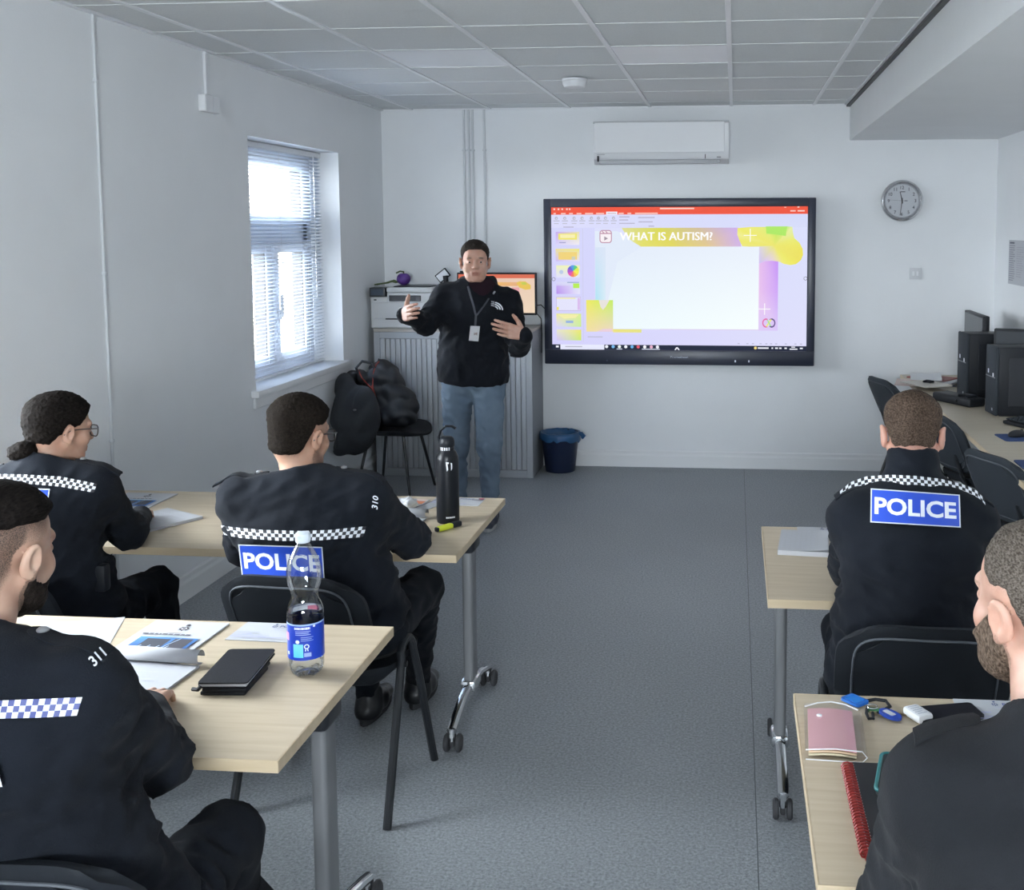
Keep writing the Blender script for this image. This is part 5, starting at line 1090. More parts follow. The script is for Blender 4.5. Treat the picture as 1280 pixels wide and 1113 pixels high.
# nearer right table
pw = thing('document_wallet', 'clear plastic wallet holding folded pink paper on the nearer right table', 'wallet', (0.212, 2.245, TT), math.radians(-3))
M_PINK = mat('pink_paper', (0.72, 0.38, 0.41), 0.75); M_PEACH = mat('peach_paper', (0.62, 0.45, 0.30), 0.75); M_CREAM = mat('cream_paper', (0.66, 0.60, 0.42), 0.75)
for k, (m_, z) in enumerate(((M_CREAM, 0.002), (M_PEACH, 0.008), (M_PINK, 0.014))):
    P = [[(-0.052+0.096*i/6, -0.10+0.0*k+0.185*j/6, z+0.004*math.sin(math.pi*i/6)) for i in range(7)] for j in range(7)]; MB().slab(P, [[(q[0], q[1], q[2]+0.004) for q in r] for r in P], 7, 7).build('folded_sheet', m_, pw)
M_FILM = glass_mat('clear_film', (0.97, 0.97, 0.975), 0.10, 0.18)
M_FILM.node_tree.nodes['Glossy BSDF'].inputs['Roughness'].default_value = 0.22
b = MB(); rows = []
for y in (-0.115, -0.03, 0.06, 0.105):
    rows.append([(x_, y*(1-0.02*abs(x_)/0.06), z_) for x_, z_ in [(-0.06, 0.001), (0.0, 0.0006), (0.055, 0.001), (0.063, 0.005), (0.065, 0.013), (0.062, 0.020), (0.054, 0.0235), (0.0, 0.0268), (-0.05, 0.0235), (-0.06, 0.021)]])
b.grid(rows, 10, 4).build('film', M_FILM, pw, angle=2)
MB().tube([(-0.058, -0.114, 0.0215), (0.0, -0.115, 0.0275), (0.054, -0.114, 0.0245), (0.064, -0.115, 0.013), (0.054, -0.115, 0.002), (-0.058, -0.115, 0.002)], 0.0013, 6).build('film_edge', mat('film_edge', (0.75, 0.76, 0.78), 0.3), pw)
MB().tube([(-0.058, 0.085, 0.0225), (-0.03, 0.102, 0.025), (0.0, 0.108, 0.0265), (0.03, 0.102, 0.025), (0.056, 0.08, 0.024)], 0.0016, 6).build('flap_edge', MATS['film_edge'], pw)
MB().lathe([(0.006, 0), (0.006, 0.002), (0.004, 0.003)], c=(-0.028, 0.035, 0.0262), n=14).build('press_stud', M_WPLAS, pw)
ks = thing('key_bunch', 'bunch of keys with two blue tags and black loops beside the pink wallet', 'keys', (0.31, 2.37, TT))
M_TAG = mat('blue_tag', (0.015, 0.13, 0.50), 0.35); M_TAG2 = mat('blue_tag_dark', (0.02, 0.06, 0.36), 0.35)
tg = MB().prism(rrect(0.04, 0.052, 0.006, 4), 0.006, 0.012, M=Matrix.Translation((-0.035, 0.035, 0.0)) @ Matrix.Rotation(0.75, 4, 'Z')).build('key_tag', M_TAG, ks, angle=0.5)
MB().prism(rrect(0.028, 0.036, 0.004, 3), 0.012, 0.0126, M=Matrix.Translation((-0.035, 0.035, 0.0)) @ Matrix.Rotation(0.75, 4, 'Z')).build('tag_window', mat('tag_window', (0.03, 0.20, 0.62), 0.15), tg)
tg = MB().prism([(0.0175*math.cos(a)*(1 if math.sin(a) < 0 else 1), 0.03*math.sin(a)) for a in [2*math.pi*k/24 for k in range(24)]], 0.006, 0.011, M=Matrix.Translation((0.035, -0.03, 0)) @ Matrix.Rotation(0.62, 4, 'Z')).build('key_tag', M_TAG2, ks, angle=0.5)
MB().prism(rrect(0.014, 0.03, 0.003, 3), 0.011, 0.0116, M=Matrix.Translation((0.033, -0.027, 0)) @ Matrix.Rotation(0.62, 4, 'Z')).build('tag_paper', M_PAPER, tg)
MB().tube([(-0.012, 0.035, 0.008), (0.012, 0.042, 0.010), (0.034, 0.036, 0.010), (0.04, 0.012, 0.008), (0.028, 0.0, 0.006)], 0.004, 8).build('key_loop', M_BLACK, ks)
MB().tube([(-0.012, 0.0, 0.006), (-0.016, -0.025, 0.006), (-0.014, -0.05, 0.006), (-0.004, -0.048, 0.006), (-0.002, -0.02, 0.006)], 0.0035, 8).build('key_loop', M_BLACK, ks)
MB().tube([(0.0+0.012*math.cos(a), 0.008+0.012*math.sin(a), 0.008) for a in [2*math.pi*k/20 for k in range(20)]], 0.0013, 6, closed=True).build('split_ring', M_CHROME, ks)
M_BRASS = mat('brass', (0.42, 0.34, 0.20), 0.35, metal=0.9)
for x0, y0, a_, m_ in ((0.02, -0.003, -0.28, M_BRASS), (0.012, -0.01, -0.75, M_CHROME), (-0.005, -0.01, -0.15, M_BRASS)):
    Mk = Matrix.Translation((x0, y0, 0.003)) @ Matrix.Rotation(a_, 4, 'Z'); b = MB(); b.prism([(0.011*math.cos(t)+0.008, 0.010*math.sin(t)) for t in [2*math.pi*k/14 for k in range(14)]], 0, 0.002, M=Mk); b.prism([(0.018, -0.0035), (0.03, -0.0035), (0.034, -0.005), (0.040, -0.0035), (0.046, -0.005), (0.055, -0.003), (0.058, 0), (0.055, 0.0035), (0.018, 0.0035)], 0, 0.002, M=Mk); b.build('key', m_, ks, smooth=False)
MB().prism(rrect(0.05, 0.016, 0.005, 3), 0.001, 0.006, M=Matrix.Translation((0.012, -0.002, 0.0)) @ Matrix.Rotation(-0.15, 4, 'Z')).build('green_fob', mat('green_fob', (0.04, 0.16, 0.06), 0.4), ks, angle=0.5)
sn = thing('spiral_notebook', 'black notebook with a red spiral binding at the near edge of the right table', 'notebook', (0.295, 1.945, TT+0.0006), math.radians(0.5))
MB().box(-0.062, 0.10, -0.155, 0.165, 0.0, 0.008, 0.001, 1).build('pages', M_PAPER, sn); MB().box(-0.062, 0.102, -0.158, 0.168, 0.008, 0.010, 0.0005, 1).build('front_cover', mat('notebook_black', (0.015, 0.016, 0.02), 0.5), sn); MB().box(-0.070, 0.102, -0.158, 0.168, -0.0002, 0.0012).build('rear_cover', mat('notebook_red', (0.36, 0.035, 0.03), 0.45), sn, smooth=False)
b = MB(); 
for k in range(32):
    y = -0.15+0.0098*k; b.tube([(-0.066+0.012*math.cos(a), y+0.0022*i/8, 0.0075+0.0085*math.sin(a)) for i, a in enumerate([2*math.pi*q/8 for q in range(8)])], 0.0021, 5, closed=True)
o = b.build('spiral_binding', mat('red_wire', (0.26, 0.028, 0.025), 0.35, spec=0.3), sn); o['kind'] = 'stuff'
pr = Print(lambda x, y, e: (x, y, 0.0102+e)); 
for k in range(32): pr.rect(-0.056, -0.1485+0.0098*k, -0.0535, -0.1455+0.0098*k, (0.7, 0.66, 0.66)); pr.k -= 1
pr.build('punched_holes', M_PRINT, sn)
ph = thing('phone_case', 'dark pouch with teal piping, half under the bearded officer\'s arm', 'case', (0.325, 2.05, TT+0.0105), math.radians(-12))
MB().prism(rrect(0.085, 0.155, 0.014, 5), 0, 0.012).build('case_body', mat('case_dark', (0.02, 0.026, 0.03), 0.5), ph, angle=0.5)
MB().tube([(p_[0], p_[1], 0.011) for p_ in rrect(0.085, 0.155, 0.014, 5)], 0.004, 8, closed=True).build('piping', mat('teal', (0.02, 0.16, 0.17), 0.45), ph)
name_card('white crested card beside the bearded officer\'s collar', (0.60, 2.39), 0.20, 0.12, 0.0)
ts_ = thing('tissue_pack', 'white tissue packet beside the black phone on the nearer right table', 'packet', (0.405, 2.345, TT), 0.5)
MB().box(-0.02, 0.02, -0.03, 0.03, 0, 0.02, 0.007, 2).build('packet', mat('tissue_white', (0.75, 0.76, 0.78), 0.6), ts_)
pr = Print(lambda x, y, e: (x, y, 0.0202+e)); pr.scribble(-0.014, 0.022, 0.014, -0.022, (0.4, 0.42, 0.5), 5, 3); pr.build('print', M_PRINT, ts_)
ph2 = thing('mobile_phone', 'black mobile phone lying behind the white tissue packet', 'phone', (0.47, 2.365, TT), math.radians(-75))
MB().prism(rrect(0.072, 0.15, 0.01, 4), 0, 0.009).build('phone_body', M_BLACK, ph2, angle=0.5); MB().prism(rrect(0.066, 0.144, 0.008, 4), 0.009, 0.0096).build('phone_glass', mat('phone_glass', (0.02, 0.02, 0.025), 0.08), ph2, angle=0.5)
# ------------------------------------------------------------------ people
def skin_mat(name, col, hair, lip=None, rough=0.5):
    m = mat(name, col, rough, spec=0.4, sss=0.06); nt = m.node_tree; b = nt.nodes['Principled BSDF']; L = nt.links
    tc = nt.nodes.new('ShaderNodeTexCoord')
    n = nt.nodes.new('ShaderNodeTexNoise'); n.inputs['Scale'].default_value = 26; n.inputs['Detail'].default_value = 4; L.new(tc.outputs['Object'], n.inputs['Vector'])
    r = nt.nodes.new('ShaderNodeValToRGB'); r.color_ramp.elements[0].position = 0.3; r.color_ramp.elements[1].position = 0.7
    r.color_ramp.elements[0].color = (col[0]*0.94, col[1]*0.84, col[2]*0.80, 1); r.color_ramp.elements[1].color = (min(1, col[0]*1.05), min(1, col[1]*1.08), min(1, col[2]*1.08), 1); L.new(n.outputs['Fac'], r.inputs[0])
    a = nt.nodes.new('ShaderNodeAttribute'); a.attribute_name = 'hair'
    n2 = nt.nodes.new('ShaderNodeTexNoise'); n2.inputs['Scale'].default_value = 520; n2.inputs['Detail'].default_value = 2; L.new(tc.outputs['Object'], n2.inputs['Vector'])
    mm = nt.nodes.new('ShaderNodeMath'); mm.operation = 'MULTIPLY_ADD'; mm.inputs[1].default_value = 1.1; mm.inputs[2].default_value = -0.55; L.new(n2.outputs['Fac'], mm.inputs[0])
    ad = nt.nodes.new('ShaderNodeMath'); ad.operation = 'ADD'; ad.use_clamp = True; L.new(a.outputs['Fac'], ad.inputs[0]); L.new(mm.outputs[0], ad.inputs[1])
    ml = nt.nodes.new('ShaderNodeMath'); ml.operation = 'MULTIPLY'; ml.use_clamp = True; L.new(ad.outputs[0], ml.inputs[0])
    sm = nt.nodes.new('ShaderNodeMath'); sm.operation = 'MULTIPLY'; sm.inputs[1].default_value = 6; sm.use_clamp = True; L.new(a.outputs['Fac'], sm.inputs[0]); L.new(sm.outputs[0], ml.inputs[1])
    mx = nt.nodes.new('ShaderNodeMix'); mx.data_type = 'RGBA'; L.new(ml.outputs[0], mx.inputs[0]); L.new(r.outputs[0], mx.inputs[6]); mx.inputs[7].default_value = (*hair, 1)
    a2 = nt.nodes.new('ShaderNodeAttribute'); a2.attribute_name = 'lip'
    mx2 = nt.nodes.new('ShaderNodeMix'); mx2.data_type = 'RGBA'; L.new(a2.outputs['Fac'], mx2.inputs[0]); L.new(mx.outputs[2], mx2.inputs[6]); mx2.inputs[7].default_value = (*(lip or (col[0]*0.72, col[1]*0.48, col[2]*0.46)), 1)
    L.new(mx2.outputs[2], b.inputs['Base Color']); return m
def hair_mat(name, c1, c2, scale=(260, 60, 260), rough=0.55):
    m = mat(name, c1, rough, spec=0.03); nt = m.node_tree; b = nt.nodes['Principled BSDF']; L = nt.links
    tc = nt.nodes.new('ShaderNodeTexCoord'); mp = nt.nodes.new('ShaderNodeMapping'); mp.inputs['Scale'].default_value = scale; L.new(tc.outputs['Object'], mp.inputs[0])
    n = nt.nodes.new('ShaderNodeTexNoise'); n.inputs['Scale'].default_value = 1.0; n.inputs['Detail'].default_value = 5; L.new(mp.outputs[0], n.inputs['Vector'])
    r = nt.nodes.new('ShaderNodeValToRGB'); r.color_ramp.elements[0].position = 0.36; r.color_ramp.elements[1].position = 0.66; r.color_ramp.elements[0].color = (*c1, 1); r.color_ramp.elements[1].color = (*c2, 1)
    L.new(n.outputs['Fac'], r.inputs[0]); L.new(r.outputs[0], b.inputs['Base Color'])
    bp = nt.nodes.new('ShaderNodeBump'); bp.inputs['Strength'].default_value = 0.7; bp.inputs['Distance'].default_value = 0.003; L.new(n.outputs['Fac'], bp.inputs['Height']); L.new(bp.outputs[0], b.inputs['Normal']); return m
def cloth_mat(name, col, bsc=380, var=0.25, rough=0.92, sheen=0.03):
    return mat(name, col, rough, bump=0.45, bscale=bsc, var=var, vscale=5.0, spec=0.12, sheen=sheen)
M_UNI = cloth_mat('navy_uniform', (0.0080, 0.0100, 0.0145)); M_UNI2 = cloth_mat('charcoal_uniform', (0.0150, 0.0163, 0.0190)); M_TRO = cloth_mat('dark_trousers', (0.0060, 0.0078, 0.0115))
M_SHOE = mat('black_leather_shoe', (0.010, 0.011, 0.013), 0.35)
M_BAND = mat('reflective_white', (0.70, 0.72, 0.76), 0.5); M_BANDK = mat('band_black', (0.010, 0.011, 0.016), 0.6); M_BANDB = mat('band_blue', (0.045, 0.06, 0.22), 0.5)
M_PBLUE = mat('police_blue', (0.022, 0.075, 0.52), 0.45); M_BTN = mat('pewter_button', (0.42, 0.43, 0.45), 0.35, metal=0.7); M_LET = mat('white_lettering', (0.85, 0.87, 0.92), 0.5)
M_GLASSES = mat('dark_glasses_frame', (0.02, 0.018, 0.017), 0.3); M_LENS = glass_mat('spectacle_lens', refl=0.15)
def head_prims(M, s=1.0, face=True, chin=0.0, wide=1.0):
    R = M.to_3x3().normalized()
    def p(x, y, z): return M @ Vector((x*s*wide, y*s, z*s))
    def e(c, r, k=0.02, op='u', rot=None): return (ellip(p(*c), (r[0]*s*wide, r[1]*s, r[2]*s), R.to_4x4() if rot is None else (R @ rot.to_3x3()).to_4x4()), k*s, op)
    def c(a, b, r1, r2, k=0.015, op='u'): return (rcone(p(*a), p(*b), r1*s, r2*s), k*s, op)
    L = [e((0, -0.010, 0.028), (0.076, 0.097, 0.079)), e((0, 0.030, -0.035), (0.061, 0.060, 0.085)), e((0, 0.040, -0.085), (0.045+chin, 0.042, 0.038)),
         c((-0.050, -0.005, -0.050), (-0.026, 0.058, -0.097), 0.022, 0.018+chin), c((0.050, -0.005, -0.050), (0.026, 0.058, -0.097), 0.022, 0.018+chin), e((0, -0.045, -0.030), (0.058, 0.052, 0.060)),
         c((-0.036, 0.078, 0.014), (0.036, 0.078, 0.014), 0.011, 0.011), e((-0.040, 0.058, -0.036), (0.022, 0.022, 0.024)), e((0.040, 0.058, -0.036), (0.022, 0.022, 0.024)), e((0, 0.080, -0.104), (0.019, 0.014, 0.016), 0.012)]
    if face:
        L += [c((0, 0.088, 0.006), (0, 0.109, -0.034), 0.008, 0.0125, 0.012), e((-0.013, 0.098, -0.038), (0.0085, 0.011, 0.008), 0.006), e((0.013, 0.098, -0.038), (0.0085, 0.011, 0.008), 0.006),
              e((-0.032, 0.096, -0.008), (0.019, 0.014, 0.0115), 0.012, 's'), e((0.032, 0.096, -0.008), (0.019, 0.014, 0.0115), 0.012, 's'), e((-0.031, 0.077, -0.008), (0.0135, 0.0125, 0.011), 0.004), e((0.031, 0.077, -0.008), (0.0135, 0.0125, 0.011), 0.004),
              c((-0.019, 0.086, -0.066), (0.019, 0.086, -0.066), 0.0055, 0.0055, 0.008), c((0, 0.0905, -0.065), (0, 0.0905, -0.0651), 0.006, 0.006, 0.008), c((-0.015, 0.087, -0.0765), (0.015, 0.087, -0.0765), 0.0065, 0.0065, 0.008), e((0, 0.098, -0.0712), (0.021, 0.013, 0.0022), 0.003, 's')]
    for sx in (-1, 1):
        ro = Matrix.Rotation(-sx*0.42, 4, 'Z') @ Matrix.Rotation(-0.22, 4, 'X') @ Matrix.Rotation(sx*0.12, 4, 'Y')
        L += [e((sx*0.081, -0.016, -0.017), (0.0085, 0.0185, 0.032), 0.006, 'u', ro), e((sx*0.089, -0.012, -0.013), (0.0062, 0.0115, 0.020), 0.005, 's', ro), e((sx*0.079, -0.003, -0.018), (0.006, 0.007, 0.011), 0.006), e((sx*0.077, -0.008, -0.043), (0.0075, 0.009, 0.010), 0.006)]
    return L
def sstep(x): x = np.clip(x, 0, 1); return x*x*(3-2*x)
HAIRLINE = ([-0.11, -0.06, -0.037, -0.022, 0.012, 0.026, 0.040, 0.060, 0.10], [-0.078, -0.078, -0.030, 0.016, 0.014, 0.020, 0.036, 0.050, 0.054])
def hair_mesh(name, M, s, mtl, top, side, parent, base, line=HAIRLINE, lift=0.0, zmix=(0.02, 0.075), noise=0.0016, extra=None, wide=1.0, step=0.0036, seed=1, ymix=0.0):
    I = Matrix.Identity(4); F = Field(*[axis(a*s, b*s, step) for a, b in ((-0.125*wide, 0.125*wide), (-0.18, 0.135), (-0.155, 0.15))])
    for q, k, op in head_prims(I, s, False, wide=wide)[:11]: F.add(q, k, op)
    def thick(x, y, z):
        zb = np.interp(y/s, line[0], line[1])*s+lift*s
        h = sstep((z-zb+0.004*s)/(0.034*s)); T = side+(top-side)*sstep((z/s-zmix[0])/(zmix[1]-zmix[0]))+ymix*sstep((y/s-0.0)/0.08)*sstep((z/s-0.05)/0.03)
        return -(T*h-0.0045*(1-h))
    F.warp(thick)
    for sx in (-1, 1): F.add(ellip((sx*0.086*s*wide, -0.012*s, -0.016*s), (0.020*s, 0.024*s, 0.036*s)), 0.004, 's')
    for q, k, op in (extra or []): F.add(q, k, op)
    F.warp(waves(seed, 0.022, noise, 9)); V, Fc = F.surface(); V = relax(V, Fc, 1)
    A = np.array(M); V = V @ A[:3, :3].T+A[:3, 3]
    return link(name, np_mesh(name, V-np.array(base), Fc, mtl), parent)
def beard_mesh(M, s, mtl, T, parent, base, wide=1.0, line=((-0.02, 0.0, 0.02, 0.045, 0.07, 0.11), (-0.015, -0.03, -0.050, -0.058, -0.052, -0.050)), step=0.0034, chin=0.0):
    F = Field(*[axis(a*s, b*s, step) for a, b in ((-0.10*wide, 0.10*wide), (-0.05, 0.13), (-0.15, 0.02))])
    for q, k, op in head_prims(Matrix.Identity(4), s, False, chin=chin, wide=wide)[:10]: F.add(q, k, op)
    def thick(x, y, z):
        zb = np.interp(y/s, line[0], line[1])*s; h = sstep((zb-z)/(0.016*s))*sstep((y/s+0.016)/0.012)
        lips = np.exp(-((x/(0.026*s))**4+((z+0.0715*s)/(0.0125*s))**4))*(y > 0.05*s)
        return -(T*h*(1-lips)-0.005*(1-h*(1-lips)))
    F.warp(thick); F.warp(waves(3, 0.016, 0.0018, 9)); V, Fc = F.surface(); V = relax(V, Fc, 1)
    A = np.array(M); V = V @ A[:3, :3].T+A[:3, 3]; return link('beard', np_mesh('beard', V-np.array(base), Fc, mtl), parent)
def hand_prims(Wr, fd, pn, side, s=1.0, curl=(0.25, 0.35, 0.25), spread=0.06, thumb=(0.75, 0.6, 0.25)):
    fd = Vector(fd).normalized(); pn = Vector(pn); pn = (pn-fd*pn.dot(fd)).normalized(); ts = (-pn.cross(fd) if side == 'R' else pn.cross(fd)); Wr = Vector(Wr); L = []
    offs = (0.030, 0.0105, -0.0095, -0.0285); kl = (0.086, 0.090, 0.085, 0.076); seg = ((0.042, 0.025, 0.020), (0.046, 0.029, 0.021), (0.043, 0.027, 0.020), (0.033, 0.020, 0.017))
    L.append((rcone(Wr, Wr+fd*0.012, 0.022*s, 0.025*s), 0.012, 'u'))
    for i in range(4):
        K = Wr+(fd*kl[i]+ts*offs[i])*s; L.append((rcone(Wr+(fd*0.012+ts*offs[i]*0.55)*s, K, 0.0165*s, 0.0112*s), 0.008, 'u'))
        d = (fd+ts*offs[i]*spread*30).normalized(); p = K; ax = d.cross(pn).normalized(); an = 0.0; rr = (0.0098, 0.0088, 0.0080, 0.0068) if i < 3 else (0.0086, 0.0078, 0.0070, 0.0060)
        for j in range(3):
            an += curl[j]*(1+0.12*i); dd = Quaternion(ax, an) @ d; q = p+dd*seg[i][j]*s; L.append((rcone(p, q, rr[j]*s, rr[j+1]*s), 0.0035, 'u')); p = q
    b = Wr+(fd*0.022+ts*0.020+pn*0.006)*s; d = (ts*thumb[0]+fd*thumb[1]+pn*thumb[2]).normalized(); q = b+d*0.040*s; L.append((rcone(b, q, 0.0155*s, 0.0122*s), 0.010, 'u'))
    d2 = (d+fd*0.35).normalized(); q2 = q+d2*0.028*s; L.append((rcone(q, q2, 0.0115*s, 0.0098*s), 0.004, 'u')); q3 = q2+(d2+fd*0.2).normalized()*0.020*s; L.append((rcone(q2, q3, 0.0098*s, 0.0076*s), 0.004, 'u'))
    return L
def shoe(A, toe, parent, base, m, name='shoe', sole=None, s=1.0):
    A = Vector(A); d = Vector((toe[0], toe[1], 0)).normalized(); z0 = A.z-0.09
    def q(f, z): return Vector((A.x+d.x*f*s, A.y+d.y*f*s, z0+z))
    o, V, F = soft(name, [((rcone(q(0.0, 0.10), q(-0.01, 0.05), 0.048, 0.046)), 0.03, 'u'), (rcone(q(-0.03, 0.040), q(0.07, 0.045), 0.040, 0.044), 0.03, 'u'), (rcone(q(0.07, 0.042), q(0.175, 0.028), 0.044, 0.032), 0.03, 'u'), (plane(q(0, 0.016), (0, 0, -1)), 0.004, 'i'), (plane(q(0, 0.135), (0, 0, 1)), 0.006, 'i')], m, 0.006, 0.03)
    o.data.transform(Matrix.Translation(-Vector(base))); o.parent = parent
    P = []; n = Vector((-d.y, d.x, 0))
    for k in range(20):
        a = 2*math.pi*k/20; f = math.cos(a); P.append((0.068+0.142*f, (0.042 if f > -0.2 else 0.038)*math.sin(a)))
    Mm = Matrix(((d.x, n.x, 0, A.x), (d.y, n.y, 0, A.y), (0, 0, 1, z0), (0, 0, 0, 1)))
    o2 = MB().prism(P, 0.0, 0.022, M=Matrix.Translation(-Vector(base)) @ Mm).build('sole', sole or M_RUB, o, angle=0.6); return o
EYE_P = Vector((0, 0, EYE))
class Person: pass
def make_person(label, sp, base):
    B = Vector(base); pe = Person(); pe.base = B
    M = Matrix.Translation(sp['hc']) @ Matrix.Rotation(math.radians(sp['yaw']), 4, 'Z') @ Matrix.Rotation(math.radians(-sp.get('pitch', 0)), 4, 'X') @ Matrix.Rotation(math.radians(sp.get('roll', 0)), 4, 'Y')
    s = sp.get('hs', 1.0); pe.M, pe.s = M, s; wide = sp.get('wide', 1.0); hc = Vector(sp['hc'])
    P, Wa, C, N, SL, SR = [Vector(sp[k]) for k in ('P', 'W', 'C', 'N', 'SL', 'SR')]; u = (SR-SL).normalized()
    EL, ER, WL, WR = [Vector(sp[k]) for k in ('EL', 'ER', 'WL', 'WR')]; legs = [(Vector(sp['H'+q]), Vector(sp['K'+q]), Vector(sp['A'+q])) for q in 'LR']
    g = sp.get('girth', 1.0); rP, rW, rC = 0.118*g, 0.112*g, 0.120*g; kP, kW, kC = sp.get('kP', 1.42), sp.get('kW', 1.42), sp.get('kC', 1.40)
    Cn = N+(C-N)*0.42
    def torso(o):
        return [(rcone(P, Wa, rP+o, rW+o, u, kP), 0.06, 'u'), (rcone(Wa, C, rW+o, rC+o, u, kC), 0.06, 'u'), (rcone(C, Cn, rC+o, 0.088+o, u, kC), 0.06, 'u'), (rcone(SL, SR, 0.055+o, 0.055+o), 0.06, 'u'),
                (rcone(N-Vector((0, 0, 0.02)), SL+u*0.03, 0.052+o, 0.052+o), 0.05, 'u'), (rcone(N-Vector((0, 0, 0.02)), SR-u*0.03, 0.052+o, 0.052+o), 0.05, 'u')]
    ar = sp.get('arm', 1.0)
    def arms(o): return [q for S, E, Wr in ((SL, EL, WL), (SR, ER, WR)) for q in ((rcone(S, E, 0.056*ar+o, 0.046*ar+o), 0.035, 'u'), (rcone(E, Wr+(E-Wr).normalized()*0.01, 0.046*ar+o, 0.031*ar+o), 0.03, 'u'))]
    lr = sp.get('leg', 1.0)
    def limbs(o): return [q for H, K, A in legs for q in ((rcone(H, K, 0.082*lr+o, 0.058*lr+o), 0.04, 'u'), (rcone(K, A, 0.055*lr+o, 0.036*lr+o), 0.03, 'u'))]
    # body
    res = sp.get('res', 0.0042)
    hn = [hc+(M.to_3x3() @ Vector((0, -0.018, -0.05)))*1.0]
    prims = torso(-0.030)+arms(-0.012)+limbs(-0.018)+[(rcone(N-Vector((0, 0, 0.03)), hn[0], 0.060*sp.get('neck', 1), 0.054*sp.get('neck', 1)), 0.025, 'u')]
    hands = [hand_prims(WL, *sp['hL'][:2], 'L', **sp['hL'][2]), hand_prims(WR, *sp['hR'][:2], 'R', **sp['hR'][2])]
    prims += hands[0]+hands[1]
    for H, K, A in legs: prims.append((rcone(A, A+Vector((sp.get('toe', (0, 1))[0]*0.13, sp.get('toe', (0, 1))[1]*0.13, -0.05)), 0.030, 0.020), 0.02, 'u'))
    prims += head_prims(M, s, True, sp.get('chin', 0.0), wide)
    fx, fy, fz = [], [], []
    for ax, L in zip(range(3), (fx, fy, fz)):
        h = (0.115, 0.135, 0.15)[ax] if ax == 2 else 0.135
        L.append((hc[ax]-h*s, hc[ax]+h*s, res))
        if sp.get('fine_hands'):
            for Wr, fd in ((WL, sp['hL'][0]), (WR, sp['hR'][0])):
                f = Vector(fd).normalized(); c0 = Wr[ax]+f[ax]*0.1; L.append((c0-0.12, c0+0.12, sp['fine_hands']))
    lo = np.min([q[0][1] for q in prims if q[0][1] is not None], 0)-0.03; hi = np.max([q[0][2] for q in prims if q[0][2] is not None], 0)+0.03
    Fb = Field(*[axis(float(lo[i]), float(hi[i]), 0.014, (fx, fy, fz)[i]) for i in range(3)])
    for q, k, op in prims: Fb.add(q, k, op)
    V, Fc = Fb.surface(); V = relax(V, Fc, 1)
    Li = np.array(M.inverted()); q = (V @ Li[:3, :3].T+Li[:3, 3])/s
    hairA = np.zeros(len(V)); lip = np.zeros(len(V)); ishead = (q[:, 2] > -0.16) & (np.abs(q[:, 0]) < 0.12) & (np.abs(q[:, 1]) < 0.15)
    brow = sstep(1-np.hypot((np.abs(q[:, 0])-0.033)/0.022, (q[:, 2]-0.0155+0.12*np.maximum(0, np.abs(q[:, 0])-0.034))/0.0055))*(q[:, 1] > 0.05)*ishead; hairA = np.maximum(hairA, np.clip(brow*1.6, 0, 0.9))
    if sp.get('stubble'):
        zb = np.interp(q[:, 1], (-0.02, 0.0, 0.02, 0.045, 0.07, 0.11), (-0.02, -0.035, -0.055, -0.062, -0.055, -0.052)); hairA = np.maximum(hairA, sp['stubble']*sstep((zb-q[:, 2])/0.02)*(q[:, 1] > -0.015)*(q[:, 2] > -0.13)*ishead)
    if sp.get('fade'):
        zb = np.interp(q[:, 1], HAIRLINE[0], HAIRLINE[1]); hairA = np.maximum(hairA, sp['fade']*sstep((q[:, 2]-zb+0.012)/0.055)*ishead*(np.sqrt((np.abs(q[:, 0])-0.083)**2+(q[:, 1]+0.016)**2+(q[:, 2]+0.017)**2) > 0.034))
    lip = sstep(1.4-np.hypot(q[:, 0]/0.024, (q[:, 2]+0.0715)/0.011))*(q[:, 1] > 0.075)*ishead*0.8
    body = link('person', np_mesh('person', V-np.array(B), Fc, sp['skin'], {'hair': hairA, 'lip': lip}), None, B); tag(body, label, 'person'); pe.o = body
    # eyes
    for sx in (-1, 1):
        c = M @ Vector((sx*0.0315*s*wide, 0.0795*s, -0.008*s)); R = M.to_3x3().normalized().to_4x4(); b = MB()
        b.lathe([(0.0005, -0.0105), (0.0075, -0.0075), (0.0105, 0), (0.0085, 0.0062), (0.0052, 0.0091)], n=16, mi=0); b.lathe([(0.0052, 0.0092), (0.004, 0.0101), (0.0022, 0.0106), (0.0002, 0.0108)], n=12, mi=1)
        b.v = [tuple((Matrix.Translation(c-B) @ R @ Matrix.Rotation(-R90, 4, 'X')) @ Vector(v)*1.0) for v in b.v]
        b.build('eye', [mat('eye_white', (0.55, 0.53, 0.52), 0.25), mat('iris_dark', (0.02, 0.016, 0.014), 0.15)], body, angle=2)
    # jacket
    jo = sp.get('puff', 0.010); prims = torso(jo)+arms(jo)
    ca, cb = N-Vector((0, 0, 0.015)), N+(hn[0]-N).normalized()*sp.get('collar', 0.045); up = (cb-ca).normalized()
    prims += [(rcone(ca, cb-up*0.055, 0.080, 0.074), 0.012, 'u')]
    prims += [(rcone(ca, cb+up*0.03, 0.080, 0.066), 0.012, 'u'), (rcone(P-(Wa-P).normalized()*0.14, P, rP+jo, rP+jo, u, kP), 0.05, 'u')]
    if sp.get('hood'): prims += [(rcone(cb-up*0.0+v1, cb+v2, 0.026, 0.026), 0.025, 'u') for v1, v2 in sp['hood']]
    lo = np.min([q_[0][1] for q_ in prims if q_[0][1] is not None], 0)-0.03; hi = np.max([q_[0][2] for q_ in prims if q_[0][2] is not None], 0)+0.03
    Fj = Field(*[axis(float(lo[i]), float(hi[i]), 0.0085) for i in range(3)])
    for q_, k, op in prims: Fj.add(q_, k, op)
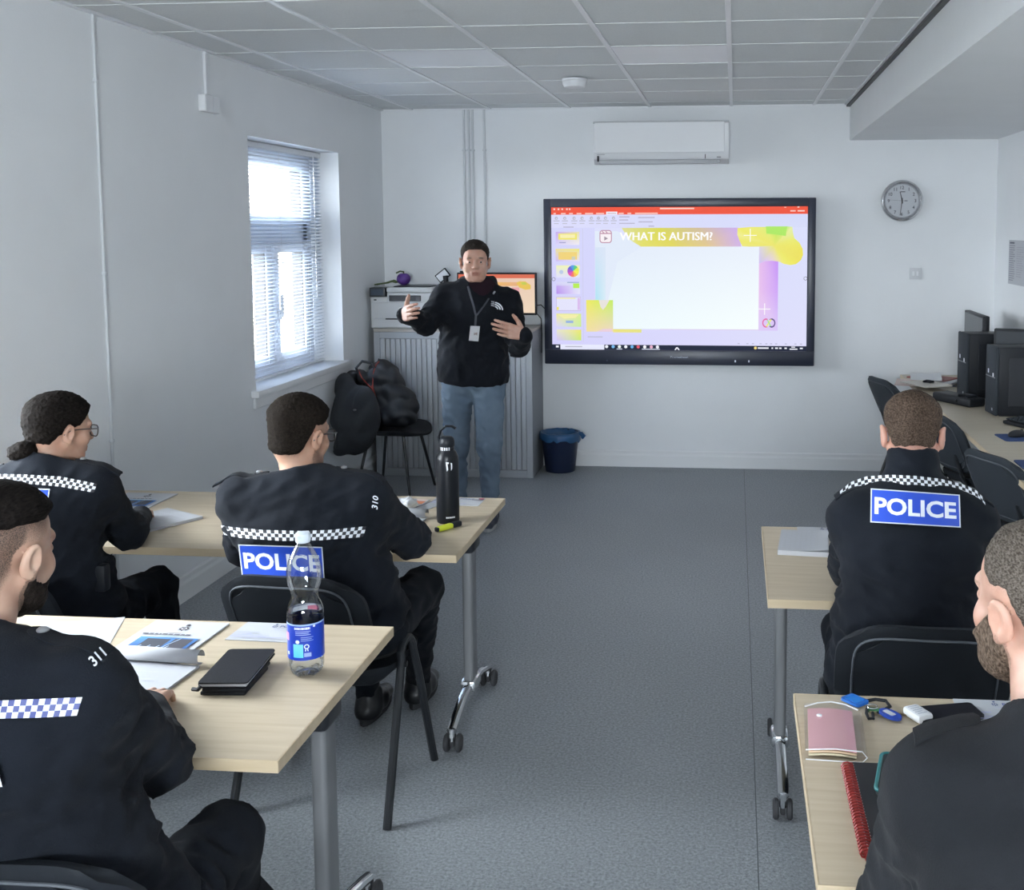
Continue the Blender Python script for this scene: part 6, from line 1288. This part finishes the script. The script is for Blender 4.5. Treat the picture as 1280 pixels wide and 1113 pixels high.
    Fj.add((lambda x, y, z: (x-cb.x)*up.x+(y-cb.y)*up.y+(z-cb.z)*up.z-np.maximum(0, 0.6*(np.sqrt((x-cb.x)**2+(y-cb.y)**2+(z-cb.z)**2)-0.16)), None, None), 0.006, 'i')      # flat top of the collar
    hem = P+(Wa-P).normalized()*sp.get('hem', -0.02); Fj.add(plane(hem, P-Wa), 0.012, 'i')
    for pl, kk in sp.get('cut', []): Fj.add(plane(*pl), kk, 'i')
    w1, w2 = waves(sp['seed'], 0.11, 1.0, 8, (1, 1, 1.3)), waves(sp['seed']+50, 0.05, 1.0, 7)
    am = sp.get('wrinkle', 0.008)
    def fold(x, y, z):
        el = 0
        for c, rr in ((EL, 0.13), (ER, 0.13), (SL-u*-0.05+Vector((0, 0, -0.09)), 0.10), (SR-u*0.05+Vector((0, 0, -0.09)), 0.10), (Wa, 0.20)): el = el+np.exp(-((x-c.x)**2+(y-c.y)**2+(z-c.z)**2)/(rr*rr))
        return -(w1(x, y, z)-0.5)*am*(0.35+np.minimum(el, 1.2))-(w2(x, y, z)-0.5)*am*0.45*np.minimum(el, 1)
    Fj.warp(fold); V, Fc = Fj.surface(); V = relax(V, Fc, 1); pe.jT = tree_of(V, Fc)
    pe.jacket = link('jacket', np_mesh('jacket', V-np.array(B), Fc, sp['jm']), body)
    # trousers
    prims = limbs(0.006)+[(rcone(P+Vector((0, 0, 0.0)), (legs[0][0]+legs[1][0])/2, rP-0.002, 0.10, u, kP), 0.05, 'u')]
    lo = np.min([q_[0][1] for q_ in prims], 0)-0.03; hi = np.max([q_[0][2] for q_ in prims], 0)+0.03
    Ft = Field(*[axis(float(lo[i]), float(hi[i]), 0.009) for i in range(3)])
    for q_, k, op in prims: Ft.add(q_, k, op)
    Ft.add(plane(P+Vector((0, 0, 0.09)), (0, 0, 1)), 0.008, 'i')
    w3 = waves(sp['seed']+9, 0.09, 1.0, 8); Ft.warp(lambda x, y, z: -(w3(x, y, z)-0.5)*0.008); V, Fc = Ft.surface(); V = relax(V, Fc, 1)
    pe.trousers = link('trousers', np_mesh('trousers', V-np.array(B), Fc, sp.get('tm', M_TRO)), body)
    for (H, K, A), q_ in zip(legs, 'LR'): shoe(A, sp.get('toe'+q_, sp.get('toe', (0, 1))), body, B, sp.get('sm', M_SHOE), sole=sp.get('sole'))
    pe.S = (SL, SR); pe.N = N; pe.u = u; return pe
# things fixed to a jacket lie on its cloth: found by casting the line of sight of their corners onto it
def lay(pe, px, py, off):
    d = ray_dir(px, py).normalized(); h = pe.jT.ray_cast(EYE_P, d)
    return None if h[0] is None else (h[3], d)
def poly_at(L, t):
    n = len(L); acc = [0]
    for a, b in zip(L, L[1:]): acc.append(acc[-1]+math.hypot(b[0]-a[0], b[1]-a[1]))
    t = t*acc[-1]
    for i in range(n-1):
        if t <= acc[i+1] or i == n-2:
            f = (t-acc[i])/(acc[i+1]-acc[i]); return L[i][0]+(L[i+1][0]-L[i][0])*f, L[i][1]+(L[i+1][1]-L[i][1])*f
def checker_band(pe, topL, botL, cols, mA, mB):
    nv = 3; D = np.full((nv+1, cols*2+1), np.nan); R = {}
    for j in range(nv+1):
        for i in range(cols*2+1):
            a, b = poly_at(topL, i/(cols*2)), poly_at(botL, i/(cols*2)); px, py = a[0]+(b[0]-a[0])*j/nv, a[1]+(b[1]-a[1])*j/nv; r = lay(pe, px, py, 0); d = ray_dir(px, py).normalized(); R[j, i] = d
            if r: D[j, i] = r[0]
    bad0 = np.zeros(D.shape, bool)
    for j in range(nv+1):
        bad0[j] = np.isnan(D[j]); ok = np.nonzero(~np.isnan(D[j]))[0]; D[j] = np.interp(np.arange(cols*2+1), ok, D[j][ok])
    for _ in range(3): D[:, 1:-1] = (D[:, :-2]+2*D[:, 1:-1]+D[:, 2:])/4; m = D.mean(0); D = D*0.7+m*0.3
    b = MB(); bad = bad0.all(0)
    for j in range(nv+1):
        for i in range(cols*2+1): b.v.append(tuple(EYE_P+R[j, i]*(D[j, i]-0.0045)-pe.base))
    W = cols*2+1
    for j in range(nv):
        for i in [q for q in range(cols*2) if not (bad[q] or bad[q+1])]: b.f.append((j*W+i, (j+1)*W+i, (j+1)*W+i+1, j*W+i+1)); b.m.append(((i//2)+j) % 2)
    return b.build('checker_band', [mA, mB], pe.jacket, angle=2)
def quad_surface(pe, q, off):                        # stiff patch: a smooth surface fitted through the cloth behind it
    A, y = [], []
    def pix(uu, v): return tuple((q[0][k]*(1-uu)+q[1][k]*uu)*(1-v)+(q[3][k]*(1-uu)+q[2][k]*uu)*v for k in (0, 1))
    for i in range(13):
        for j in range(7):
            uu, v = i/12, j/6; r = lay(pe, *pix(uu, v), 0)
            if r: A.append([1, uu, v, uu*uu, uu*v, v*v]); y.append(r[0])
    A, y = np.array(A), np.array(y); c = np.linalg.lstsq(A, y, rcond=None)[0]; up = float(max(0, np.percentile(A @ c-y, 99)))
    def fn(uu, v, e):
        d = ray_dir(*pix(uu, v)).normalized(); dep = float(c @ np.array([1, uu, v, uu*uu, uu*v, v*v]))-off-up-e; return EYE_P+d*dep-pe.base
    return fn
def refine(v, f, size):                              # split long faces so that they bend with the patch
    bm = bmesh.new(); vs = [bm.verts.new((p[0], p[1], 0)) for p in v]
    for q in f:
        try: bm.faces.new([vs[i] for i in q])
        except ValueError: pass
    bmesh.ops.triangulate(bm, faces=bm.faces[:])
    for _ in range(4):
        E = [e for e in bm.edges if e.calc_length() > size]
        if not E: break
        bmesh.ops.subdivide_edges(bm, edges=E, cuts=1); bmesh.ops.triangulate(bm, faces=[f_ for f_ in bm.faces if len(f_.verts) > 3])
    bm.verts.index_update(); r = [v_.co[:2] for v_ in bm.verts], [[q.index for q in f_.verts] for f_ in bm.faces]; bm.free(); return r
def police_panel(pe, q, text='POLICE', area=(0.045, 0.955, 0.24, 0.75)):
    fn = quad_surface(pe, q, 0.004); b = MB()
    def plate(x0, x1, y0, y1, e, mi, n=14, m=6):
        b.grid([[fn(x0+(x1-x0)*i/n, y0+(y1-y0)*j/m, e) for i in range(n+1)] for j in range(m+1)], n+1, m+1, mi)
    plate(0, 1, 0, 1, 0.0, 0); plate(0.014, 0.986, 0.034, 0.966, 0.0006, 1)
    v, f = text_mesh(text, 0.03); w = v[:, 0].max(); rv, rf = refine([(p[0]/w, p[1]) for p in v], f, 0.12)
    b.add([fn(area[0]+(area[1]-area[0])*p[0], area[3]+(area[2]-area[3])*p[1], 0.0012) for p in rv], rf, 2)
    return b.build('police_panel', [M_BAND, M_PBLUE, M_LET], pe.jacket, angle=2)
def shoulder_number(pe, q, text):
    fn = quad_surface(pe, q, 0.009); v, f = text_mesh(text, 0.02); w = v[:, 0].max(); b = MB()
    b.add([fn(p[0]/w, 1-p[1], 0) for p in v], f); return b.build('shoulder_number', M_LET, pe.jacket, angle=2)
def epaulette(pe, side, over=0.03, button=True, w=0.048):
    S = pe.S[0] if side == 'L' else pe.S[1]; out = -pe.u if side == 'L' else pe.u; A = pe.N+out*0.105; Bp = S+out*(0.045+over); n = 12; f = Vector((-pe.u.y, pe.u.x, 0)).normalized(); rows, prev = [], None
    for k in range(n+1):
        c = A.lerp(Bp, k/n); ww = w*(0.85+0.25*k/n)/2*(0.55 if k == 0 else 1); zs = []
        for t in (-1, 0, 1):
            h = pe.jT.ray_cast(c+f*ww*t+Vector((0, 0, 0.25)), Vector((0, 0, -1))); zs.append(None if h[0] is None or h[0].z < S.z-0.02 else h[0].z)
        zz = [z for z in zs if z is not None]; z = max(zz)+0.004 if zz else None
        if prev is not None and (z is None or z < prev-0.014): z = prev-0.007
        if z is None: z = S.z+0.07
        prev = z; rows.append([(c+f*ww*t).xy.to_3d()+Vector((0, 0, z-0.003*abs(t))) for t in (-1, -0.5, 0, 0.5, 1)])
    b = MB(); lowr = [[p-pe.base-Vector((0, 0, 0.006)) for p in r] for r in rows]; top = [[p-pe.base for p in r] for r in rows]; b.slab(lowr, top, 5, n+1)
    e = b.build('epaulette', M_UNI if pe.jm is None else pe.jm, pe.jacket, angle=0.9)
    if button:
        p = rows[2][2]-pe.base; MB().lathe([(0.010, 0.0), (0.0105, 0.003), (0.007, 0.006), (0.001, 0.007)], c=(p.x, p.y, p.z), n=16).build('button', M_BTN, pe.jacket)
    return e
def spectacles(pe, m=None):
    g = link('spectacles', None, pe.o); s = pe.s; B = MB()
    def w(x, y, z): return pe.M @ Vector((x*s, y*s, z*s))-pe.base
    b = MB(); lens = MB()
    for sx in (-1, 1):
        ring = [w(sx*0.034+px, 0.104-0.25*abs(px+sx*0.034)*0.3, -0.010+py) for px, py in rrect(0.050, 0.038, 0.014, 4)]
        b.tube(ring, 0.0021, 6, closed=True); lens.add(ring, [tuple(range(len(ring)))])
        b.tube([w(sx*0.059, 0.098, -0.002), w(sx*0.074, 0.085, 0.0), w(sx*0.083, 0.02, -0.001), w(sx*0.083, -0.01, -0.004), w(sx*0.08, -0.032, -0.02)], 0.0019, 6)
    b.tube([w(-0.010, 0.105, -0.004), w(0, 0.109, -0.001), w(0.010, 0.105, -0.004)], 0.0019, 6)
    bpy.data.objects.remove(g); o = b.build('spectacles', m or M_GLASSES, pe.o, angle=2); lens.build('lens', M_LENS, o); return o
R_ = math.radians
REST = dict(curl=(0.3, 0.4, 0.3), spread=0.05)
down = (0, 0, -1)
# --- officer with glasses, farther left table
SK_A = skin_mat('skin_tan', (0.40, 0.235, 0.165), (0.018, 0.014, 0.012))
A = make_person('seated officer with dark cropped hair and glasses behind the water bottle, POLICE panel on back', dict(
    hc=(-1.338, 3.210, 1.183), yaw=-17, pitch=8, fade=0.5, P=(-1.225, 3.26, 0.56), W=(-1.262, 3.195, 0.73), C=(-1.305, 3.165, 0.915), N=(-1.315, 3.165, 1.040), SL=(-1.500, 3.145, 0.985), SR=(-1.118, 3.175, 0.985),
    EL=(-1.560, 3.28, 0.80), ER=(-1.052, 3.40, 0.795), WL=(-1.40, 3.62, 0.775), WR=(-1.17, 3.63, 0.775), hL=((0.4, 0.9, -0.1), down, REST), hR=((-0.5, 0.85, -0.1), down, REST),
    HL=(-1.325, 3.30, 0.535), KL=(-1.40, 3.66, 0.545), AL=(-1.34, 3.78, 0.09), HR=(-1.135, 3.30, 0.535), KR=(-1.085, 3.63, 0.555), AR=(-1.20, 3.93, 0.09), girth=1.05, kC=1.62, kW=1.66, kP=1.5, seed=11, skin=SK_A, jm=M_UNI, stubble=0.42, arm=1.08, leg=1.08), (-1.24, 3.3, 0))
A.jm = M_UNI
hair_mesh('hair', A.M, A.s, hair_mat('hair_dark_brown', (0.007, 0.0055, 0.0047), (0.020, 0.0155, 0.0122), rough=0.75), 0.018, 0.007, A.o, A.base, seed=5)
spectacles(A)
checker_band(A, [(266.5, 655), (288, 659), (326, 662.6), (376, 664), (414, 662.6), (458, 658)], [(271, 667), (300.6, 672.7), (351, 676.5), (401, 675.7), (454, 671.4)], 40, M_BAND, M_BANDK)
police_panel(A, [(297.6, 680.8), (403, 684), (406, 727), (302.4, 721)]); epaulette(A, 'L', 0.035); epaulette(A, 'R', 0.01)
shoulder_number(A, [(464.5, 635), (466, 619), (473, 621), (472, 637.5)], '310')
# --- officer with the hair bun
SK_B = skin_mat('skin_warm', (0.46, 0.28, 0.205), (0.02, 0.016, 0.014))
Bp = make_person('seated officer with dark hair in a low bun and glasses, by the left wall', dict(
    hc=(-2.180, 3.300, 1.170), yaw=-27, pitch=8, hs=0.96, P=(-2.17, 3.27, 0.56), W=(-2.185, 3.22, 0.72), C=(-2.205, 3.21, 0.90), N=(-2.205, 3.225, 1.045), SL=(-2.375, 3.15, 0.965), SR=(-2.050, 3.265, 0.985),
    EL=(-2.49, 3.36, 0.795), ER=(-2.035, 3.42, 0.795), WL=(-2.31, 3.62, 0.775), WR=(-2.13, 3.66, 0.778), hL=((0.3, 0.9, -0.1), down, REST), hR=((-0.4, 0.9, -0.1), down, REST),
    HL=(-2.26, 3.32, 0.535), KL=(-2.33, 3.68, 0.545), AL=(-2.33, 3.80, 0.09), HR=(-2.085, 3.34, 0.535), KR=(-2.04, 3.60, 0.545), AR=(-2.06, 3.72, 0.09), girth=0.95, seed=23, skin=SK_B, jm=M_UNI, arm=1.0, leg=1.0, neck=0.9), (-2.16, 3.3, 0))
Bp.jm = M_UNI
BUNLINE = ([-0.11, -0.06, -0.037, -0.02, 0.012, 0.03, 0.05, 0.075, 0.11], [-0.062, -0.062, -0.03, -0.012, -0.004, 0.004, 0.026, 0.052, 0.058])
def loc_e(c, r, k=0.02): return (ellip([x*0.96 for x in c], [x*0.96 for x in r]), k, 'u')
hair_mesh('hair', Bp.M, Bp.s, hair_mat('hair_black_brown', (0.006, 0.005, 0.0047), (0.013, 0.0105, 0.009), (160, 60, 200), 0.72), 0.017, 0.012, Bp.o, Bp.base, BUNLINE, noise=0.0022, seed=8, extra=[loc_e((0, -0.055, 0.03), (0.066, 0.062, 0.062), 0.03), loc_e((-0.004, -0.112, -0.078), (0.042, 0.040, 0.034), 0.010), loc_e((-0.016, -0.134, -0.084), (0.030, 0.024, 0.027), 0.008)])
spectacles(Bp, mat('brown_glasses_frame', (0.05, 0.035, 0.028), 0.3))
checker_band(Bp, [(-62, 597), (-30, 593.5), (0, 592.8), (30.5, 593.4), (76, 596), (121.5, 605)], [(-62, 608), (-30, 604.5), (0, 604), (30.5, 604.6), (76, 608.7), (117, 616)], 44, M_BAND, M_BANDK)
police_panel(Bp, [(-48, 608), (62.3, 611.3), (57, 649), (-46, 646)]); epaulette(Bp, 'L', 0.02); epaulette(Bp, 'R', 0.035)
pq = MB().box(-0.03, 0.03, -0.02, 0.02, -0.045, 0.045, 0.012, 2).build('belt_pouch', M_BLACK, Bp.o, loc=Vector((-2.02, 3.22, 0.70))-Bp.base)
# --- officer numbered 311, nearer left table
SK_C = skin_mat('skin_olive', (0.47, 0.30, 0.225), (0.016, 0.013, 0.011))
Cc = make_person('seated officer with a skin-fade haircut and dark beard, shoulder number 311', dict(
    hc=(-1.302, 1.780, 1.243), yaw=-6, pitch=9, P=(-1.17, 1.76, 0.565), W=(-1.195, 1.67, 0.74), C=(-1.250, 1.65, 0.95), N=(-1.290, 1.670, 1.10), SL=(-1.470, 1.61, 1.03), SR=(-1.085, 1.67, 1.035),
    EL=(-1.62, 1.84, 0.805), ER=(-1.090, 1.89, 0.805), WL=(-1.50, 2.14, 0.78), WR=(-1.262, 2.155, 0.777), hL=((0.3, 0.95, -0.1), down, REST), hR=((-0.30, 0.93, -0.05), down, dict(curl=(0.2, 0.3, 0.2), spread=0.06)), fine_hands=0.005,
    HL=(-1.27, 1.70, 0.54), KL=(-1.38, 2.08, 0.56), AL=(-1.38, 2.15, 0.09), HR=(-1.075, 1.76, 0.54), KR=(-1.03, 2.03, 0.565), AR=(-1.05, 2.08, 0.09), girth=1.10, seed=37, skin=SK_C, jm=M_UNI, res=0.0034, fade=0.75, stubble=0.55, arm=1.10, leg=1.12, wrinkle=0.009), (-1.2, 1.7, 0))
Cc.jm = M_UNI
hair_mesh('hair', Cc.M, Cc.s, hair_mat('hair_black', (0.006, 0.0052, 0.005), (0.016, 0.013, 0.0115), rough=0.75), 0.016, 0.001, Cc.o, Cc.base, lift=0.0, line=([-0.11, -0.06, -0.037, 0.0, 0.03, 0.05, 0.065, 0.11], [0.022, 0.026, 0.034, 0.036, 0.040, 0.046, 0.056, 0.060]), zmix=(0.03, 0.08), step=0.003, seed=6, noise=0.0009)
beard_mesh(Cc.M, Cc.s, hair_mat('beard_black', (0.012, 0.010, 0.009), (0.035, 0.027, 0.023), (300, 300, 200)), 0.0045, Cc.o, Cc.base, step=0.003)
checker_band(Cc, [(-150, 884), (-60, 878), (0, 876), (50, 874), (103, 871.7)], [(-150, 907), (-60, 900.5), (0, 898.7), (50, 897.5), (96, 895)], 33, M_BAND, M_BANDB)
police_panel(Cc, [(-190, 930), (-13, 922), (3, 984), (-185, 995)]); epaulette(Cc, 'L', 0.01); epaulette(Cc, 'R', 0.0)
shoulder_number(Cc, [(109.5, 823.5), (125, 808.5), (134, 819), (118.5, 834)], '311')
# --- officer leaning over the notes, farther right table
SK_D = skin_mat('skin_ruddy', (0.47, 0.255, 0.195), (0.06, 0.04, 0.028))
D = make_person('seated officer with short brown hair leaning forward, POLICE panel on back, near the computers', dict(
    hc=(0.508, 3.13, 1.228), yaw=-7, pitch=24, wide=1.02, P=(0.465, 2.98, 0.56), W=(0.468, 2.96, 0.74), C=(0.490, 3.0, 0.925), N=(0.500, 3.06, 1.10), SL=(0.338, 3.045, 0.995), SR=(0.660, 3.045, 0.990),
    EL=(0.350, 3.22, 0.80), ER=(0.735, 3.19, 0.80), WL=(0.45, 3.47, 0.778), WR=(0.60, 3.47, 0.778), hL=((0.3, 0.9, -0.1), down, REST), hR=((-0.3, 0.9, -0.1), down, REST),
    HL=(0.36, 3.0, 0.535), KL=(0.35, 3.36, 0.55), AL=(0.35, 3.42, 0.09), HR=(0.57, 3.0, 0.535), KR=(0.60, 3.36, 0.55), AR=(0.60, 3.42, 0.09), girth=1.08, kC=1.30, collar=0.09, seed=41, skin=SK_D, jm=M_UNI, fade=0.55, arm=1.1, leg=1.05, neck=1.05), (0.455, 2.9, 0))
D.jm = M_UNI
hair_mesh('hair', D.M, D.s, hair_mat('hair_light_brown', (0.035, 0.024, 0.018), (0.10, 0.070, 0.052)), 0.010, 0.005, D.o, D.base, wide=1.02, seed=3)
checker_band(D, [(1050, 614), (1063, 603), (1083, 595.7), (1112, 593.7), (1143.7, 595), (1175, 598.6), (1204, 605.8), (1221, 613.5), (1231, 624.5)], [(1051, 625), (1063, 614.4), (1084.7, 607.2), (1115, 605.2), (1143.7, 607.2), (1175, 610.6), (1201, 615.8), (1221, 624.5), (1232, 636)], 44, M_BAND, M_BANDK)
police_panel(D, [(1088.4, 610.6), (1199.8, 618.7), (1201, 659.8), (1087.9, 653.2)]); epaulette(D, 'L', 0.01); epaulette(D, 'R', 0.01)
# --- bearded officer, nearer right table
SK_E = skin_mat('skin_fair', (0.53, 0.32, 0.245), (0.07, 0.05, 0.038))
E_ = make_person('seated bearded officer with short greying hair at the nearer right table', dict(
    hc=(0.446, 1.60, 1.264), yaw=26, pitch=4, hs=1.02, P=(0.46, 1.41, 0.565), W=(0.455, 1.39, 0.75), C=(0.450, 1.41, 0.955), N=(0.445, 1.475, 1.105), SL=(0.281, 1.45, 1.045), SR=(0.635, 1.42, 1.045),
    EL=(0.252, 1.56, 0.80), ER=(0.70, 1.62, 0.80), WL=(0.40, 1.83, 0.78), WR=(0.56, 1.88, 0.78), hL=((0.4, 0.9, -0.1), down, REST), hR=((-0.4, 0.9, -0.1), down, REST),
    HL=(0.36, 1.45, 0.54), KL=(0.34, 1.82, 0.55), AL=(0.34, 1.90, 0.09), HR=(0.56, 1.45, 0.54), KR=(0.58, 1.82, 0.55), AR=(0.58, 1.90, 0.09), girth=1.06, seed=53, skin=SK_E, jm=M_UNI2, res=0.0032, fade=0.30, stubble=0.3, arm=1.1, leg=1.05, collar=0.05, wrinkle=0.009), (0.46, 1.42, 0))
E_.jm = M_UNI2
RECEDE = ([-0.11, -0.06, -0.037, -0.022, 0.012, 0.026, 0.036, 0.050, 0.07, 0.11], [-0.070, -0.068, -0.028, 0.014, 0.012, 0.022, 0.062, 0.084, 0.098, 0.11])
hair_mesh('hair', E_.M, E_.s, hair_mat('hair_grey', (0.05, 0.039, 0.031), (0.165, 0.142, 0.12), (380, 150, 380)), 0.010, 0.0035, E_.o, E_.base, RECEDE, step=0.003, seed=2)
beard_mesh(E_.M, E_.s, hair_mat('beard_brown_grey', (0.05, 0.033, 0.024), (0.19, 0.14, 0.105), (300, 300, 120)), 0.009, E_.o, E_.base, step=0.003, line=((-0.02, 0.0, 0.012, 0.03, 0.05, 0.07, 0.11), (-0.02, -0.016, -0.004, -0.012, -0.034, -0.046, -0.050)))
epaulette(E_, 'L', -0.01, False, 0.042); epaulette(E_, 'R', -0.01, False, 0.042)
# --- presenter
SK_F = skin_mat('skin_presenter', (0.50, 0.295, 0.225), (0.03, 0.024, 0.02)); M_FLE = cloth_mat('black_fleece', (0.0085, 0.0100, 0.0140), 300); M_JEAN = mat('faded_denim', (0.085, 0.125, 0.18), 0.85, bump=0.4, bscale=500, var=0.5, vscale=4.0, var_col=(0.18, 0.24, 0.31))
F_ = make_person('presenter standing in a black fleece and blue jeans, gesturing with both hands beside the display', dict(
    hc=(-1.545, 6.375, 1.625), yaw=-166, pitch=2, hs=1.06, chin=0.006, P=(-1.575, 6.41, 0.955), W=(-1.570, 6.40, 1.08), C=(-1.560, 6.40, 1.30), N=(-1.548, 6.41, 1.475), SR=(-1.735, 6.40, 1.405), SL=(-1.355, 6.42, 1.375),
    ER=(-1.815, 6.24, 1.255), WR=(-1.880, 6.03, 1.320), EL=(-1.275, 6.29, 1.125), WL=(-1.195, 6.10, 1.205), hR=((0.50, -0.80, 0.18), (0.80, 0.52, 0), dict(curl=(0.15, 0.2, 0.15), spread=0.04, thumb=(0.9, 0.45, 0.1), s=1.14)), hL=((-0.88, -0.28, 0.25), (-0.3, 0.85, 0.0), dict(curl=(0.25, 0.3, 0.22), spread=0.06, thumb=(0.8, 0.55, 0.2), s=1.12)), fine_hands=0.0042, res=0.0042,
    HR=(-1.675, 6.42, 0.90), KR=(-1.690, 6.42, 0.50), AR=(-1.700, 6.50, 0.095), HL=(-1.480, 6.41, 0.90), KL=(-1.475, 6.38, 0.50), AL=(-1.487, 6.44, 0.095), toe=(0.15, -1), toeR=(-0.15, -1), toeL=(0.12, -1), girth=1.16, kP=1.36, kW=1.38, kC=1.36, seed=67, skin=SK_F, jm=M_FLE, tm=M_JEAN, sm=mat('navy_trainer', (0.02, 0.026, 0.05), 0.6), sole=mat('trainer_sole', (0.35, 0.35, 0.36), 0.6), stubble=0.12, arm=1.18, leg=1.18, puff=0.012, hem=-0.07, fade=0.5, collar=0.05, wrinkle=0.010,
    hood=[(Vector((-0.085, 0.055, -0.03)), Vector((0.085, 0.055, -0.03))), (Vector((-0.085, 0.055, -0.03)), Vector((-0.075, -0.02, -0.035))), (Vector((0.085, 0.055, -0.03)), Vector((0.075, -0.02, -0.035)))]), (-1.58, 6.42, 0))
F_.jm = M_FLE
hair_mesh('hair', F_.M, F_.s, hair_mat('hair_presenter', (0.013, 0.011, 0.010), (0.040, 0.032, 0.027)), 0.010, 0.005, F_.o, F_.base, seed=4, line=([-0.11, -0.06, -0.037, -0.022, 0.006, 0.014, 0.030, 0.044, 0.054, 0.066, 0.10], [-0.074, -0.074, -0.030, 0.012, -0.004, -0.022, -0.006, 0.016, 0.038, 0.050, 0.054]))
def lay_pts(pe, L, off):
    out = []
    for q in L:
        r = lay(pe, q[0], q[1], 0)
        if r: out.append(EYE_P+r[1]*(r[0]-off)-pe.base)
    return out
fn = quad_surface(F_, [(581, 349), (621, 349), (617, 384), (588, 384)], -0.001)
b = MB(); nk = [(0.10, 0.20), (0.22, 0.42), (0.40, 0.56), (0.58, 0.60), (0.75, 0.52), (0.90, 0.36), (0.98, 0.16), (0.80, 0.0), (0.2, 0.0)]
rv, rf = refine(nk, [tuple(range(len(nk)))], 0.2); b.add([fn(p[0], p[1], 0.006) for p in rv], rf); b.build('shirt_neck', cloth_mat('maroon_shirt', (0.022, 0.010, 0.016)), F_.o, angle=2)
M_LAN = mat('lanyard', (0.045, 0.048, 0.06), 0.6)
for L in ([(585, 358), (588, 369), (591.5, 381), (594.5, 393)], [(611, 373), (606, 381), (600, 389), (596, 394)], [(595, 393), (594.5, 400), (594, 408)]):
    P_ = lay_pts(F_, L, 0.006)
    if len(P_) > 1: MB().tube(P_, 0.005, 6, flat=(0.0065, 0.0015, (1, 0, 0.2))).build('lanyard', M_LAN, F_.o)
fn = quad_surface(F_, [(588, 407.5), (600, 408), (598, 427), (586, 426)], 0.008)
b = MB(); b.slab([[fn(x, y, 0) for x in (0, 0.5, 1)] for y in (0, 0.5, 1)], [[fn(x, y, 0.003) for x in (0, 0.5, 1)] for y in (0, 0.5, 1)], 3, 3); bd = b.build('badge', mat('badge_card', (0.62, 0.62, 0.64), 0.35), F_.o)
pr = Print(lambda x, y, e: fn(x, y, 0.0032+e)); pr.rect(0.45, 0.42, 0.8, 0.68, (0.35, 0.28, 0.27)); pr.rect(0.15, 0.1, 0.85, 0.2, (0.75, 0.75, 0.78)); pr.rect(0.2, 0.78, 0.8, 0.82, (0.4, 0.4, 0.45)); pr.build('badge_print', M_PRINT, bd)
fn = quad_surface(F_, [(614, 375.5), (630, 378), (630, 390), (614, 387)], 0.006)
pr = Print(lambda x, y, e: fn(x, y, e), 0.0004); WH = (0.75, 0.77, 0.82)
for r0 in (1.0, 0.70, 0.40):
    pr.ring(0.30, 0.84, (r0-0.09)*0.64, 0.115, WH, 10, 1.15, -90, 0)
for k, t_ in enumerate(('THE', 'NORTH', 'FACE')): pr.text(t_, 0.0, 0.22+0.20*k, 0.14, WH, 0.02, w=(0.24, 0.28, 0.26)[k], up=-1)
pr.build('chest_logo', M_PRINT, F_.jacket)
P_ = lay_pts(F_, [(616.5, 367.5), (618.5, 364.5)], 0.008)
if len(P_) > 1: MB().tube(P_, 0.006, 6).build('zip_pull', M_BTN, F_.jacket)
